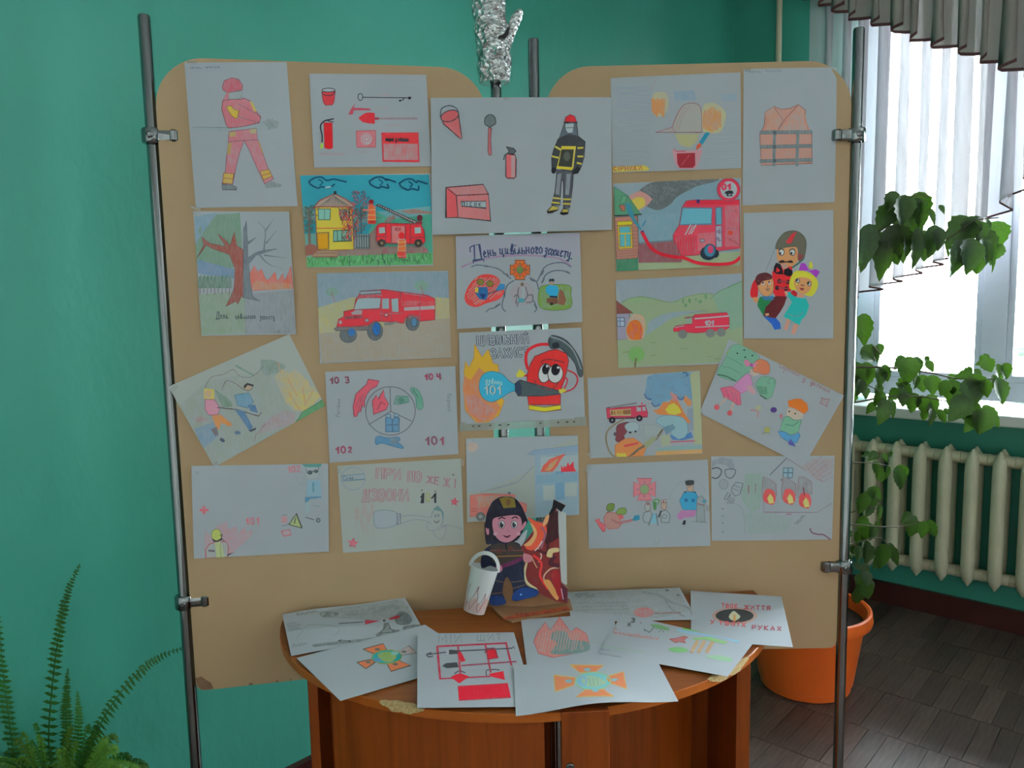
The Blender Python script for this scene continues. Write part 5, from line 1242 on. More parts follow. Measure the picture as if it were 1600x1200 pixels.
r_ = random.Random(4)
for i in range(170):
    x = r_.uniform(130, 1425); y = r_.uniform(925, 1010) - (x - 130) * .02; s.line([(x, y), (x + r_.uniform(-8, 10), y + r_.uniform(15, 42))], r_.choice([(30, 95, 40), (40, 115, 45), (90, 150, 95), (25, 75, 45)]), 1.2, .85)
for ox, oy, L in ((150, 160, 1), (770, 160, .72), (1085, 180, .78)):
    s.line(cr([(ox, oy), (ox + 60, oy - 40), (ox + 130, oy - 45), (ox + 180, oy - 10), (ox + 250 * L, oy - 25), (ox + 320 * L, oy - 10), (ox + 380 * L, oy + 5)], 4), (12, 62, 88), 2.3, 1)
    s.line(cr([(ox, oy), (ox + 20, oy + 35), (ox + 90, oy + 70), (ox + 130, oy + 55), (ox + 200, oy + 70), (ox + 260 * L, oy + 30)], 4), (12, 62, 88), 2.3, 1)
    s.line(cr([(ox + 100, oy - 20), (ox + 140, oy + 10), (ox + 110, oy + 40)], 4), (15, 72, 98), 1.8, 1)
s.ell(345, 222, 35, 10, (140, 165, 170), .8, rot=-8)
s.poly([(215, 430), (590, 425), (610, 870), (235, 880)], (172, 150, 55), 1, (120, 60, 40), 1)
s.poly([(190, 440), (260, 360), (415, 288), (530, 350), (625, 420), (590, 430), (250, 425)], (140, 120, 108), 1, (120, 45, 45), 1.6)
for i in range(12): s.line([(270 + i * 26, 415), (400 + (i - 5.5) * 9, 300 + abs(i - 5.5) * 9)], (70, 62, 58), .9, .8)
s.poly([(403, 262), (430, 262), (432, 300), (403, 300)], (40, 45, 50))
s.line([(225, 650), (600, 650)], (160, 62, 35), 1.2)
s.poly([(245, 450), (370, 450), (365, 562), (248, 562)], (105, 148, 138), 1, (55, 70, 40), 1.1); s.line([(308, 452), (308, 560)], (60, 80, 60), .9)
s.poly([(470, 455), (560, 450), (560, 565), (480, 568)], (105, 120, 100), 1, (60, 50, 40), 1.1); s.poly([(402, 675), (580, 668), (585, 780), (398, 788)], (100, 140, 128), 1, (35, 62, 45), 1.3); s.line([(440, 675), (442, 785)], (50, 70, 50), 1); s.line([(488, 672), (488, 785)], (50, 70, 50), 1)
s.poly([(230, 700), (350, 695), (352, 865), (240, 872)], (170, 118, 20), 1, (95, 60, 25), 1.3)
s.poly([(190, 920), (240, 880), (450, 880), (440, 945), (190, 945)], (135, 108, 88), 1, (110, 65, 55), 1); s.line([(230, 910), (440, 905)], (110, 65, 55), 1)
for i in range(120):      # fire on the house corner
    x = r_.gauss(575, 45); y = r_.uniform(440, 780)
    if abs(x - 570) < 85: s.line([(x, y), (x + r_.uniform(-26, 18), y - r_.uniform(15, 42))], r_.choice([(200, 72, 35), (190, 50, 35), (110, 35, 35), (70, 38, 40)]), 1.2, .85)
for i in range(26): x = r_.uniform(455, 540); y = r_.uniform(470, 575); s.line([(x, y), (x + r_.uniform(-15, 15), y - 32)], r_.choice([(120, 35, 30), (70, 35, 30), (170, 55, 35)]), 1.2, .85)
def twigs(cx, cy, w, h, cols, n, seed):
    q = random.Random(seed)
    for i in range(n):
        x = q.gauss(cx, w * .3); y = q.uniform(cy - h / 2, cy + h / 2); d = 1 if x > cx else -1
        s.line([(x, y), (x + d * q.uniform(8, 26), y - q.uniform(10, 26))], q.choice(cols), 1.0, .85)
twigs(670, 350, 130, 150, [(45, 60, 90), (110, 60, 80), (160, 70, 80), (50, 60, 80)], 75, 5); twigs(680, 560, 100, 260, [(45, 60, 65), (60, 90, 85), (120, 60, 60)], 85, 6)
s.line([(680, 430), (690, 700)], (60, 62, 72), 1.6, .9)
twigs(150, 560, 100, 280, [(50, 70, 50), (40, 82, 62), (70, 62, 50)], 85, 7); s.line([(150, 440), (158, 820)], (90, 72, 62), 2.2, .9); s.poly([(150, 820), (140, 700), (168, 700), (175, 820)], (100, 82, 72))
s.poly(cr([(105, 860), (150, 815), (220, 830), (235, 880), (180, 920), (110, 930)], 4, True), (118, 72, 62))
s.poly([(635, 715), (765, 715), (765, 862), (640, 862)], (110, 118, 118), .9)
for i in range(6): s.line([(640 + i * 25, 712), (642 + i * 25, 862)], (45, 55, 60), 1.2)
s.line([(635, 735), (765, 735)], (50, 60, 65), 1.1); s.line([(635, 850), (765, 852)], (50, 60, 65), 1.1)
for fx, fy, z in ((790, 400, 1), (1108, 750, 1)):   # two firefighters
    s.poly([(fx - 30, fy + 20), (fx + 40, fy + 20), (fx + 48, fy + 150), (fx + 48, fy + 205), (fx - 35, fy + 205), (fx - 35, fy + 140)], (195, 75, 42), 1, (150, 120, 105), 1)
    for k in (60, 115, 165): s.line([(fx - 32, fy + k), (fx + 45, fy + k)], (215, 140, 60), 1, .8)
    s.ell(fx, fy + 8, 22, 26, (165, 70, 50)); s.ell(fx, fy - 25, 27, 24, (110, 22, 30)); s.poly([(fx - 30, fy + 170), (fx + 48, fy + 170), (fx + 48, fy + 205), (fx - 35, fy + 205)], (150, 35, 32))
s.line([(770, 465), (705, 462)], (190, 85, 60), 2.2); s.line([(765, 490), (700, 480)], (90, 62, 60), 1.4); s.line([(840, 540), (900, 545)], (85, 88, 88), 1.2)
s.poly([(845, 410), (870, 405), (1270, 585), (1240, 600)], (150, 150, 148), 1, (60, 35, 40), 1.2)
for i in range(16): s.line([(862 + i * 24.5, 405 + i * 11.2), (850 + i * 24.5, 424 + i * 11)], (60, 35, 40), 1.2)
s.ell(1300, 545, 30, 34, (80, 25, 35)); s.poly([(1260, 590), (1325, 580), (1325, 615), (1255, 610)], (110, 25, 32))
s.poly(cr([(845, 640), (870, 610), (900, 600)], 3) + [(1310, 610), (1345, 680), (1355, 790), (1330, 815), (860, 800), (842, 760)], (168, 32, 40), 1, (120, 18, 30), 1.5)
s.poly([(870, 645), (930, 640), (935, 700), (872, 705)], (130, 145, 145)); s.poly([(1245, 645), (1308, 640), (1315, 700), (1248, 708)], (130, 145, 145))
for x in (940, 1000, 1145, 1200): s.line([(x, 620), (x, 800)], (105, 18, 28), 1.2)
s.poly([(1005, 630), (1140, 630), (1140, 800), (1005, 800)], (178, 75, 72), .8); s.text('101', 1035, 680, 34, (120, 30, 40), 1.1); s.line([(850, 740), (930, 740)], (110, 20, 30), 1.1); s.line([(1215, 745), (1340, 742)], (110, 20, 30), 1.1)
fx, fy = 1108, 750
s.poly([(fx - 32, fy + 20), (fx + 40, fy + 20), (fx + 48, fy + 190), (fx - 42, fy + 190)], (198, 78, 42), 1, (160, 130, 115), 1); s.ell(fx, fy - 22, 32, 34, (170, 25, 30))
for k in (50, 95, 140): s.line([(fx - 34, fy + k), (fx + 42, fy + k - 8)], (215, 145, 70), 1.1, .8)
s.poly([(fx - 44, fy + 140), (fx + 44, fy + 140), (fx + 44, fy + 185), (fx - 44, fy + 185)], (165, 40, 35), .9)
for wx in (900, 1285): s.ell(wx, 805, 37, 36, (45, 35, 32), 1, (25, 22, 22), 1.5); s.ell(wx, 805, 16, 16, (110, 95, 70))
for x in (935, 1225, 1360): s.poly([(x - 28, 905), (x - 20, 865), (x, 850), (x + 25, 870), (x + 25, 905)], (125, 60, 62), .8)
s.finish()

# -- 7 red off-road fire truck
s = BP('crayon drawing of a red fire truck with blue wheel hubs on yellow sand', [(495, 427), (700, 423), (705, 558), (500, 568)], lift=.0001, bulge=(.001, .0008)).frame((480, 410), Q)
s.poly([(90, 110), (1470, 95), (1490, 370), (1330, 380), (1000, 340), (480, 370), (110, 470)], (105, 122, 135), .75)
s.poly([(110, 470), (480, 360), (1000, 400), (1330, 360), (1490, 370), (1495, 580), (1000, 620), (600, 700), (130, 740)], (145, 138, 90), .7)
s.poly([(130, 735), (600, 700), (1000, 620), (1495, 575), (1500, 980), (150, 1040)], (136, 122, 105), .85); s.poly([(120, 600), (200, 560), (300, 680), (130, 740)], (155, 140, 60), .6); s.poly([(1330, 390), (1490, 370), (1490, 560), (1330, 590)], (150, 135, 70), .6)
for y in range(640, 1000, 26): s.line([(150 + (y % 50) * 3, y + 90), (1480, y)], (128, 112, 98), .8, .35)
for (x, y, w) in ((262, 305, 62), (1190, 240, 72)): s.ell(x, y, w, w * .75, (92, 125, 108), .75); s.line([(x - 5, y + 10), (x + 25, y + 95)], (125, 85, 82), 2, .7)
for x, y, w, h in ((430, 755, 88, 78), (710, 712, 80, 98), (1100, 620, 70, 86)): s.ell(x, y, w, h, (82, 85, 88), .95, (60, 62, 66), 1)
s.poly([(510, 380), (545, 335), (560, 300), (800, 280), (1250, 340), (1330, 375), (1330, 595), (1175, 610), (1160, 560), (1080, 540), (1020, 580), (1010, 630), (960, 625), (780, 610), (700, 610), (640, 650), (380, 680), (310, 670), (330, 590), (385, 560), (385, 510), (490, 485)], (175, 42, 52), 1, (125, 28, 40), 1.1)
s.poly([(1080, 545), (1170, 560), (1160, 600), (1100, 560), (1040, 600), (1015, 620)], (120, 40, 50), .8)
s.poly([(515, 400), (540, 362), (770, 365), (760, 480), (490, 490)], (128, 142, 148), .9, (125, 30, 45), 1.2)
s.poly([(785, 375), (855, 372), (855, 480), (785, 480)], (122, 140, 146), .9); s.poly([(880, 380), (950, 370), (955, 515), (890, 510)], (122, 140, 146), .9)
s.poly([(980, 395), (1330, 400), (1330, 440), (985, 455)], (190, 30, 40), .8); s.poly([(1010, 465), (1330, 445), (1330, 485), (1015, 500)], (145, 135, 138), .95)
s.poly([(550, 300), (770, 290), (775, 320), (560, 335)], (120, 128, 135), .8, (70, 75, 85), 1.1); s.poly([(540, 340), (770, 325), (790, 345), (520, 380)], (150, 35, 45), .8)
for x in (870, 770): s.line([(x, 370), (x + 10, 600)], (125, 28, 40), 1, .8)
s.line([(910, 300), (980, 310), (965, 400)], (130, 28, 40), 1.2, .8); s.line([(1010, 320), (1240, 352)], (140, 70, 80), 1.4, .8); s.line([(1175, 350), (1175, 600)], (135, 30, 40), 1, .8)
s.poly([(460, 520), (520, 490), (580, 495), (570, 540), (470, 540)], (140, 125, 130), .8); s.poly([(390, 560), (580, 545), (585, 575), (395, 590)], (110, 35, 45), .9)
s.line([(760, 530), (990, 530)], (130, 25, 38), 1, .6); s.ell(825, 545, 30, 28, (140, 30, 40), .9); s.ell(827, 543, 11, 10, (170, 160, 160))
s.ell(625, 600, 22, 18, (145, 138, 140), 1, (110, 40, 50), .8); s.ell(348, 620, 18, 20, (145, 125, 130), 1)
s.poly([(280, 685), (330, 670), (640, 665), (640, 700), (300, 710)], (98, 90, 90), .95, (70, 68, 70), .8); s.poly([(800, 625), (960, 610), (880, 650), (810, 655)], (100, 100, 95), .9)
s.ell(725, 690, 42, 68, (28, 82, 140), 1, (50, 60, 80), 1); s.ell(465, 725, 38, 42, (40, 88, 140), .95); s.ell(1115, 620, 32, 48, (62, 100, 130), .95, (50, 55, 65), 1); s.line([(700, 650), (760, 740)], (30, 60, 110), 1.2)
s.finish([(502, 565, 8, 4, 60)])

# -- 8 hotline wheel 101-104
s = BP('drawing of a three-part circle with hands and the numbers 103, 104, 102 and 101', [(508, 581), (711, 572), (716, 709), (515, 723)], lift=.0003, curl=lambda u, v: .004 * max(0, u - .6) ** 2 * 5).frame((500, 560), Q)
nc = (120, 45, 68)
for t_, x, y, h in (('10', 110, 262, 62), ('3', 268, 255, 62), ('10', 1095, 222, 58), ('4', 1222, 218, 60), ('10', 170, 990, 70), ('2', 300, 978, 55), ('10', 1105, 900, 82), ('1', 1255, 898, 80)): s.text(t_, x, y, h, nc, 2.3, .9, -4, sp=.35, wd=1.1)
for t_, x, y, h in (('10', 110, 262, 62), ('3', 268, 255, 62), ('10', 1105, 900, 82)): s.text(t_, x + 5, y + 2, h, (50, 45, 60), .7, .7, -4, sp=.35, wd=1.1)
s.text('Рятівник', 205, 605, 40, (98, 98, 108), .9, .75, -88, wd=.95); s.text('Безпека', 1325, 370, 42, (98, 98, 108), .9, .75, 88, wd=.95)
s.ell(735, 545, 258, 252, ol=(78, 80, 85), w=1.2, fill=False, n=48); s.line([(730, 292), (738, 550), (955, 650)], (78, 80, 85), 1.1); s.line([(738, 550), (512, 685)], (78, 80, 85), 1.2)
s.poly([(505, 215), (620, 235), (590, 290), (530, 320), (490, 370), (465, 440), (465, 510), (440, 480), (425, 550), (400, 555), (385, 600), (358, 605), (345, 500), (375, 370), (440, 310), (485, 270)], (170, 72, 85), 1, (115, 40, 55), 1.1)
for a_ in ([(440, 380), (400, 545)], [(420, 400), (380, 500)], [(460, 370), (440, 470)]): s.line(a_, (130, 45, 60), 1, .8)
s.poly([(560, 580), (545, 440), (590, 380), (610, 420), (665, 325), (672, 400), (715, 470), (690, 530)], (170, 72, 85), 1, (120, 45, 60), 1.1); s.line([(600, 530), (640, 450), (680, 480)], (110, 40, 55), 1.1)
s.poly([(770, 470), (795, 390), (920, 395), (925, 450), (830, 475)], (80, 122, 108), .75, (60, 100, 90), 1); s.ell(840, 435, 40, 32, (55, 100, 85), .8)
s.poly(cr([(948, 320), (965, 300), (1020, 330), (1060, 400), (1075, 490), (1050, 530), (1010, 510), (995, 400), (960, 355)], 4, True), (82, 130, 112), .9, (60, 105, 92), 1); s.line([(970, 320), (1020, 400)], (40, 70, 62), 1.2, .8)
s.poly([(685, 620), (735, 610), (755, 640), (775, 610), (825, 615), (825, 760), (685, 762)], (82, 118, 145), .95, (55, 85, 110), 1.1); s.ell(712, 595, 27, 20, (120, 138, 150), .9, (60, 85, 110), 1); s.ell(797, 590, 24, 18, (120, 138, 150), .9, (60, 85, 110), 1); s.line([(755, 640), (755, 760)], (50, 75, 100), 1.2); s.line([(700, 690), (810, 690)], (45, 75, 105), 1.6, .8)
s.poly(cr([(580, 830), (620, 805), (700, 825), (820, 820), (830, 850), (810, 870), (865, 915), (850, 935), (720, 900), (640, 880), (585, 895)], 4, True), (72, 112, 142), .95, (50, 88, 118), .9); s.poly([(730, 830), (820, 830), (800, 900), (735, 890)], (60, 92, 112), .6)
s.finish()

# -- 9 when there is a fire call 101
s = BP('faint drawing lettered in pink outline letters about calling 101, with two red stars', [(527, 728), (720, 716), (725, 850), (536, 864)], mat='paper_warm', lift=.0002, curl=lambda u, v: .004 * max(0, u - .6) ** 2 * 5).frame((510, 700), Q)
pc = (140, 92, 102)
def olt(t_, x, y, h, ang=3, wd=1.0): s.text(t_, x, y, h, pc, 3.6, .8, ang, sp=.3, wd=wd); s.text(t_, x, y, h, (135, 140, 132), 1.1, .9, ang, sp=.3, wd=wd)
olt('ПРИ', 520, 312, 98, 3); olt('ПО', 850, 345, 100, 3, .8); s.text('ЖЕ', 1040, 362, 72, pc, 1.8, .8, 8, sp=.3, wd=.95); s.text('Ж', 1215, 400, 88, pc, 1.8, .8, 5, wd=.8); s.text('І', 1330, 412, 88, pc, 1.8, .8, 3); s.ell(1318, 276, 9, 6, (50, 50, 62))
olt('ДЗВОНИ', 375, 545, 112, 0, .78)
s.line([(985, 570), (1005, 470), (985, 510)], BK, 2.4, .95); s.line([(980, 510), (1002, 470), (1003, 568)], BK, 2.6); s.ell(1053, 512, 22, 50, (135, 140, 100), .6, (130, 130, 70), 1.2); s.line([(1095, 520), (1128, 470), (1130, 565)], BK, 2.6)
s.ell(992, 440, 8, 5, BK); s.ell(1128, 450, 8, 5, BK)
s.ell(278, 318, 122, 118, ol=(95, 118, 135), w=1, fill=False, n=36, oa=.6); s.poly([(155, 290), (392, 268), (400, 325), (158, 345)], (125, 136, 138), .5, (85, 108, 125), 1); s.text('Спас', 175, 335, 42, (75, 95, 112), 1, .8, -4); s.line([(300, 325), (330, 325)], (80, 95, 110), 1, .7)
for x, y, z in ((275, 990, 52), (1332, 558, 42)):
    pts = []
    for i in range(10):
        rr = z if i % 2 == 0 else z * .42; t = R(-90 + 36 * i + 8); pts.append((x + rr * math.cos(t), y + rr * math.sin(t)))
    s.poly(pts, (190, 70, 85), .75, (190, 55, 75), 1)
r_ = random.Random(9)
for i in range(26):
    x = r_.uniform(280, 490); y = r_.uniform(640, 860); s.line([(x, y + 40), (x + r_.uniform(-20, 20), y - 60)], (150, 112, 95), 1.4, .35)
s.poly(cr([(490, 720), (500, 665), (600, 645), (720, 670), (740, 740), (700, 810), (520, 830)], 4, True), (126, 138, 142), .35, (95, 110, 122), .9)
s.poly([(730, 680), (765, 680), (770, 790), (735, 800)], (110, 112, 122), .5, (90, 92, 105), .9)
s.line([(770, 710), (900, 700), (1080, 720)], (105, 105, 122), 1, .6, True); s.line([(775, 785), (900, 745), (1030, 755), (1090, 790)], (105, 105, 122), 1, .6, True)
s.line(cr([(1090, 720), (1100, 670), (1150, 630), (1200, 670), (1210, 760), (1190, 800)], 4), (85, 105, 112), 1.1, .7); s.poly([(1110, 640), (1155, 595), (1215, 660), (1220, 720), (1190, 660)], (72, 108, 112), .8)
s.ell(1132, 705, 9, 17, (90, 100, 112), .8); s.ell(1163, 700, 9, 17, (90, 100, 112), .8); s.line([(1115, 755), (1145, 775), (1170, 755)], (60, 50, 58), 1.2, .8, True)
s.line(cr([(1040, 780), (1060, 850), (1150, 850), (1240, 810), (1230, 900), (1190, 950), (1120, 900), (1110, 860)], 4), (112, 108, 125), 1, .6); s.line([(1150, 830), (1260, 800), (1410, 840)], (105, 105, 118), .9, .6, True)
s.finish([(723, 722, 10, 4, 100), (529, 735, 8, 4, 100)])

# -- 10 large sheet in the middle
s = BP('large central sheet with cone bucket, shovel, extinguisher, sand box and standing firefighter', [(673, 153), (955, 152), (956, 359), (675, 367)], 'LR', lift=.0045, bulge=(.0022, .001)).frame((665, 140), 5)
s.poly([(120, 240), (150, 330), (250, 400), (320, 360), (300, 200), (260, 150), (160, 150)], (120, 128, 134), .35); s.poly([(600, 540), (640, 460), (720, 480), (730, 660), (700, 720), (600, 660)], (122, 130, 136), .3)
s.poly([(122, 215), (255, 175), (285, 385), (270, 380), (140, 265)], (165, 80, 82), .95, (70, 30, 35), 1.5); s.ell(190, 205, 72, 42, (158, 72, 76), 1, (45, 25, 30), 1.4, rot=-18)
s.line(cr([(118, 215), (125, 150), (185, 125), (240, 145), (260, 185)], 4), (45, 55, 68), 1.6)
s.poly(cr([(465, 270), (468, 220), (505, 195), (540, 215), (548, 265), (515, 285), (505, 300), (490, 285)], 4, True), (88, 94, 96), 1, (35, 38, 42), 1.4)
s.poly([(492, 300), (514, 300), (510, 400), (516, 510), (500, 512), (488, 480), (490, 400)], (150, 82, 86), 1, (95, 45, 50), 1.1)
s.poly([(628, 510), (640, 500), (700, 508), (708, 540), (706, 680), (690, 692), (640, 690), (628, 676)], (172, 80, 84), 1, (60, 25, 30), 1.5); s.poly([(670, 515), (700, 515), (698, 680), (670, 685)], (180, 105, 105), .5)
s.poly([(632, 445), (690, 458), (708, 480), (690, 500), (655, 502), (650, 475)], (75, 80, 84), 1, BK, 1); s.line([(650, 490), (620, 510), (612, 545)], (50, 55, 60), 2, .9)
s.poly([(160, 762), (450, 738), (490, 812), (508, 1025), (255, 998), (160, 1000)], (168, 68, 72), 1, (40, 15, 22), 1.5); s.poly([(185, 768), (450, 742), (485, 808), (245, 822)], (160, 98, 100), .9); s.poly([(240, 825), (490, 815), (505, 1020), (255, 995)], (165, 88, 90), .9)
s.line([(160, 762), (240, 825), (255, 995)], (60, 22, 30), 1.3); s.line([(240, 825), (495, 815)], (60, 22, 30), 1.3)
s.poly([(278, 872), (472, 870), (474, 925), (278, 908)], (138, 145, 150), 1, (35, 30, 40), 1.2); s.text('ПІСОК', 288, 905, 26, (30, 32, 45), 1, .9, 2, sp=.75)
# the firefighter
yl = (172, 150, 45)
s.poly([(1085, 262), (1180, 262), (1190, 350), (1185, 380), (1045, 375)], (75, 84, 92), 1, BK, 1.1)
s.poly([(1035, 385), (1120, 345), (1190, 360), (1245, 405), (1238, 520), (1215, 600), (1190, 650), (1150, 655), (1135, 640), (1025, 610), (1015, 640), (990, 645), (985, 530), (1000, 470)], (52, 54, 58), 1, BK, 1.1)
s.poly([(1025, 625), (1155, 635), (1150, 740), (1125, 925), (1080, 930), (1075, 700), (1060, 720), (1050, 905), (985, 900), (1010, 800), (1020, 700)], (68, 68, 76), 1, BK, .9); s.poly([(1030, 660), (1060, 650), (1045, 820), (1015, 815)], (96, 98, 106), .7); s.poly([(1100, 655), (1135, 655), (1120, 820), (1090, 820)], (90, 92, 100), .6)
s.poly([(1060, 440), (1175, 440), (1172, 465), (1060, 465)], yl); s.poly([(1025, 595), (1150, 605), (1145, 628), (1022, 615)], yl); s.line([(1165, 460), (1148, 610)], yl, 2.4); s.line([(1062, 465), (1030, 600)], yl, 1.4)
s.poly([(1060, 468), (1158, 468), (1140, 598), (1040, 590)], (48, 50, 44)); s.ell(1105, 520, 26, 38, (62, 64, 56), .9)
for p in ([(1015, 445), (1055, 468)], [(990, 520), (1035, 530)], [(1190, 455), (1228, 452)], [(1190, 520), (1228, 520)], [(1185, 570), (1215, 578)]): s.line(p, yl, 2.6)
for a_, b_ in (((1000, 845), (1055, 850)), ((990, 880), (1045, 885)), ((1075, 855), (1132, 855)), ((1078, 890), (1130, 892))): s.line([a_, b_], yl, 2.2)
s.poly([(1085, 255), (1095, 215), (1130, 195), (1165, 210), (1182, 255)], (190, 28, 36), 1, (90, 15, 22), 1.1); s.line([(1083, 255), (1182, 258)], BK, 2.2)
s.poly([(1088, 265), (1162, 262), (1150, 335), (1110, 340), (1092, 310)], (140, 148, 152), 1, (60, 62, 70), 1); s.line([(1090, 300), (1160, 295)], (60, 65, 72), 1, .8)
s.ell(1000, 630, 18, 25, BK); s.poly([(1140, 640), (1185, 595), (1210, 620), (1185, 655), (1150, 660)], (32, 32, 38))
s.poly([(990, 905), (1040, 915), (1035, 940), (985, 962), (955, 965), (950, 950)], (150, 135, 60), 1, BK, 1); s.poly([(950, 950), (1035, 935), (990, 965), (955, 967)], BK); s.poly([(1075, 930), (1118, 935), (1112, 970), (1075, 978), (1052, 970)], (150, 135, 60), 1, BK, 1); s.poly([(1052, 958), (1115, 955), (1110, 972), (1075, 979), (1055, 973)], BK)
s.finish([(790, 154, 8, 4, 0)])

# -- 11 day of civil protection
s = BP('drawing lettered with the day of civil protection above an orange cross and three scenes', [(712, 369), (906, 363), (910, 503), (714, 514)], 'LR', lift=.003, bulge=(.0015, .001)).frame((700, 355), Q)
s.poly([(85, 100), (500, 110), (1380, 60), (1385, 300), (900, 270), (500, 290), (100, 330)], (138, 128, 146), .45); s.line(cr([(140, 410), (300, 350), (550, 300), (850, 290), (1100, 310), (1220, 350), (1280, 400)], 5), (135, 80, 128), 2.6, .55)
ink = (38, 48, 82)
s.text('Д', 262, 345, 155, ink, 1.9, .95, -9, wd=.95); s.text('ень', 378, 315, 118, ink, 1.8, .95, -10, wd=.66)
s.text('цивільного', 545, 285, 118, ink, 1.8, .95, -2, wd=.74, sp=.12); s.text('захисту', 1005, 275, 112, ink, 1.8, .95, 10, wd=.68, sp=.12); s.ell(1285, 325, 7, 7, ink)
s.line(cr([(235, 255), (232, 210), (270, 190)], 3), ink, 1.6)
og = (188, 82, 30)
for k in range(4):
    c, q = math.cos(R(90 * k)), math.sin(R(90 * k)); s.poly([(752 + (x * c - y * q), 440 + (x * q + y * c)) for x, y in ((-22, -20), (-52, -100), (52, -100), (22, -20))], og, 1, (100, 45, 25), 1.2)
    s.line([(752 + (x * c - y * q), 440 + (x * q + y * c)) for x, y in ((0, -48), (0, -75))], (60, 45, 30), 1.6)
for k in range(4):
    c, q = math.cos(R(45 + 90 * k)), math.sin(R(45 + 90 * k)); s.poly([(752 + (x * c - y * q), 440 + (x * q + y * c)) for x, y in ((-20, -20), (-26, -88), (26, -88), (20, -20))], (175, 75, 32), 1, (100, 45, 25), .8)
s.ell(752, 440, 34, 36, (75, 95, 50), 1, (60, 70, 40), 1)
s.poly(cr([(175, 700), (240, 570), (350, 490), (480, 495), (545, 560), (500, 650), (590, 650), (540, 740), (400, 790), (290, 828), (195, 790)], 4, True), (198, 50, 48), 1)
s.hatch([(190, 700), (300, 520), (520, 520), (560, 680), (300, 810)], (205, 75, 50), 1.4, .5, 140, 22)
for x, y in ((340, 565), (438, 582)): s.ell(x, y, 36, 30, (110, 98, 40), 1, (60, 55, 30), 1)
s.poly([(275, 620), (410, 618), (425, 690), (400, 752), (330, 745), (290, 690)], (35, 80, 125)); s.poly([(280, 620), (320, 625), (315, 680), (285, 670)], (185, 140, 50)); s.poly([(330, 690), (400, 690), (370, 750)], (22, 42, 88)); s.poly([(500, 640), (545, 580), (595, 590), (590, 640), (520, 660)], (40, 98, 140)); s.line([(420, 690), (520, 655)], (90, 40, 60), 2)
s.poly(cr([(650, 680), (700, 590), (780, 570), (860, 600), (900, 690), (870, 790), (700, 800)], 4, True), (140, 125, 132), .6)
s.ell(775, 590, 18, 20, (95, 80, 62), .9); s.poly([(775, 620), (800, 620), (795, 750), (770, 750)], (135, 142, 145), .9)
for p in ([(740, 620), (730, 700), (760, 760)], [(810, 620), (830, 700), (800, 760)], [(690, 720), (720, 700), (710, 790)], [(830, 710), (880, 700), (880, 770), (820, 780)], [(740, 760), (720, 820)]): s.line(p, (70, 72, 78), 1.4, .85, True)
s.poly([(735, 735), (795, 735), (800, 780), (735, 780)], (60, 128, 140), .95)
s.poly(cr([(950, 650), (1010, 600), (1260, 600), (1280, 700), (1290, 800), (1240, 850), (1050, 860), (950, 810)], 4, True), (98, 125, 58), 1, (60, 90, 50), .8); s.hatch([(960, 640), (1260, 610), (1280, 800), (980, 840)], (75, 108, 45), 1.4, .5, 30, 20)
s.poly([(1020, 620), (1060, 595), (1140, 605), (1155, 660), (1135, 715), (1060, 712), (1020, 670)], (40, 130, 165)); s.poly([(1055, 535), (1105, 530), (1110, 560), (1050, 562)], (35, 45, 62)); s.ell(1080, 578, 24, 20, (140, 115, 100)); s.poly([(1060, 708), (1140, 712), (1138, 730), (1062, 728)], (20, 30, 68))
s.poly([(1030, 735), (1140, 730), (1150, 790), (1090, 800), (1030, 780)], (95, 62, 48)); s.poly([(1165, 640), (1200, 660), (1230, 760), (1210, 810), (1150, 800), (1150, 700)], (112, 72, 55)); s.ell(1080, 795, 18, 14, (28, 25, 30))
for p in ([(245, 410), (300, 390), (400, 400), (500, 420), (560, 450), (600, 485), (655, 530)], [(600, 875), (565, 820), (590, 700), (620, 600), (690, 550)], [(400, 880), (430, 850), (500, 830), (545, 790)], [(930, 560), (960, 500), (1000, 420), (1080, 375), (1200, 365), (1280, 410)], [(985, 560), (1020, 490), (1100, 450), (1200, 450), (1270, 480)], [(850, 520), (920, 560), (945, 640)], [(905, 880), (925, 840), (895, 760)]): s.line(p, (50, 60, 82), 1.4, .85, True)
for x, y, a_ in ((405, 402, 8), (605, 485, 20), (985, 470, -60), (1240, 462, 20), (520, 810, -30), (915, 820, 60), (990, 555, -60), (885, 548, 20), (590, 700, 90)): s.ell(x, y, 32, 10, (70, 72, 85), .85, rot=a_)
s.finish()

# -- 12 extinguisher with eyes putting out a fire, in a punched plastic sleeve
s = BP('drawing of a red extinguisher with big eyes spraying a flame, in a plastic sleeve', [(717, 520), (908, 512), (914, 653), (720, 663)], 'LR', lift=.0040, bulge=(.0012, .001)).frame((640, 480), 4.615)
def otext(t_, x, y, h, ang): s.text(t_, x, y, h, (30, 32, 48), 3.2, 1, ang, sp=.28, wd=.85); s.text(t_, x, y, h, (138, 143, 150), 1.7, 1, ang, sp=.28, wd=.85)
otext('ЦИВІЛЬНИЙ', 488, 268, 58, -2); otext('ЗАХИСТ', 588, 362, 60, -3)
s.poly([(385, 560), (400, 500), (390, 470), (402, 385), (428, 430), (462, 360), (465, 260), (520, 355), (565, 300), (600, 400), (635, 410), (640, 460), (600, 600), (680, 670), (640, 780), (560, 830), (480, 830), (400, 740)], (205, 128, 40), 1, (150, 105, 50), .9)
s.poly([(385, 600), (390, 490), (440, 520), (500, 430), (560, 480), (600, 640), (655, 720), (600, 810), (500, 835), (410, 750)], (205, 92, 30), .8); s.poly([(400, 640), (470, 620), (560, 700), (620, 740), (540, 820), (430, 760)], (205, 75, 28), .6)
s.poly(cr([(500, 560), (520, 490), (580, 458), (660, 475), (720, 530), (790, 570), (790, 590), (720, 610), (640, 660), (580, 678), (520, 640)], 5, True), (48, 138, 165), 1, (40, 90, 110), 1)
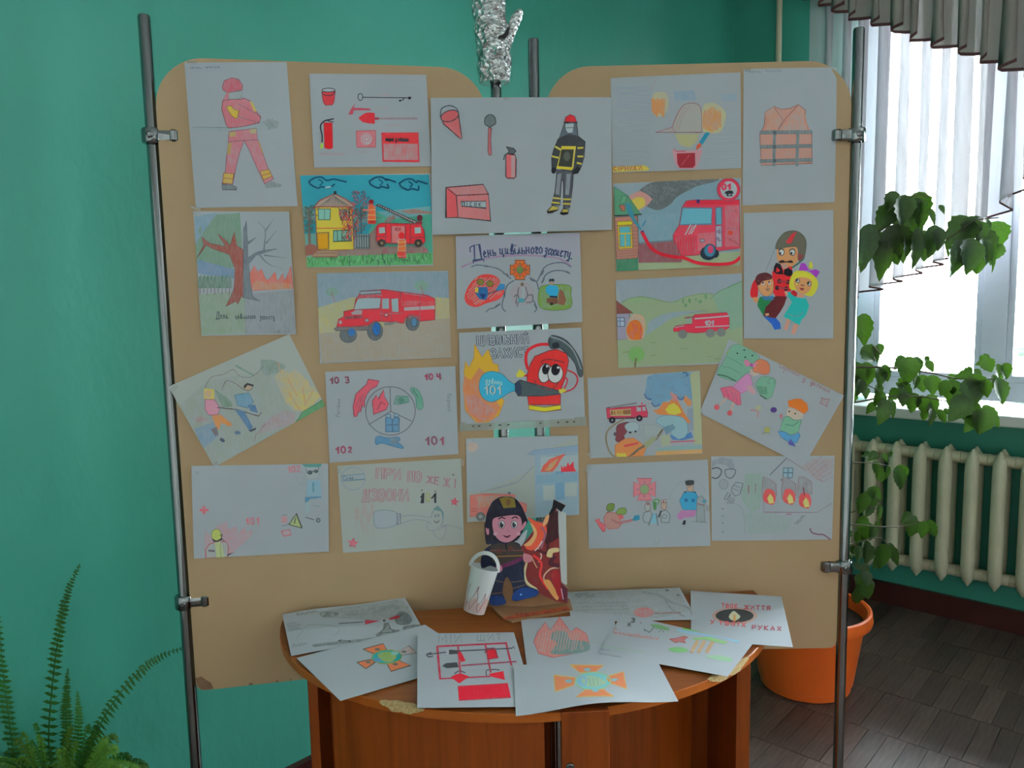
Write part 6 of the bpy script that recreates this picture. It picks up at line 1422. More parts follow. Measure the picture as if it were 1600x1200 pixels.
s.text('дзвони', 545, 540, 42, (140, 185, 200), 1, .9, 8, wd=.8); s.text('101', 540, 622, 62, (165, 195, 205), 2, .95, 0, sp=.3); s.text('101', 546, 624, 62, (20, 70, 95), .7, .8, 0, sp=.3)
s.poly([(865, 410), (900, 350), (1000, 310), (1060, 300), (1130, 330), (1145, 380), (1130, 460), (1085, 600), (1085, 700), (855, 700), (845, 620), (845, 480)], (192, 35, 34), 1, (100, 18, 22), 1.3)
s.line(cr([(850, 440), (835, 380), (850, 310), (920, 270), (1000, 265), (1045, 275)], 4), (165, 30, 38), 4.2, 1); s.line(cr([(1140, 450), (1190, 475), (1210, 520), (1180, 580), (1110, 608)], 4), (150, 28, 38), 2, 1); s.line(cr([(1110, 590), (1135, 530), (1120, 505), (1085, 590)], 4), (150, 28, 38), 1.8, 1); s.line([(845, 486), (808, 488)], (150, 28, 38), 3, 1)
s.poly([(855, 700), (970, 718), (1085, 702), (1090, 735), (970, 752), (858, 735)], (195, 160, 35), 1, (110, 60, 25), 1)
s.poly(cr([(1010, 215), (1040, 203), (1130, 240), (1210, 340), (1248, 440), (1240, 495), (1215, 480), (1190, 400), (1130, 330), (1080, 290), (1020, 295), (1000, 250)], 4, True), (62, 72, 76), 1, (28, 32, 38), 1.4); s.line(cr([(1015, 212), (1100, 240), (1180, 310), (1235, 440)], 4), (105, 112, 118), 2, .7); s.ell(1050, 272, 28, 24, (35, 40, 48))
s.poly([(758, 545), (790, 520), (1085, 600), (1080, 620), (960, 635), (780, 635), (760, 600)], (62, 72, 76), 1, (28, 32, 38), 1.2); s.poly([(760, 600), (758, 545), (785, 522), (805, 560), (800, 620), (780, 635)], (38, 52, 72), 1, (22, 28, 40), 1)
s.poly([(765, 480), (790, 440), (812, 455), (835, 480), (812, 498), (772, 500)], (185, 160, 55)); s.poly([(1072, 590), (1110, 580), (1130, 600), (1080, 618)], (190, 160, 60))
s.ell(972, 470, 45, 70, (168, 172, 176), 1, (60, 22, 28), 1.2, rot=12); s.ell(1048, 475, 55, 66, (168, 172, 176), 1, (60, 22, 28), 1.2, rot=8); s.ell(978, 442, 26, 38, BK, rot=8); s.ell(1050, 445, 32, 42, BK, rot=8); s.ell(988, 420, 8, 10, (190, 190, 190)); s.ell(1068, 430, 10, 8, (190, 190, 190))
s.line(cr([(945, 395), (960, 378), (1000, 372), (1050, 378), (1110, 392)], 4), (80, 15, 22), 1.2); s.line(cr([(895, 520), (930, 570), (1000, 590), (1050, 565), (1070, 535)], 4), (90, 15, 20), 1.3)
s.finish()
mb = MB(); lo = 673; q4 = board_pts([(718, 660), (916, 651), (917, 665), (718, 674)], 'LR', .0040)
mb.add(q4 + [p - NL * .0004 for p in q4], [(0, 1, 2, 3), (7, 6, 5, 4), (0, 4, 5, 1), (1, 5, 6, 2), (2, 6, 7, 3), (3, 7, 4, 0)])
ss = mb.build('plastic_sleeve_strip', M['plastic'], s.ob); ss['label'] = 'clear punched strip of the plastic sleeve'
mb = MB()
for x, w in ((739, 3), (748, 4), (765, 3), (780, 5), (793, 4), (843, 3), (871, 3), (885, 4), (896, 3)):
    y = 667 - (x - 718) * .045; pp = board_pts([(x - w / 2, y - 1.7), (x + w / 2, y - 1.7), (x + w / 2, y + 1.7), (x - w / 2, y + 1.7)], 'L' if x < 800 else 'R', 0)
    t = (x - 718) / 198; off = NL * .006
    a = q4[0].lerp(q4[1], t); d = q4[3].lerp(q4[2], t); c0 = (a + d) / 2 + NL * .0003; ex = (q4[1] - q4[0]).normalized() * (w * .0007); ez = Vector((0, 0, .0014))
    mb.add([c0 - ex - ez, c0 + ex - ez, c0 + ex + ez, c0 - ex + ez, c0 - ex - ez + off * .02, c0 + ex - ez + off * .02, c0 + ex + ez + off * .02, c0 - ex + ez + off * .02], [(0, 3, 2, 1), (4, 5, 6, 7)])
mb.build('punch_holes', M['dark'], s.ob)

# -- 13 faded ladder truck, behind the card figure
s = BP('faded drawing of a ladder truck and blue burning house, partly behind the card firefighter', [(728, 685), (903, 680), (905, 804), (730, 816)], 'LR', lift=.0022, mat='paper_warm', bulge=(.001, .001)).frame((710, 670), Q)
s.poly([(120, 110), (1290, 70), (840, 260), (830, 420), (300, 640), (120, 660)], (128, 135, 142), .3)
s.poly(cr([(140, 180), (180, 140), (240, 160), (240, 210), (190, 240), (145, 220)], 4, True), (165, 138, 120), .6)
for a_ in ([(250, 150), (315, 128)], [(255, 190), (320, 210)], [(230, 230), (290, 280)], [(200, 250), (210, 330)], [(170, 250), (160, 320)]): s.line(a_, (150, 130, 120), .8, .5)
s.poly([(770, 262), (840, 220), (1290, 170), (1300, 230), (1140, 280), (850, 270)], (108, 128, 148), .8, (90, 112, 135), .7)
s.poly([(845, 270), (1300, 230), (1300, 890), (850, 920)], (110, 135, 150), .6); s.poly([(1060, 440), (1140, 430), (1150, 730), (1060, 740)], (88, 122, 145), .9); s.poly([(860, 480), (1290, 450), (1290, 540), (860, 570)], (100, 130, 148), .8)
s.poly([(930, 590), (1050, 580), (1050, 740), (935, 740)], (140, 146, 146), .95); s.poly([(1155, 560), (1275, 555), (1275, 700), (1155, 700)], (138, 144, 142), .95); s.poly([(905, 290), (1290, 270), (1290, 430), (905, 445)], (136, 144, 148), .9)
s.poly([(905, 445), (930, 380), (1000, 310), (1165, 250), (1110, 320), (1080, 380), (1030, 440)], (190, 70, 55), .95); s.poly([(950, 430), (1000, 360), (1090, 300), (1040, 390), (1000, 430)], (205, 120, 55), .7)
s.poly([(1115, 445), (1115, 370), (1135, 410), (1150, 380), (1165, 400), (1185, 340), (1200, 380), (1240, 335), (1245, 400), (1270, 440)], (190, 38, 48), 1)
s.line([(270, 660), (500, 600), (670, 550), (760, 460), (830, 390)], (112, 115, 122), 1.6, .7); s.line([(290, 650), (560, 570), (690, 520), (800, 410)], (122, 125, 130), 1.2, .6)
s.poly([(165, 690), (330, 670), (640, 680), (640, 740), (760, 780), (760, 850), (720, 900), (310, 900), (165, 915)], (175, 90, 80), .85, (160, 72, 68), .8); s.poly([(240, 700), (480, 690), (480, 800), (250, 820)], (190, 95, 55), .6); s.ell(580, 662, 16, 11, (70, 85, 100))
s.ell(277, 912, 45, 42, (95, 98, 98), .95, (75, 78, 80), 1); s.ell(277, 912, 20, 19, (135, 138, 138)); s.line([(175, 830), (240, 830)], (140, 60, 60), .9); s.line([(175, 855), (235, 855)], (140, 60, 60), .9)
s.finish([(733, 690, 10, 5, -50)])
# -- 14 cap, brush and flames
s = BP('crayon drawing of a peaked cap, flames and a red pot, top of the right board', [(954, 122), (1157, 113), (1158, 263), (957, 270)], 'R', lift=.0004).frame((920, 0), 10 / 3)
for y in range(450, 880, 15):
    r_ = random.Random(y); x0 = r_.uniform(125, 150); s.line(cr([(x0, y), (x0 + 60, y + r_.uniform(-8, 8)), (x0 + 130, y + r_.uniform(-8, 8)), (x0 + 190, y + 4)], 4), (98, 125, 128) if y > 640 else (95, 118, 140), .9, .35 if y > 500 else .45)
    if y > 620: s.line(cr([(600, y), (680, y + r_.uniform(-8, 8)), (785, y - 4)], 4), (100, 125, 128), .9, .35)
s.poly([(440, 480), (540, 470), (560, 520), (445, 530)], (90, 125, 150), .4); s.poly([(690, 490), (770, 490), (765, 525), (690, 525)], (95, 128, 150), .35); s.line([(320, 470), (350, 410)], (140, 110, 110), .8, .5)
s.poly(cr([(330, 500), (360, 480), (405, 490), (410, 560), (390, 600), (340, 600)], 4, True), (165, 150, 85), .45)
for i in range(8): s.line([(328 + i * 9, 515 + i % 3 * 4), (330 + i * 8, 585 + i % 4 * 8)], (200, 105, 40), 2.2, .8)
s.poly(cr([(590, 560), (640, 535), (690, 560), (712, 600), (690, 680), (640, 695), (590, 680)], 4, True), (165, 152, 85), .5); s.poly([(590, 590), (640, 555), (690, 590), (685, 660), (640, 690), (590, 670)], (178, 120, 55), .7)
for i in range(10): s.line([(600 + i * 9, 575 + i % 3 * 9), (595 + i * 10, 655 + i % 4 * 8)], (195, 100, 35), 1.4, .7)
s.poly(cr([(430, 665), (455, 600), (490, 550), (540, 538), (578, 560), (585, 640), (585, 690)], 4) + [(450, 690)], (142, 135, 128), .7, (130, 75, 80), 1); s.poly([(345, 690), (430, 665), (450, 690)], (145, 130, 128), .6, (130, 75, 80), .9)
for x in (440, 455, 470): s.line(cr([(x - 8, 680), (x + 15, 610), (x + 50, 555)], 3), (140, 90, 90), .8, .6)
s.line([(345, 690), (588, 690)], (110, 70, 78), 1.3, .8)
s.poly([(445, 697), (570, 697), (560, 740), (520, 770), (470, 755)], (150, 142, 90), .75)
s.poly([(430, 780), (460, 785), (555, 785), (590, 775), (575, 840), (550, 880), (470, 880), (445, 850)], (165, 110, 120), .8); s.line([(440, 775), (450, 790), (500, 787)], (150, 50, 70), 1.3, .8)
s.poly([(455, 800), (550, 797), (552, 860), (540, 875), (470, 875), (458, 850)], (120, 28, 38), 1); s.line([(480, 860), (520, 810)], (150, 50, 60), 1.3)
s.poly([(605, 690), (630, 692), (588, 755), (572, 742)], (35, 110, 135)); s.poly([(555, 785), (560, 755), (580, 745), (583, 765)], (185, 70, 50))
s.poly([(122, 870), (290, 862), (315, 878), (300, 890), (125, 897)], (195, 150, 45), .85); s.text('СІРНИКИ', 130, 890, 22, (150, 75, 40), 1.3, .9, -2, sp=.45)
s.finish()

# -- 15 rescue vest
s = BP('drawing of an orange rescue vest with grey bands, top right of the right board', [(1162, 108), (1308, 105), (1304, 316), (1160, 321)], 'R', lift=.0002, curl=lambda u, v: -.003 * max(0, u - .75) * max(0, .3 - v) * 10).frame((920, 0), 10 / 3)
s.scrib(835, 380, 65, 14, DBL, .7, .5, 0); s.scrib(920, 375, 85, 14, DBL, .7, .4, 0, seed=8)
s.poly([(918, 585), (965, 555), (1000, 570), (1050, 565), (1090, 545), (1128, 575), (1125, 620), (1140, 670), (1160, 690), (1162, 850), (898, 860), (890, 700), (915, 650)], (160, 112, 98), .85, (120, 75, 65), 1)
s.poly([(918, 585), (965, 555), (1010, 640), (985, 690), (905, 690), (918, 650)], (185, 105, 72), .6); s.poly([(1050, 610), (1100, 555), (1125, 580), (1130, 640), (1140, 680), (1000, 680)], (180, 108, 80), .5)
s.line([(965, 560), (1012, 625), (988, 670)], (120, 80, 70), 1, .8); s.line([(1090, 548), (1030, 610), (985, 680)], (120, 75, 68), 1, .9); s.line([(918, 600), (930, 640), (905, 690)], (190, 90, 60), 2, .7); s.line([(1122, 590), (1130, 640), (1148, 680)], (190, 90, 60), 2, .7)
gb = (85, 95, 98)
for y0, y1 in ((690, 688), (765, 760), (840, 832)): s.line([(893, y0), (1162, y1)], gb, 3.4, .75); s.line([(893, y0 - 8), (1162, y1 - 8)], (55, 65, 68), .8, .7); s.line([(893, y0 + 8), (1162, y1 + 8)], (55, 65, 68), .8, .7)
for x in (967, 1088): s.line([(x, 682), (x - 4, 862)], gb, 4.2, .75)
for y in (692, 765, 838): s.ell(967, y, 10, 10, (50, 60, 65), .8)
s.finish([(1168, 110, 10, 4, 0)])

# -- 16 fire truck with 01 sign and burning hut
s = BP('drawing of a red fire engine hosing a log house, with a round 01 sign', [(958, 287), (1158, 278), (1156, 415), (963, 424)], 'R', lift=.0002).frame((940, 270), Q)
s.poly([(130, 120), (1440, 60), (1430, 980), (160, 1025)], (98, 125, 138), .85); s.poly([(130, 120), (700, 90), (400, 420), (350, 300), (270, 240)], (115, 130, 140), .7)
s.poly([(380, 940), (1000, 850), (1435, 820), (1435, 975), (380, 1020)], (130, 140, 108), .95); s.poly([(400, 450), (830, 420), (800, 560), (740, 700), (400, 740)], (92, 128, 142), .7)
s.poly(cr([(300, 300), (380, 200), (480, 120), (620, 85), (900, 75), (1210, 65), (1180, 95), (1000, 140), (880, 200), (780, 260), (720, 330), (640, 380), (570, 395), (500, 370), (420, 330)], 4, True), (82, 86, 88), .95)
r_ = random.Random(12)
for i in range(60):
    x = r_.uniform(430, 1050); lim = 380 - (x - 430) * .42; y = r_.uniform(90, max(100, lim)); s.line(cr([(x, y), (x + 12, y - 20), (x + 35, y - 12), (x + 40, y + 8)], 3), (58, 62, 64), 1.1, .55)
s.poly([(270, 300), (300, 230), (400, 190), (480, 230), (530, 280), (470, 350), (380, 400), (310, 380)], (180, 110, 100), .75); s.poly(cr([(290, 320), (360, 260), (440, 270), (450, 340), (390, 385), (320, 390)], 4, True), (190, 150, 62), .95)
s.poly([(130, 150), (270, 240), (410, 440), (135, 450)], (72, 118, 92), 1, (45, 90, 68), 1); s.poly([(195, 300), (215, 240), (270, 245), (245, 320), (190, 330)], (80, 130, 100), 1, (40, 80, 60), 1); s.poly([(180, 345), (245, 340), (240, 400), (215, 405)], (150, 85, 65), 1, (90, 55, 45), 1)
s.line([(134, 455), (412, 440)], (25, 28, 28), 1.8)
s.poly([(135, 470), (372, 455), (385, 780), (378, 895), (150, 905)], (150, 98, 85), 1, (90, 60, 55), 1)
for i in range(8): s.line([(320, 500 + i * 38), (378, 495 + i * 38)], (105, 70, 62), .9, .8); s.line([(140, 520 + i * 38), (170, 520 + i * 38)], (105, 70, 62), .9, .8)
for i in range(3): s.line([(150, 825 + i * 26), (375, 810 + i * 26)], (115, 75, 68), .9, .8)
s.poly([(160, 515), (315, 508), (318, 550), (170, 555)], (200, 155, 30), 1, (120, 90, 30), 1); s.poly([(165, 560), (315, 555), (325, 790), (175, 800)], (185, 145, 50), 1, (120, 90, 30), 1); s.poly([(185, 570), (298, 565), (302, 770), (192, 775)], (72, 140, 150), 1, (110, 100, 60), 1); s.line([(190, 640), (300, 635)], (185, 145, 50), 2); s.line([(245, 640), (248, 770)], (185, 145, 50), 1.8)
s.poly([(150, 910), (378, 895), (382, 1015), (160, 1025)], (30, 112, 72), 1); s.hatch([(150, 910), (378, 895), (382, 1015), (160, 1025)], (20, 80, 50), 1.3, .7, 140, 16)
s.poly([(385, 750), (740, 720), (835, 720), (835, 930), (385, 940)], (125, 68, 72), .95)
for i in range(22): s.line([(395 + i * 20, 748), (398 + i * 20, 935)], (95, 48, 55), 1, .8); s.line([(388 + i * 20, 748 - i * 1.6), (398 + i * 20, 732 - i * 1.6)], (60, 40, 42), 1, .8)
s.poly([(240, 320), (300, 325), (345, 480), (415, 590), (400, 600), (330, 520), (270, 420)], (42, 110, 128), .95); s.poly([(420, 560), (455, 495), (460, 515), (430, 570)], (50, 105, 140))
s.poly([(880, 300), (950, 290), (1430, 285), (1440, 790), (1230, 815), (990, 860), (830, 870), (745, 700), (745, 650), (810, 545), (838, 365)], (170, 50, 66), 1, (130, 30, 48), 1.2)
s.poly([(760, 660), (980, 660), (985, 800), (830, 860), (750, 700)], (180, 28, 48), .95); s.poly([(1000, 640), (1180, 620), (1180, 780), (1000, 820)], (175, 62, 75), .8)
for i in range(8): s.line([(775 + i * 28, 665), (790 + i * 26, 840)], (150, 20, 40), 1.1, .7)
s.poly([(842, 372), (1148, 375), (1140, 540), (815, 548)], (85, 140, 155), 1, (60, 95, 120), 1.4); s.poly([(1185, 370), (1250, 365), (1250, 545), (1185, 548)], (75, 130, 145), 1, (90, 60, 90), 1.4)
s.poly([(890, 300), (1430, 290), (1430, 330), (880, 345)], (178, 30, 48), 1); s.poly([(985, 285), (1020, 282), (1020, 322), (988, 322)], (52, 28, 82)); s.poly([(1280, 350), (1430, 345), (1430, 770), (1285, 775)], (162, 70, 82), .85)
for y in (410, 590, 690): s.line([(1290, y), (1425, y - 5)], (140, 40, 55), 1, .7)
s.ell(1338, 630, 26, 24, (165, 55, 40)); s.line(cr([(1330, 700), (1380, 720), (1435, 765)], 3), (150, 30, 45), 2.5, .8)
s.line([(870, 650), (925, 550)], (150, 150, 155), 2); s.line([(930, 640), (980, 550)], (150, 150, 155), 2); s.line([(905, 645), (950, 560)], (150, 150, 155), 1.4)
s.poly([(1185, 560), (1248, 558), (1252, 775), (1190, 780)], (140, 140, 148), 1, (100, 60, 90), 1); s.scrib(1195, 640, 50, 60, (90, 60, 100), 1, .8, 0, 5); s.scrib(1195, 720, 50, 50, (90, 60, 100), 1, .8, 0, 5, 3)
s.ell(1046, 712, 26, 18, (125, 130, 140), 1, (110, 40, 60), 1)
s.ell(1185, 845, 36, 42, (22, 38, 52)); s.ell(1110, 840, 85, 72, (22, 38, 52), 1); s.ell(1125, 815, 62, 66, (48, 105, 130), 1, (25, 45, 62), 1.5); s.ell(1132, 802, 30, 42, (180, 45, 78), .95)
s.line(cr([(420, 620), (460, 700), (520, 790), (620, 850), (760, 880), (860, 890), (1000, 940), (1200, 955), (1360, 940), (1440, 885)], 5), (180, 24, 40), 4.6, 1); s.poly([(415, 605), (440, 608), (438, 625), (418, 628)], (80, 55, 110))
s.ell(1320, 178, 118, 120, (165, 40, 62), 1, (120, 25, 45), 1.2, n=36); s.ell(1322, 180, 86, 90, (140, 146, 150), 1, n=30); s.text('01', 1255, 180, 62, (175, 35, 62), 2.6, .95, -2, sp=.3, wd=1.1)
s.poly([(1280, 225), (1285, 200), (1320, 188), (1360, 190), (1372, 215), (1365, 225), (1350, 222), (1362, 248), (1298, 248), (1300, 222)], (25, 32, 38)); s.ell(1330, 232, 14, 9, (120, 125, 130))
s.finish()

# -- 17 firefighter with two children
s = BP('poster of a moustached firefighter in red holding a boy in green and a blonde girl', [(1162, 333), (1302, 328), (1302, 529), (1162, 529)], 'R', lift=.0006).frame((1140, 320), Q)
skn = (178, 118, 78)
s.poly([(660, 880), (700, 915), (690, 950), (640, 960), (600, 920)], (150, 22, 32))
s.poly([(480, 440), (690, 430), (720, 560), (640, 650), (520, 620), (485, 560)], skn, 1)
s.poly(cr([(470, 440), (500, 360), (570, 285), (680, 270), (760, 320), (790, 400), (770, 540), (740, 580), (705, 560), (700, 440), (600, 435), (500, 455)], 4, True), (82, 80, 68), 1, (60, 58, 50), 1)
s.poly([(640, 300), (690, 275), (660, 340), (640, 390), (610, 405), (575, 385)], (160, 38, 45)); s.poly([(700, 500), (760, 520), (740, 570), (710, 575)], (110, 50, 50)); s.line(cr([(760, 560), (700, 610), (640, 650)], 3), (45, 82, 75), 2.4); s.line(cr([(470, 440), (420, 560), (370, 680)], 3), (90, 95, 105), .8, .8)
for x, px_ in ((532, 515), (645, 632)): s.ell(x, 490, 28, 32, (170, 172, 175), 1, (40, 30, 30), 1); s.ell(px_ + 4, 500, 10, 14, BK); s.line([(x - 28, 468), (x, 455), (x + 22, 462)], (40, 28, 28), 1.5)
s.poly(cr([(498, 590), (540, 570), (580, 585), (630, 572), (655, 595), (620, 600), (580, 595), (530, 602)], 3, True), (38, 18, 22))
s.poly([(435, 700), (480, 620), (640, 640), (650, 720), (640, 880), (560, 960), (470, 950), (440, 900)], (190, 28, 34), 1)
s.poly([(455, 640), (475, 598), (520, 610), (545, 680), (550, 720), (480, 715), (450, 690)], (16, 16, 24)); s.poly([(555, 720), (560, 670), (600, 650), (645, 680), (650, 735), (600, 740)], (16, 16, 24)); s.poly([(520, 610), (550, 670), (605, 648), (585, 610)], (155, 120, 110))
for y in (790, 860):
    for x in (510, 600): s.ell(x - (y - 790) * .3, y + (x - 510) * .1, 24, 24, (48, 14, 24))
    s.line([(500, y), (600, y + 8)], (110, 22, 34), 2)
s.poly(cr([(285, 760), (240, 800), (212, 900), (225, 960), (285, 950), (290, 850)], 4, True), (185, 25, 34)); s.poly([(230, 960), (290, 955), (295, 1000), (270, 1020), (245, 990)], skn)
s.poly(cr([(285, 830), (300, 780), (430, 760), (450, 860), (430, 920), (370, 950), (310, 900)], 4, True), skn, 1, (110, 70, 55), .7)
s.poly(cr([(262, 780), (290, 720), (370, 700), (430, 730), (425, 770), (340, 790), (295, 835)], 4, True), (72, 28, 34))
for x, y in ((345, 815), (408, 808)): s.ell(x, y, 14, 18, (160, 160, 165)); s.ell(x - 4, y - 8, 9, 11, (62, 30, 30))
s.line([(385, 830), (390, 850), (378, 855)], (120, 70, 50), 1); s.poly([(370, 875), (412, 868), (395, 890)], (150, 120, 110), 1, (90, 40, 40), .9)
s.poly([(290, 1000), (310, 955), (350, 945), (450, 955), (500, 960), (420, 1020), (380, 1130), (345, 1150), (285, 1050)], (22, 92, 52)); s.poly([(330, 950), (450, 945), (455, 985), (400, 1000), (350, 985)], (45, 92, 132))
s.poly([(470, 945), (590, 950), (560, 1040), (520, 1110), (470, 1180), (345, 1155), (370, 1060), (410, 1020)], (72, 20, 24)); s.poly([(360, 1130), (400, 1125), (405, 1145), (375, 1155)], (185, 135, 105))
s.poly([(345, 1158), (480, 1180), (520, 1230), (525, 1290), (460, 1300), (430, 1240)], (28, 72, 145))
s.poly([(620, 900), (640, 930), (690, 960), (790, 970), (820, 1050), (790, 1140), (740, 1200), (720, 1250), (550, 1160), (600, 1080), (640, 1010), (570, 900)], (30, 142, 138), 1)
s.line(cr([(600, 1130), (680, 1160), (760, 1120)], 3), (25, 115, 115), 1.5, .6)
s.poly([(590, 1180), (625, 1195), (590, 1310), (555, 1295)], (175, 120, 105)); s.poly([(660, 1235), (710, 1250), (670, 1350), (630, 1340)], (175, 120, 105))
s.poly(cr([(650, 710), (700, 680), (790, 690), (880, 740), (915, 810), (900, 880), (850, 945), (780, 935), (700, 890), (620, 870), (615, 790)], 4, True), (190, 160, 48)); s.poly(cr([(660, 790), (720, 750), (810, 760), (850, 800), (830, 880), (760, 930), (690, 890)], 4, True), skn); s.poly([(690, 920), (760, 930), (760, 965), (700, 960)], (180, 115, 100))
for x, y in ((700, 785), (820, 815)): s.ell(x, y, 19, 22, (172, 172, 178), 1, (45, 30, 30), 1); s.ell(x - 8, y - 6, 10, 13, BK)
s.line([(735, 832), (765, 835)], (120, 60, 45), 2); s.poly(cr([(720, 865), (745, 858), (770, 870), (745, 888)], 3, True), (130, 48, 48))
s.poly([(735, 600), (780, 605), (820, 680), (890, 665), (935, 690), (895, 755), (840, 700), (800, 680), (710, 680)], (135, 48, 150)); s.poly([(815, 650), (820, 600), (840, 578), (860, 620), (855, 665)], (190, 160, 60))
s.poly([(560, 900), (590, 890), (600, 930), (575, 940)], (178, 130, 115))
s.finish()

# -- 18 green valley with truck 101
s = BP('green landscape drawing with a red truck numbered 101 and a small house on fire', [(962, 438), (1159, 427), (1161, 567), (966, 575)], 'R', lift=.0001).frame((940, 420), Q)
s.poly([(145, 120), (1465, 50), (1470, 130), (1160, 270), (700, 350), (450, 300), (210, 350)], (118, 128, 138), .7)
s.poly(cr([(210, 350), (300, 305), (450, 295), (580, 315), (710, 350)], 4) + cr([(800, 320), (950, 265), (1060, 255), (1165, 270)], 4) + [(1260, 220), (1465, 130), (1470, 960), (165, 1030), (150, 460)], (122, 134, 105), .95)
s.poly([(1150, 290), (1250, 225), (1465, 130), (1470, 600), (1340, 640), (1200, 420)], (105, 135, 112), .8); s.poly(cr([(290, 320), (400, 300), (490, 320), (400, 355), (300, 350)], 4, True), (108, 138, 62), .6); s.line(cr([(1130, 310), (1200, 250), (1300, 200), (1460, 130)], 3), (72, 110, 65), 1.4, .8); s.line(cr([(210, 350), (300, 305), (450, 295), (710, 350), (880, 290), (1060, 258), (1165, 272)], 4), (88, 115, 72), 1.3, .8)
for x, y, w, h in ((840, 335, 14, 28), (908, 332, 15, 26), (868, 380, 16, 20), (975, 322, 10, 20), (1020, 342, 22, 20), (1078, 288, 16, 30)): s.ell(x, y, w, h, (78, 115, 72), .85)
s.poly(cr([(470, 640), (490, 550), (640, 470), (850, 440), (1060, 440), (850, 480), (700, 530), (580, 610), (450, 690)], 4, True), (108, 130, 138), .6)
s.poly([(148, 330), (325, 462), (150, 468)], (105, 58, 52), 1, (80, 45, 42), .8); s.poly([(152, 470), (285, 466), (300, 730), (165, 738)], (128, 120, 138), .95, (90, 85, 105), .8); s.poly([(160, 510), (235, 508), (238, 598), (165, 600)], (140, 148, 158), 1, (75, 85, 115), 1.3); s.line([(160, 545), (238, 545)], (75, 85, 115), 1.2); s.line([(190, 510), (190, 600)], (75, 85, 115), 1.2)
s.poly(cr([(250, 640), (270, 560), (300, 500), (340, 470), (420, 490), (450, 570), (440, 700), (400, 740), (280, 740)], 4, True), (175, 125, 85), .6); s.poly(cr([(258, 640), (290, 560), (350, 530), (400, 560), (425, 640), (400, 730), (300, 730)], 4, True), (198, 88, 32), 1)
r_ = random.Random(2)
for i in range(26): x = r_.uniform(275, 410); y = r_.uniform(560, 720); s.line([(x, y + 20), (x + r_.uniform(-8, 8), y - 25)], (170, 58, 35), 1.1, .8)
s.poly([(740, 620), (765, 595), (870, 578), (930, 575), (935, 510), (960, 478), (1300, 455), (1322, 500), (1325, 610), (1285, 635), (980, 668), (740, 650)], (172, 38, 58), 1, (135, 25, 42), .9)
s.poly([(875, 515), (935, 508), (935, 570), (870, 575)], (118, 135, 122)); s.line([(860, 512), (960, 498)], (120, 40, 55), 1.6); s.line([(965, 520), (1330, 490)], (155, 140, 145), 2.2); s.line([(970, 608), (1325, 592)], (155, 130, 138), 1.8); s.line([(760, 610), (850, 592)], (150, 110, 115), 1.5, .7)
s.text('101', 1070, 590, 50, (150, 140, 148), 1.9, .9, -2, sp=.25)
for x, y in ((835, 680), (1125, 670), (1240, 660)): s.ell(x, y, 48, 46, (98, 100, 98), .95)
s.line([(910, 460), (1060, 435), (1090, 450)], (80, 105, 95), 1, .7)
s.ell(358, 890, 82, 78, (98, 138, 78), .95); s.poly([(345, 930), (368, 930), (355, 1028), (332, 1028)], (102, 98, 70))
for p in ([(220, 870), (290, 862)], [(500, 770), (560, 765)], [(510, 905), (555, 900)], [(810, 835), (880, 830)], [(1095, 915), (1150, 912)], [(1160, 935), (1240, 938)]): s.line(p, (98, 118, 48), 1.6, .7)
s.finish()

# -- 19 firefighter aiming at a burning house
s = BP('drawing of a helmeted figure in orange hosing a smoky fire, small red truck above', [(918, 591), (1093, 579), (1097, 708), (922, 716)], 'R', lift=.0003, curl=lambda u, v: .003 * max(0, u - .5) ** 2 * 4).frame((900, 560), Q)
s.poly(cr([(720, 300), (740, 190), (860, 160), (1000, 150), (1190, 150), (1220, 300), (1200, 420), (1080, 430), (950, 430), (840, 500), (770, 430), (705, 380)], 4, True), (92, 125, 148), .95)
r_ = random.Random(5)
for i in range(30):
    x = r_.uniform(730, 1190); y = r_.uniform(170, 420); s.line(cr([(x, y), (x + 12, y - 22), (x + 38, y - 18), (x + 45, y + 5)], 3), (62, 102, 138), 1.2, .6)
for p in ([(705, 370), (725, 410), (770, 425)], [(780, 460), (810, 495), (860, 480)], [(1110, 150), (1145, 150), (1150, 180)], [(1180, 170), (1215, 185), (1205, 215)], [(1030, 380), (1080, 425), (1120, 400)]): s.line(p, (42, 78, 125), 2.4, .8, True)
s.poly([(1180, 160), (1280, 125), (1310, 900), (1225, 910), (1215, 500)], (142, 145, 108), .8); s.poly([(1150, 520), (1215, 515), (1220, 740), (1160, 760)], (112, 120, 135), .8)
s.poly([(790, 540), (850, 525), (900, 450), (960, 455), (1000, 400), (960, 340), (1040, 380), (1070, 470), (1120, 560), (1190, 670), (1150, 665), (1080, 600), (960, 590), (850, 580)], (200, 100, 52), .95); s.poly([(920, 530), (960, 480), (1010, 460), (1060, 500), (1090, 560), (1020, 585), (950, 570)], (195, 155, 50), .95); s.poly([(1110, 430), (1130, 380), (1190, 430), (1200, 480), (1160, 500)], (195, 105, 60), .9); s.poly([(965, 340), (1040, 390), (1060, 440), (1000, 440)], (185, 95, 95), .7)
s.poly(cr([(825, 660), (850, 610), (950, 590), (1090, 610), (1150, 680), (1150, 800), (1090, 840), (1010, 820), (960, 740), (870, 690)], 4, True), (118, 145, 152), .95, (85, 125, 145), 1)
for i in range(12): s.line([(900 + i * 9, 715 - i * 3), (935 + i * 8, 790 - i * 6)], (60, 100, 125), 1.2, .7)
s.poly([(1150, 780), (1190, 760), (1215, 820), (1100, 850), (1000, 845), (960, 790), (1000, 800), (1060, 840), (1120, 820)], (60, 98, 145), .95)
s.line([(945, 870), (1230, 855)], (160, 70, 85), 1.8, .9); s.poly([(840, 930), (1305, 890), (1310, 940), (830, 965)], (110, 138, 138), .8); s.poly([(820, 965), (1310, 940), (1315, 985), (820, 1010)], (185, 130, 82), .9); s.poly([(870, 800), (970, 790), (970, 900), (880, 920)], (142, 146, 115), .7)
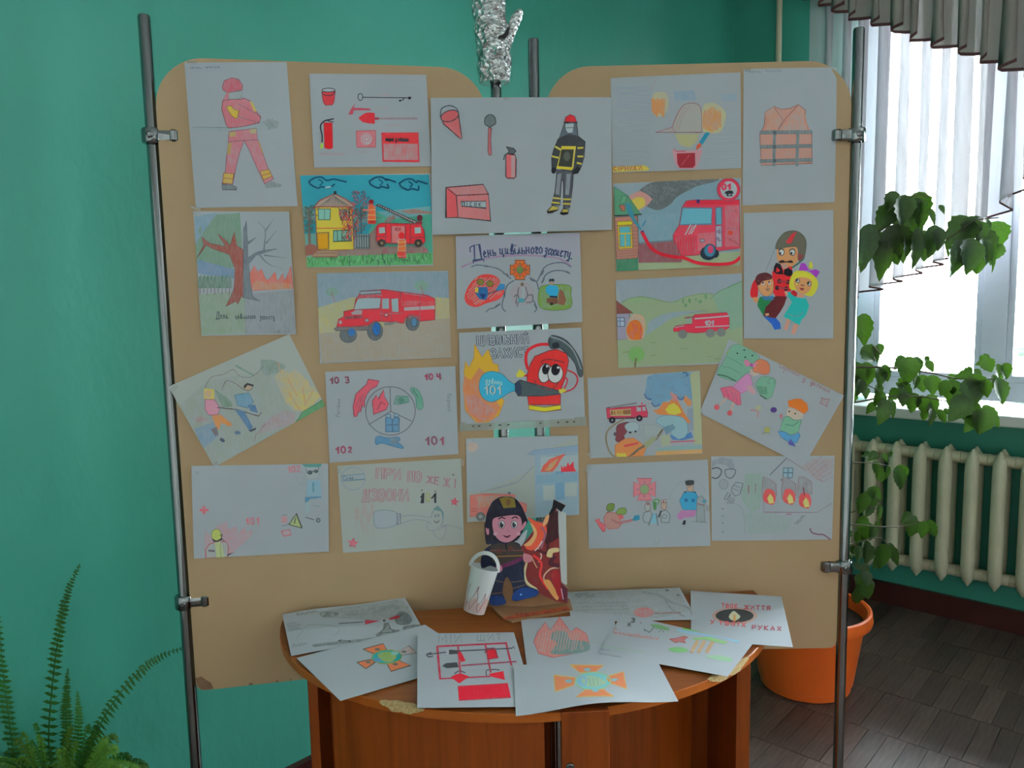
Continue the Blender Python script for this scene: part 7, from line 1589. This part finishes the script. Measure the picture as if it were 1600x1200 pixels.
s.poly([(690, 680), (830, 700), (900, 730), (850, 790), (700, 830)], (135, 140, 138), .5, (120, 125, 125), .7)
s.poly([(310, 515), (620, 495), (710, 485), (735, 560), (735, 605), (320, 625)], (160, 50, 70), 1, (110, 30, 50), 1); s.line([(320, 510), (620, 462)], (85, 60, 70), 1.4); s.line([(350, 512), (610, 470)], (110, 115, 120), 1.4); s.poly([(350, 540), (560, 525), (562, 585), (355, 590)], (118, 78, 52), 1, (150, 130, 90), 1.3); s.text('ПОЖ', 385, 582, 38, (155, 120, 60), 1.3, .9, -3)
s.poly([(620, 500), (665, 497), (668, 545), (622, 550)], (140, 142, 148)); s.poly([(680, 495), (708, 493), (715, 540), (682, 545)], (140, 142, 148)); s.line([(340, 622), (600, 618)], (50, 30, 40), 2); s.line([(640, 498), (710, 488)], (140, 30, 50), 2.4); s.ell(676, 465, 9, 10, (170, 40, 60))
for x, y in ((370, 640), (650, 620)): s.ell(x, y, 34, 33, (35, 32, 40)); s.ell(x, y, 11, 11, (120, 115, 120))
s.poly(cr([(415, 790), (420, 700), (480, 668), (545, 662), (510, 700), (520, 760), (490, 800), (495, 840), (450, 870), (405, 850)], 4, True), (100, 48, 55), 1, (70, 35, 42), .9); s.ell(400, 785, 16, 20, (80, 65, 75)); s.poly(cr([(500, 700), (560, 660), (630, 670), (650, 720), (620, 750), (540, 760)], 4, True), (135, 148, 152), .95, (105, 120, 128), 1)
s.ell(555, 768, 14, 11, BK); s.ell(610, 758, 12, 10, BK)
s.poly([(400, 900), (500, 835), (590, 825), (680, 890), (715, 940), (690, 1025), (400, 1010)], (192, 105, 62), 1, (160, 85, 55), .8); s.line([(500, 910), (630, 880)], (175, 40, 45), 3); s.poly([(410, 985), (510, 985), (520, 1035), (420, 1025)], (168, 150, 55), .95)
s.line(cr([(500, 628), (400, 680), (320, 760), (310, 860), (350, 980), (410, 1035)], 4), (115, 100, 78), 2.4, .9); s.line([(545, 1030), (640, 945), (830, 830), (890, 740)], (90, 78, 65), 3, .95); s.poly([(690, 880), (780, 820), (850, 810), (720, 945)], (128, 130, 100), .9)
s.finish([(921, 711, 8, 5, 40)])

# -- 20 do not play with matches, hung askew
s = BP('tilted drawing of a girl in pink, a green armchair and a red-haired boy', [(1139, 530), (1319, 618), (1256, 728), (1093, 645)], 'R', lift=.0015, bulge=(.001, .0008)).frame((1080, 520), Q)
gn = (98, 138, 118)
s.poly(cr([(265, 450), (320, 330), (370, 240), (400, 160), (480, 120), (580, 145), (650, 200), (700, 260), (640, 330), (600, 400), (530, 450), (450, 515)], 4, True), gn, .95, (75, 118, 95), .9)
s.line([(265, 450), (350, 465), (450, 515)], (45, 80, 62), 1.8, .9, True); s.line([(320, 365), (400, 380), (500, 440)], (70, 112, 90), 1.1, .8, True); s.line([(370, 265), (450, 300), (520, 350)], (70, 112, 90), 1.1, .8, True); s.line([(365, 230), (390, 180)], (110, 140, 70), 2.2, .7)
for x, y in ((545, 180), (473, 218), (628, 236), (553, 258)): s.ell(x, y, 9, 9, (28, 48, 42))
s.poly(cr([(660, 560), (690, 490), (740, 460), (840, 480), (862, 530), (840, 600), (820, 670), (760, 700), (700, 650)], 4, True), gn, .95, (75, 118, 95), .9); s.line(cr([(840, 540), (855, 500), (810, 480), (780, 520), (800, 540)], 3), (75, 115, 95), 1.1); s.poly([(660, 560), (770, 570), (770, 650), (700, 650)], (62, 112, 82), .8); s.line([(700, 660), (765, 698)], (35, 70, 55), 1.8)
s.poly([(600, 380), (660, 400), (700, 440), (640, 460), (600, 440)], (165, 140, 128), .8)
s.poly(cr([(630, 400), (650, 310), (710, 275), (780, 300), (805, 360), (795, 420), (740, 440), (680, 420)], 4, True), (165, 95, 68), 1, (130, 75, 55), .8); s.poly([(540, 290), (575, 285), (615, 335), (680, 300), (650, 370), (610, 350), (560, 360), (540, 320)], (178, 100, 128), .95); s.ell(615, 340, 16, 18, (135, 60, 120))
s.poly([(480, 510), (560, 440), (600, 450), (620, 540), (590, 600), (490, 650), (400, 600)], (175, 110, 150), .95, (150, 85, 120), .8); s.poly([(560, 560), (620, 560), (660, 640), (620, 650), (570, 610)], (178, 120, 130), .8)
s.poly([(295, 590), (400, 570), (490, 630), (505, 760), (470, 760), (400, 710), (330, 680)], (168, 75, 98), .95, (140, 50, 75), .9)
for p in ([(350, 600), (380, 680)], [(400, 610), (430, 710)], [(440, 630), (470, 740)]): s.line(p, (145, 50, 78), 1.1, .8)
s.line([(350, 690), (300, 750)], (170, 135, 120), 3, .7); s.line([(425, 740), (400, 820)], (170, 135, 120), 3, .7); s.ell(258, 780, 28, 28, (165, 70, 78), .95); s.ell(390, 840, 27, 27, (165, 70, 78), .95)
s.ell(840, 812, 33, 28, (60, 42, 98)); s.ell(775, 1015, 30, 30, (140, 138, 70), .9); s.line([(725, 1055), (770, 1040), (800, 1045)], (120, 115, 70), 1, .7); s.ell(680, 790, 32, 24, (145, 145, 115), .8); s.line([(605, 815), (650, 815), (680, 840), (670, 880)], (160, 90, 95), 2, .7, True); s.ell(917, 875, 16, 22, (150, 80, 88), .8); s.ell(905, 935, 12, 16, (120, 140, 128), .7)
s.poly([(985, 800), (1020, 790), (1150, 850), (1140, 900), (1080, 920), (1010, 900), (970, 860)], (165, 145, 128), .8)
s.poly([(990, 720), (1050, 700), (1120, 695), (1190, 750), (1200, 810), (1160, 855), (1120, 830), (1050, 790), (1000, 780)], (205, 88, 28), 1, (170, 80, 35), .9)
s.ell(1003, 828, 9, 10, (40, 45, 48)); s.ell(1065, 852, 9, 10, (40, 45, 48))
s.poly([(950, 890), (1000, 880), (1050, 920), (1130, 920), (1100, 1040), (1020, 1070), (910, 1020), (930, 950)], (98, 142, 118), .95, (70, 115, 92), .9); s.line([(960, 960), (1040, 980), (1100, 940)], (60, 100, 80), 1)
s.poly([(890, 1030), (960, 1040), (1030, 1080), (1110, 1050), (1120, 1080), (1085, 1150), (1040, 1160), (1000, 1140), (920, 1090)], (68, 122, 158), .95, (50, 90, 130), .9); s.poly([(995, 1150), (1020, 1110), (1050, 1150), (1080, 1190), (1010, 1170)], (52, 48, 125), .9)
rc = (130, 78, 85)
s.text('Сірники', 895, 355, 92, rc, 1, .7, 25, sp=.12, wd=.7); s.text('у', 1145, 495, 70, rc, 1, .7, 25); s.text('дитячих', 1225, 530, 60, rc, 1, .75, 26, sp=.12); 
s.poly([(1345, 680), (1385, 700), (1435, 695), (1410, 735), (1400, 780), (1370, 755), (1325, 740), (1350, 715)], (135, 110, 110), .4, (130, 75, 85), 1)
s.finish([(1094, 645, 8, 4, 30)])

# -- 21 orange cross, officer, masks
s = BP('drawing with a pink cross badge, two green-helmeted figures and an officer in blue', [(917, 726), (1106, 718), (1110, 853), (920, 857)], 'R', lift=.0008, bulge=(.0014, .001)).frame((900, 700), Q)
for k in range(4):
    c, q = math.cos(R(90 * k)), math.sin(R(90 * k)); s.poly([(703 + (x * c - y * q), 425 + (x * q + y * c)) for x, y in ((-42, -35), (-80, -112), (80, -112), (42, -35))], (165, 95, 102), .9, (150, 70, 85), 1)
s.ell(702, 425, 50, 52, (108, 125, 90), 1, (140, 80, 88), 1.2)
for k in range(4): s.ell(703 + 72 * math.cos(R(90 * k)), 425 + 72 * math.sin(R(90 * k)), 9, 9, (120, 65, 80), .8)
s.poly([(195, 745), (240, 730), (240, 760), (300, 800), (300, 860), (280, 870), (240, 820), (215, 770)], (175, 78, 85), .95, (150, 55, 65), .8); s.poly([(285, 720), (315, 665), (400, 670), (480, 700), (450, 740), (470, 780), (430, 830), (330, 840), (290, 780)], (150, 108, 100), .95, (150, 70, 72), 1)
s.line([(365, 740), (430, 775), (580, 740)], (140, 80, 85), 2.2); s.line([(440, 790), (580, 755)], (140, 80, 85), 1); s.poly([(575, 745), (600, 695), (650, 690), (655, 740), (600, 755)], (50, 115, 140)); s.poly([(410, 670), (480, 700), (490, 730), (450, 735)], (175, 75, 78), .9)
s.poly(cr([(312, 630), (330, 580), (385, 575), (392, 600), (380, 640), (340, 655)], 4, True), (102, 120, 62), 1, (70, 85, 40), 1); s.poly(cr([(412, 675), (440, 625), (500, 620), (515, 645), (500, 680), (450, 685)], 4, True), (102, 120, 62), 1, (70, 85, 40), 1); s.line([(315, 640), (345, 655), (320, 670)], (70, 60, 50), 1.2)
s.ell(735, 610, 30, 42, (140, 140, 138), .7, (110, 85, 85), 1); s.line([(715, 575), (725, 555), (750, 555), (762, 590)], (110, 80, 80), 1.2, .8); s.ell(738, 580, 9, 9, (130, 50, 60)); s.poly([(700, 665), (760, 650), (780, 680), (760, 770), (700, 770), (685, 720)], (132, 138, 142), .6, (85, 88, 92), 1)
s.ell(905, 590, 30, 50, (150, 125, 108), .8, (110, 90, 80), 1); s.poly([(870, 540), (930, 528), (935, 560), (875, 565)], (140, 138, 138), .9, (110, 70, 70), .8); s.ell(900, 552, 8, 8, (130, 50, 50)); s.poly([(865, 660), (930, 640), (970, 690), (960, 770), (880, 770)], (132, 138, 142), .6, (85, 88, 92), 1); s.line([(850, 710), (875, 650)], (40, 40, 45), 2.5); s.ell(912, 705, 26, 20, ol=(90, 92, 98), w=.9, fill=False)
s.poly([(785, 545), (830, 560), (825, 635), (800, 640)], (62, 105, 58), .95); s.line(cr([(800, 540), (830, 525), (855, 540), (845, 580)], 3), (80, 120, 75), 2.2); s.poly([(785, 670), (825, 670), (835, 780), (765, 780)], (102, 145, 158), .95); s.line([(785, 680), (745, 800)], (85, 90, 95), 1.6); s.line([(825, 680), (843, 800)], (85, 90, 95), 1.6)
s.line(cr([(960, 520), (1000, 430), (1080, 350), (1200, 320), (1300, 370), (1350, 450)], 4), (110, 120, 125), .8, .5)
s.poly([(1145, 375), (1215, 372), (1215, 440), (1160, 455)], (150, 128, 112), 1, (110, 90, 85), .8); s.poly(cr([(1130, 360), (1140, 335), (1215, 332), (1225, 360), (1210, 380), (1150, 385)], 4, True), (52, 56, 58)); s.line([(1165, 400), (1185, 398)], (90, 70, 70), 1)
s.poly([(1115, 460), (1160, 450), (1240, 455), (1262, 500), (1255, 640), (1120, 640), (1095, 615), (1070, 540)], (50, 120, 150), 1, (40, 90, 118), .9); s.ell(1138, 538, 18, 18, (28, 75, 115)); s.ell(1215, 540, 18, 18, (28, 75, 115)); s.poly([(1115, 455), (1135, 440), (1140, 460)], BK); s.poly([(1200, 448), (1245, 450), (1240, 462)], BK)
s.poly([(1090, 640), (1250, 640), (1230, 710), (1120, 720), (1080, 745), (1040, 720), (1050, 680)], (150, 100, 138), .95); s.poly([(1095, 790), (1115, 745), (1138, 750), (1128, 795)], (38, 42, 48))
s.poly([(1255, 520), (1300, 490), (1355, 545), (1330, 600), (1340, 760), (1250, 765), (1250, 640)], (118, 126, 128), .8, (95, 102, 105), .9); s.poly([(1310, 535), (1350, 535), (1345, 565), (1315, 565)], (70, 125, 150)); s.line([(1260, 575), (1330, 590)], (110, 55, 65), 1.2)
s.line([(700, 830), (1100, 820), (1380, 850)], (120, 130, 132), .8, .5); s.line([(1200, 760), (1360, 770)], (90, 96, 98), 1.2, .6)
s.finish([(918, 733, 10, 6, 110), (1024, 845, 10, 4, 110), (1105, 793, 6, 8, 0)])

# -- 22 gas-mask figure and burning house
s = BP('pencil drawing of a figure in large glasses beside a house with three burning windows', [(1111, 713), (1304, 712), (1300, 843), (1112, 845)], 'R', lift=-.0002).frame((1090, 690), Q)
gy = (92, 96, 105)
s.poly([(150, 200), (250, 160), (360, 180), (390, 260), (370, 330), (300, 250), (200, 230), (150, 270)], (105, 110, 120), .55); s.line(cr([(150, 285), (200, 272), (248, 300), (230, 360), (190, 385), (150, 375)], 4), (50, 52, 60), 1.5, .9); s.poly(cr([(285, 310), (300, 290), (385, 290), (392, 330), (350, 382), (300, 365)], 4, True), (128, 132, 140), .3, (62, 65, 72), 1.2)
s.ell(270, 445, 48, 52, (115, 118, 125), .35, (105, 108, 115), .8); s.poly([(355, 480), (400, 425), (475, 435), (440, 550), (390, 570), (350, 520)], (125, 130, 135), .3, (80, 82, 90), 1); s.poly([(275, 600), (315, 530), (345, 550), (300, 610)], (125, 130, 135), .3, (80, 82, 90), 1)
s.line([(375, 455), (440, 480)], gy, .8); s.line([(365, 490), (430, 515)], gy, .8); s.poly([(290, 650), (340, 570), (390, 590), (385, 650)], (100, 105, 112), .5); s.line(cr([(400, 650), (460, 700), (485, 800), (490, 960)], 4), (110, 112, 122), .9, .6)
for y in (700, 775, 850, 940): s.ell(262, y, 12, 9, (95, 98, 105), .7)
s.poly([(450, 560), (500, 330), (680, 330), (650, 700), (560, 740), (480, 640)], (110, 135, 120), .55); s.poly([(480, 740), (690, 740), (1000, 800), (900, 960), (520, 960)], (110, 132, 122), .35)
s.line([(530, 455), (530, 540)], (120, 60, 65), 1.2); s.line([(605, 440), (600, 530)], (120, 85, 85), 1)
s.line([(755, 345), (930, 170)], (75, 78, 88), 1.3, .9); s.line([(930, 170), (1300, 420)], (110, 80, 85), 1.1, .6); s.poly([(1080, 260), (1210, 170), (1425, 170), (1400, 340), (1240, 410)], (140, 110, 110), .3)
for i in range(6): s.line([(1140 + i * 30, 300 + i * 25), (1300 + i * 22, 150 + i * 42)], (135, 85, 90), .9, .6)
for i in range(4): s.line([(1130 + i * 50, 260 - i * 25), (1260 + i * 30, 400 - i * 40)], (135, 85, 90), .8, .5)
s.poly([(895, 275), (995, 275), (985, 378), (890, 378)], (118, 140, 150), .9, (70, 95, 110), 1.2); s.line([(942, 275), (940, 378)], (60, 85, 100), 1.4); s.line([(892, 325), (992, 325)], (60, 85, 100), 1.4); s.line([(870, 398), (955, 392)], (62, 65, 72), 2.2, .7)
s.line([(685, 600), (690, 735), (1240, 738), (1395, 645)], (110, 85, 100), 1, .7)
for x, y0, sd in ((745, 400, 1), (950, 400, 2), (1115, 380, 3)):
    dy = 0 if sd < 3 else 60
    s.poly([(x - 75, y0 + 100), (x - 60, y0 - 40 + dy / 2), (x, y0 - 10), (x + 70, y0 + 40), (x + 75, y0 + 160), (x - 70, y0 + 200)], (105, 95, 102), .4, (120, 85, 90), .8)
    s.poly(cr([(x - 62, y0 + 200 + dy), (x - 50, y0 + 120 + dy), (x - 10, y0 + 90 + dy), (x + 50, y0 + 120 + dy), (x + 68, y0 + 190 + dy), (x + 40, y0 + 255 + dy), (x - 30, y0 + 240 + dy)], 4, True), (182, 62, 62), .95)
    s.poly([(x - 20, y0 + 190 + dy), (x + 10, y0 + 140 + dy), (x + 40, y0 + 180 + dy), (x + 50, y0 + 240 + dy), (x, y0 + 248 + dy)], (185, 160, 95), .95)
s.line([(1100, 480), (1112, 560)], (100, 40, 50), 1.8); s.hatch([(1090, 770), (1130, 770), (1040, 860), (990, 855)], (95, 100, 102), 1.2, .6, 140, 10); s.ell(950, 755, 30, 10, (130, 70, 90), .6)
s.line(cr([(1170, 905), (1190, 945), (1250, 965), (1310, 970), (1390, 1025)], 4), (100, 65, 88), 2.0, .9)
s.finish()

# ------------------------------------------------------------------ the drawings lying on the table
TZ = .75
def TP(label, quad, zs, **k):
    return Sheet(quad, [on_z(u, v, z) for (u, v), z in zip(quad, zs)], label, **k)
def para(q3, zs):
    """fourth corner (bottom right) of a sheet from its other three"""
    P = [on_z(u, v, z) for (u, v), z in zip(q3, zs)]; br = P[1] + P[2] - P[0]
    d = br - CAM; x, y, z = d.dot(CX), d.dot(CU), d.dot(_F)
    return (800 + FPX * x / z, 600 - FPX * y / z)
T0 = TZ + .0016
# a: grey anti-aircraft / windmill sheet, lying at the back left
q = [(441, 960), (632, 933)]; b3 = (455, 1025); br = para([q[0], q[1], b3], (TZ + .016, TZ + .016, T0))
s = TP('grey pencil drawing with two red cones, back left of the table against the board', [q[0], q[1], br, b3], (TZ + .016, TZ + .016, T0 + .0004, T0 + .0004), curl=lambda u, v: .002 * math.sin(u * 7)).frame((440, 920), Q)
s.poly([(380, 250), (700, 180), (1250, 110), (1330, 200), (1400, 330), (1300, 380), (1150, 320), (700, 310), (420, 310)], (100, 104, 100), .4)
s.poly(cr([(400, 270), (480, 240), (590, 250), (560, 290), (440, 300)], 4, True), (72, 76, 74), .6); s.hatch([(640, 230), (1200, 150), (1260, 240), (680, 280)], (82, 86, 84), 1.2, .5, 170, 16)
s.poly(cr([(1180, 320), (1220, 240), (1300, 250), (1360, 320), (1330, 370), (1220, 370)], 4, True), (55, 60, 58), .7); s.poly(cr([(1260, 400), (1340, 380), (1470, 385), (1480, 430), (1300, 440)], 4, True), (68, 68, 64), .7)
s.poly([(870, 318), (1020, 325), (870, 362)], (150, 48, 62), 1, (110, 35, 48), .8); s.poly([(1115, 305), (1200, 275), (1232, 280), (1225, 305), (1130, 318)], (125, 32, 42), 1); s.ell(1068, 325, 14, 9, (35, 38, 38)); s.line([(600, 365), (850, 338)], (60, 64, 64), 1.6, .7)
s.poly([(985, 470), (1060, 420), (1070, 350), (1110, 350), (1140, 420), (1230, 430), (1225, 450), (1000, 505)], (92, 98, 96), .6, (62, 66, 66), 1); s.line([(1065, 360), (1190, 450)], (60, 64, 62), 1.3); s.line([(1100, 360), (1010, 480)], (60, 64, 62), 1.3); s.line([(1020, 455), (1220, 440)], (60, 64, 62), 1.2)
for i in range(4): s.scrib(50 + i * 8, 375 + i * 22, 110 + 30 * (i % 2), 12, (88, 94, 92), .8, .5, -6, seed=i)
s.scrib(160, 285, 220, 26, (70, 75, 75), .9, .6, -8, seed=9); s.scrib(120, 610, 150, 36, (78, 84, 82), 1, .6, -8, seed=8); s.line(cr([(150, 520), (200, 470), (260, 400), (340, 380), (560, 400), (600, 440), (540, 500)], 4), (95, 100, 98), .8, .5)
s.line([(330, 600), (1470, 440)], (80, 84, 84), 3, .6); s.line([(340, 612), (1460, 455)], (60, 64, 64), 1.2, .6); s.line([(590, 550), (620, 540), (720, 552)], (62, 66, 66), 1.4, .7, True); s.ell(605, 550, 12, 8, (60, 64, 62)); s.ell(710, 548, 12, 7, (60, 64, 62))
s.finish()
# b: orange cross with teal centre
q = [(463, 1028), (664, 976)]; b3 = (532, 1095); br = para([q[0], q[1], b3], (T0 + .001, T0 + .003, T0 + .001))
s = TP('drawing of an orange cross with teal centre, left end of the table', [q[0], q[1], br, b3], (T0 + .0014, T0 + .011, T0 + .002, T0 + .0014)).frame((440, 920), Q)
for p in ([(850, 628), (1060, 570), (1095, 630), (1000, 670), (945, 670)], [(1210, 655), (1325, 595), (1405, 665), (1250, 690)], [(785, 765), (930, 735), (975, 765), (880, 832)], [(1090, 760), (1210, 740), (1345, 798), (1140, 860)]): s.poly(p, (190, 92, 62), 1, (70, 62, 52), 1.2)
s.poly([(1205, 655), (1320, 598), (1400, 665), (1245, 690)], (190, 92, 62), .2)
s.ell(1098, 708, 155, 70, (30, 128, 132), 1, (110, 120, 50), 1.5, rot=-3); s.poly(cr([(1000, 690), (1060, 660), (1150, 660), (1200, 700), (1150, 760), (1060, 755)], 4, True), (110, 135, 60), .8); s.ell(1180, 670, 40, 20, (90, 150, 140), .7); s.ell(1000, 740, 40, 22, (25, 100, 140), .8)
for x, y in ((1000, 630), (1275, 655), (905, 765), (1185, 785)): s.ell(x, y, 28, 13, (85, 82, 72), .9)
s.finish()
# c: МІЙ ЩИТ fire board
q = [(652, 990), (803, 988)]; b3 = (652, 1106); br = para([q[0], q[1], b3], (T0 + .003, T0 + .003, T0 + .003))
s = TP('drawing of a fire tool board in red and black, on the table front', [q[0], q[1], br, b3], (T0 + .012, T0 + .003, T0 + .003, T0 + .005)).frame((430, 900), 4)
s.text('МІЙ', 1020, 418, 52, (98, 104, 108), 1, .8, -1, sp=.35, wd=1.2); s.text('ЩИТ', 1262, 405, 38, (98, 104, 108), 1, .8, -2, sp=.4, wd=1.3)
rl = (150, 26, 50)
s.line([(1012, 445), (1030, 640)], rl, 3); s.line([(1140, 435), (1158, 620)], rl, 2.6); s.line([(1312, 428), (1345, 600)], rl, 2.6); s.line([(1442, 420), (1475, 555)], rl, 2.6); s.line([(1012, 440), (1445, 420)], rl, 2.4); s.line([(1165, 560), (1505, 535)], (120, 40, 62), 2); s.line([(1030, 642), (1340, 628)], rl, 2)
s.line([(955, 490), (1120, 470), (1480, 452)], (48, 45, 55), 1.6); s.line(cr([(975, 480), (945, 490), (960, 505), (985, 500)], 3), (45, 45, 52), 1.6); s.line([(1475, 452), (1490, 442), (1495, 455)], (60, 60, 66), 1.2)
s.poly([(1068, 460), (1150, 465), (1160, 485), (1070, 492)], (58, 58, 62)); s.poly([(1066, 458), (1085, 458), (1085, 494), (1068, 494)], (140, 140, 145)); s.poly([(1042, 562), (1065, 545), (1135, 540), (1145, 570), (1070, 575)], (52, 55, 58)); s.line([(1200, 590), (1400, 582)], (120, 130, 135), 1.4, .7)
s.poly([(1140, 470), (1162, 478), (1188, 530), (1160, 538), (1145, 500)], (172, 24, 38)); s.poly([(1320, 462), (1375, 458), (1392, 512), (1330, 522)], (178, 24, 38), 1, (110, 20, 30), 1.2); s.line([(1310, 480), (1320, 455), (1370, 452)], (90, 25, 35), 1.6)
s.poly(cr([(1095, 632), (1150, 610), (1210, 628)], 3) + [(1150, 672)], (178, 24, 38)); s.line(cr([(1120, 610), (1150, 592), (1185, 605)], 3), (60, 30, 40), 1.3); s.poly([(1335, 612), (1425, 595), (1435, 650), (1345, 628)], (178, 24, 38)); s.line(cr([(1320, 625), (1320, 590), (1380, 585), (1400, 590)], 3), (60, 30, 40), 1.3)
s.poly([(1142, 690), (1452, 672), (1472, 758), (1148, 778)], (180, 22, 40), 1, (150, 15, 32), 1.2)
s.finish()
# d: grey pencil sheet at the back right
s = TP('pale pencil drawing with a pink shape, lying at the back right against the board', [(885, 925), (1062, 918), (1089, 968), (893, 972)], (TZ + .004, TZ + .012, T0 + .001, T0 + .001)).frame((780, 900), 10 / 3)
s.poly([(370, 90), (930, 60), (990, 180), (820, 220), (380, 190)], (108, 112, 106), .35); s.ell(445, 100, 55, 15, (85, 90, 88), .5); s.ell(550, 92, 40, 10, (90, 95, 92), .4); s.ell(742, 190, 55, 26, (155, 88, 85), .7)
s.line(cr([(740, 85), (820, 100), (900, 140), (985, 165), (1000, 200)], 4), (90, 95, 92), 3, .5); s.line(cr([(860, 130), (900, 180), (960, 210)], 4), (85, 90, 90), 2, .5); s.ell(870, 75, 12, 5, (60, 65, 65), .8); s.ell(930, 100, 10, 5, (60, 65, 65), .7); s.line([(800, 195), (940, 190)], (120, 80, 75), 2, .7)
for i in range(3): s.scrib(400, 145 + i * 18, 260, 8, (90, 96, 94), .8, .5, -1, seed=i)
s.finish()
# e: big red flame
s = TP('drawing of a red flame with a grey figure inside, middle of the table', [(814, 968), (958, 958), (972, 1036), (824, 1046)], (T0 + .001, T0 + .002, T0 + .003, T0 + .003)).frame((780, 900), 10 / 3)
s.poly([(205, 410), (180, 350), (200, 300), (240, 245), (262, 290), (280, 270), (312, 215), (350, 270), (372, 300), (400, 275), (455, 310), (470, 370), (440, 400), (280, 430)], (168, 95, 85), .8, (150, 75, 80), 1)
s.poly(cr([(265, 330), (290, 295), (350, 300), (370, 340), (455, 350), (470, 390), (400, 410), (270, 410), (300, 360)], 4, True), (88, 112, 108), .85); s.hatch([(210, 400), (200, 320), (300, 260), (420, 310), (440, 390)], (185, 100, 78), 1.4, .4, 100, 14)
s.line([(470, 350), (830, 400)], (105, 138, 112), 1, .5)
s.finish()
# f: candle, top right
s = TP('drawing of a candle flame in a dark oval, right end of the table', [(1079, 923), (1221, 932), (1239, 1011), (1080, 1000)], (T0 + .0005, T0 + .0005, T0 + .002, T0 + .001)).frame((780, 900), 10 / 3)
s.ell(1228, 210, 118, 45, (150, 108, 92), .7); s.ell(1228, 210, 100, 36, (48, 50, 50), 1); s.poly(cr([(1198, 215), (1210, 195), (1225, 185), (1245, 200), (1258, 215), (1240, 232), (1212, 232)], 4, True), (165, 160, 135), .95); s.poly([(1220, 235), (1222, 205), (1232, 205), (1236, 240)], (185, 125, 75)); s.line([(1225, 238), (1225, 250)], (160, 60, 50), 2)
s.text('ТВОЄ', 1160, 166, 20, (165, 55, 60), 1.3, .9, 3, wd=1.1, sp=.4); s.text('ЖИТТЯ', 1278, 176, 21, (140, 50, 58), 1.5, .9, 2, wd=1.25, sp=.4); s.text('У ТВОЇХ', 1102, 252, 19, (165, 60, 65), 1.4, .9, 5, wd=1.5, sp=.5); s.text('РУКАХ', 1320, 280, 20, (130, 50, 62), 1.5, .9, 3, wd=1.45, sp=.5)
s.finish()
# g: child drawing with green stripe
s = TP('drawing with a bright green stripe, brown posts and red letters, right of the orange cross', [(972, 959), (1176, 1006), (1137, 1057), (935, 1020)], (T0 + .003, T0 + .0035, T0 + .0035, T0 + .004)).frame((920, 970), 5)
s.text('З', 352, 20, 34, (50, 50, 52), 1.8, .9, 10, wd=1.4); s.text('И', 320, 55, 30, (50, 50, 52), 1.8, .9, 8, wd=1.2); s.ell(440, 30, 5, 5, (60, 60, 60))
s.poly([(740, 80), (900, 105), (1200, 160), (1190, 185), (1090, 150), (900, 130), (760, 105)], (110, 150, 170), .7); s.line([(812, 72), (1080, 115)], (70, 155, 62), 4, .95)
s.poly([(520, 45), (600, 42), (690, 75), (680, 95), (560, 75)], (88, 128, 80), .9); s.line([(480, 100), (470, 85), (500, 100), (520, 108), (560, 62)], (75, 80, 78), 1.6, .7, True); s.line([(600, 110), (620, 80), (640, 110)], (90, 95, 90), 1.2, .7)
s.poly([(685, 165), (740, 158), (800, 140), (830, 148), (800, 170), (810, 195), (760, 185), (730, 195)], (150, 82, 78), .9, (130, 62, 62), .8); s.poly(cr([(670, 245), (730, 228), (800, 235), (825, 260), (740, 268)], 4, True), (95, 145, 85), .9); s.poly(cr([(945, 290), (1050, 285), (1120, 305), (1110, 330), (1000, 315)], 4, True), (110, 148, 110), .7)
for x in (900, 950, 1010): s.line([(x, 180), (x - 50, 262)], (150, 118, 82), 4.5, .85)
s.poly([(860, 155), (1000, 140), (1120, 180), (1090, 195), (960, 165), (880, 170)], (110, 150, 90), .85)
s.text('С', 190, 110, 40, (175, 88, 80), 1.1, .8, 10); s.scrib(215, 120, 380, 24, (175, 88, 80), 1, .7, 8, seed=3); s.line([(0, 190), (480, 262)], (110, 140, 112), 1.4, .5); s.line([(0, 205), (320, 262)], (112, 128, 125), 1.2, .5); s.scrib(0, 225, 180, 16, (90, 95, 98), .8, .5, 5)
s.finish()
# h: large orange cross at the front
q = [(803, 1040), (1022, 1023)]
s = TP('drawing of an orange cross with a pale blue centre, overhanging the front table edge', [(803, 1040), (1022, 1023), (1060, 1094), (806, 1117)], (T0 + .006, T0 + .006, T0 + .007, T0 + .006), curl=lambda u, v: .010 * math.sin(math.pi * u) ** 2 * v * v - .002 * v).frame((780, 900), 10 / 3)
for p in ([(375, 463), (545, 465), (500, 500), (425, 502)], [(288, 515), (400, 530), (390, 570), (295, 602)], [(560, 525), (648, 498), (665, 590), (575, 558)], [(455, 598), (545, 598), (598, 638), (405, 640)]): s.poly(p, (190, 100, 68), 1, (165, 130, 60), 1.6)
s.ell(492, 550, 92, 50, (95, 150, 150), .95, (120, 145, 110), 1.6); s.poly(cr([(430, 540), (470, 520), (520, 530), (560, 560), (500, 585), (450, 570)], 4, True), (125, 150, 120), .8); s.ell(435, 548, 26, 32, (75, 138, 160), .6)
for x, y in ((462, 487), (365, 548), (605, 542), (505, 605)): s.ell(x, y, 18, 9, (105, 138, 145), .9)
for x in (470, 490, 510): s.line([(x, 530), (x + 8, 575)], (100, 130, 115), 1.2, .7)
s.finish()
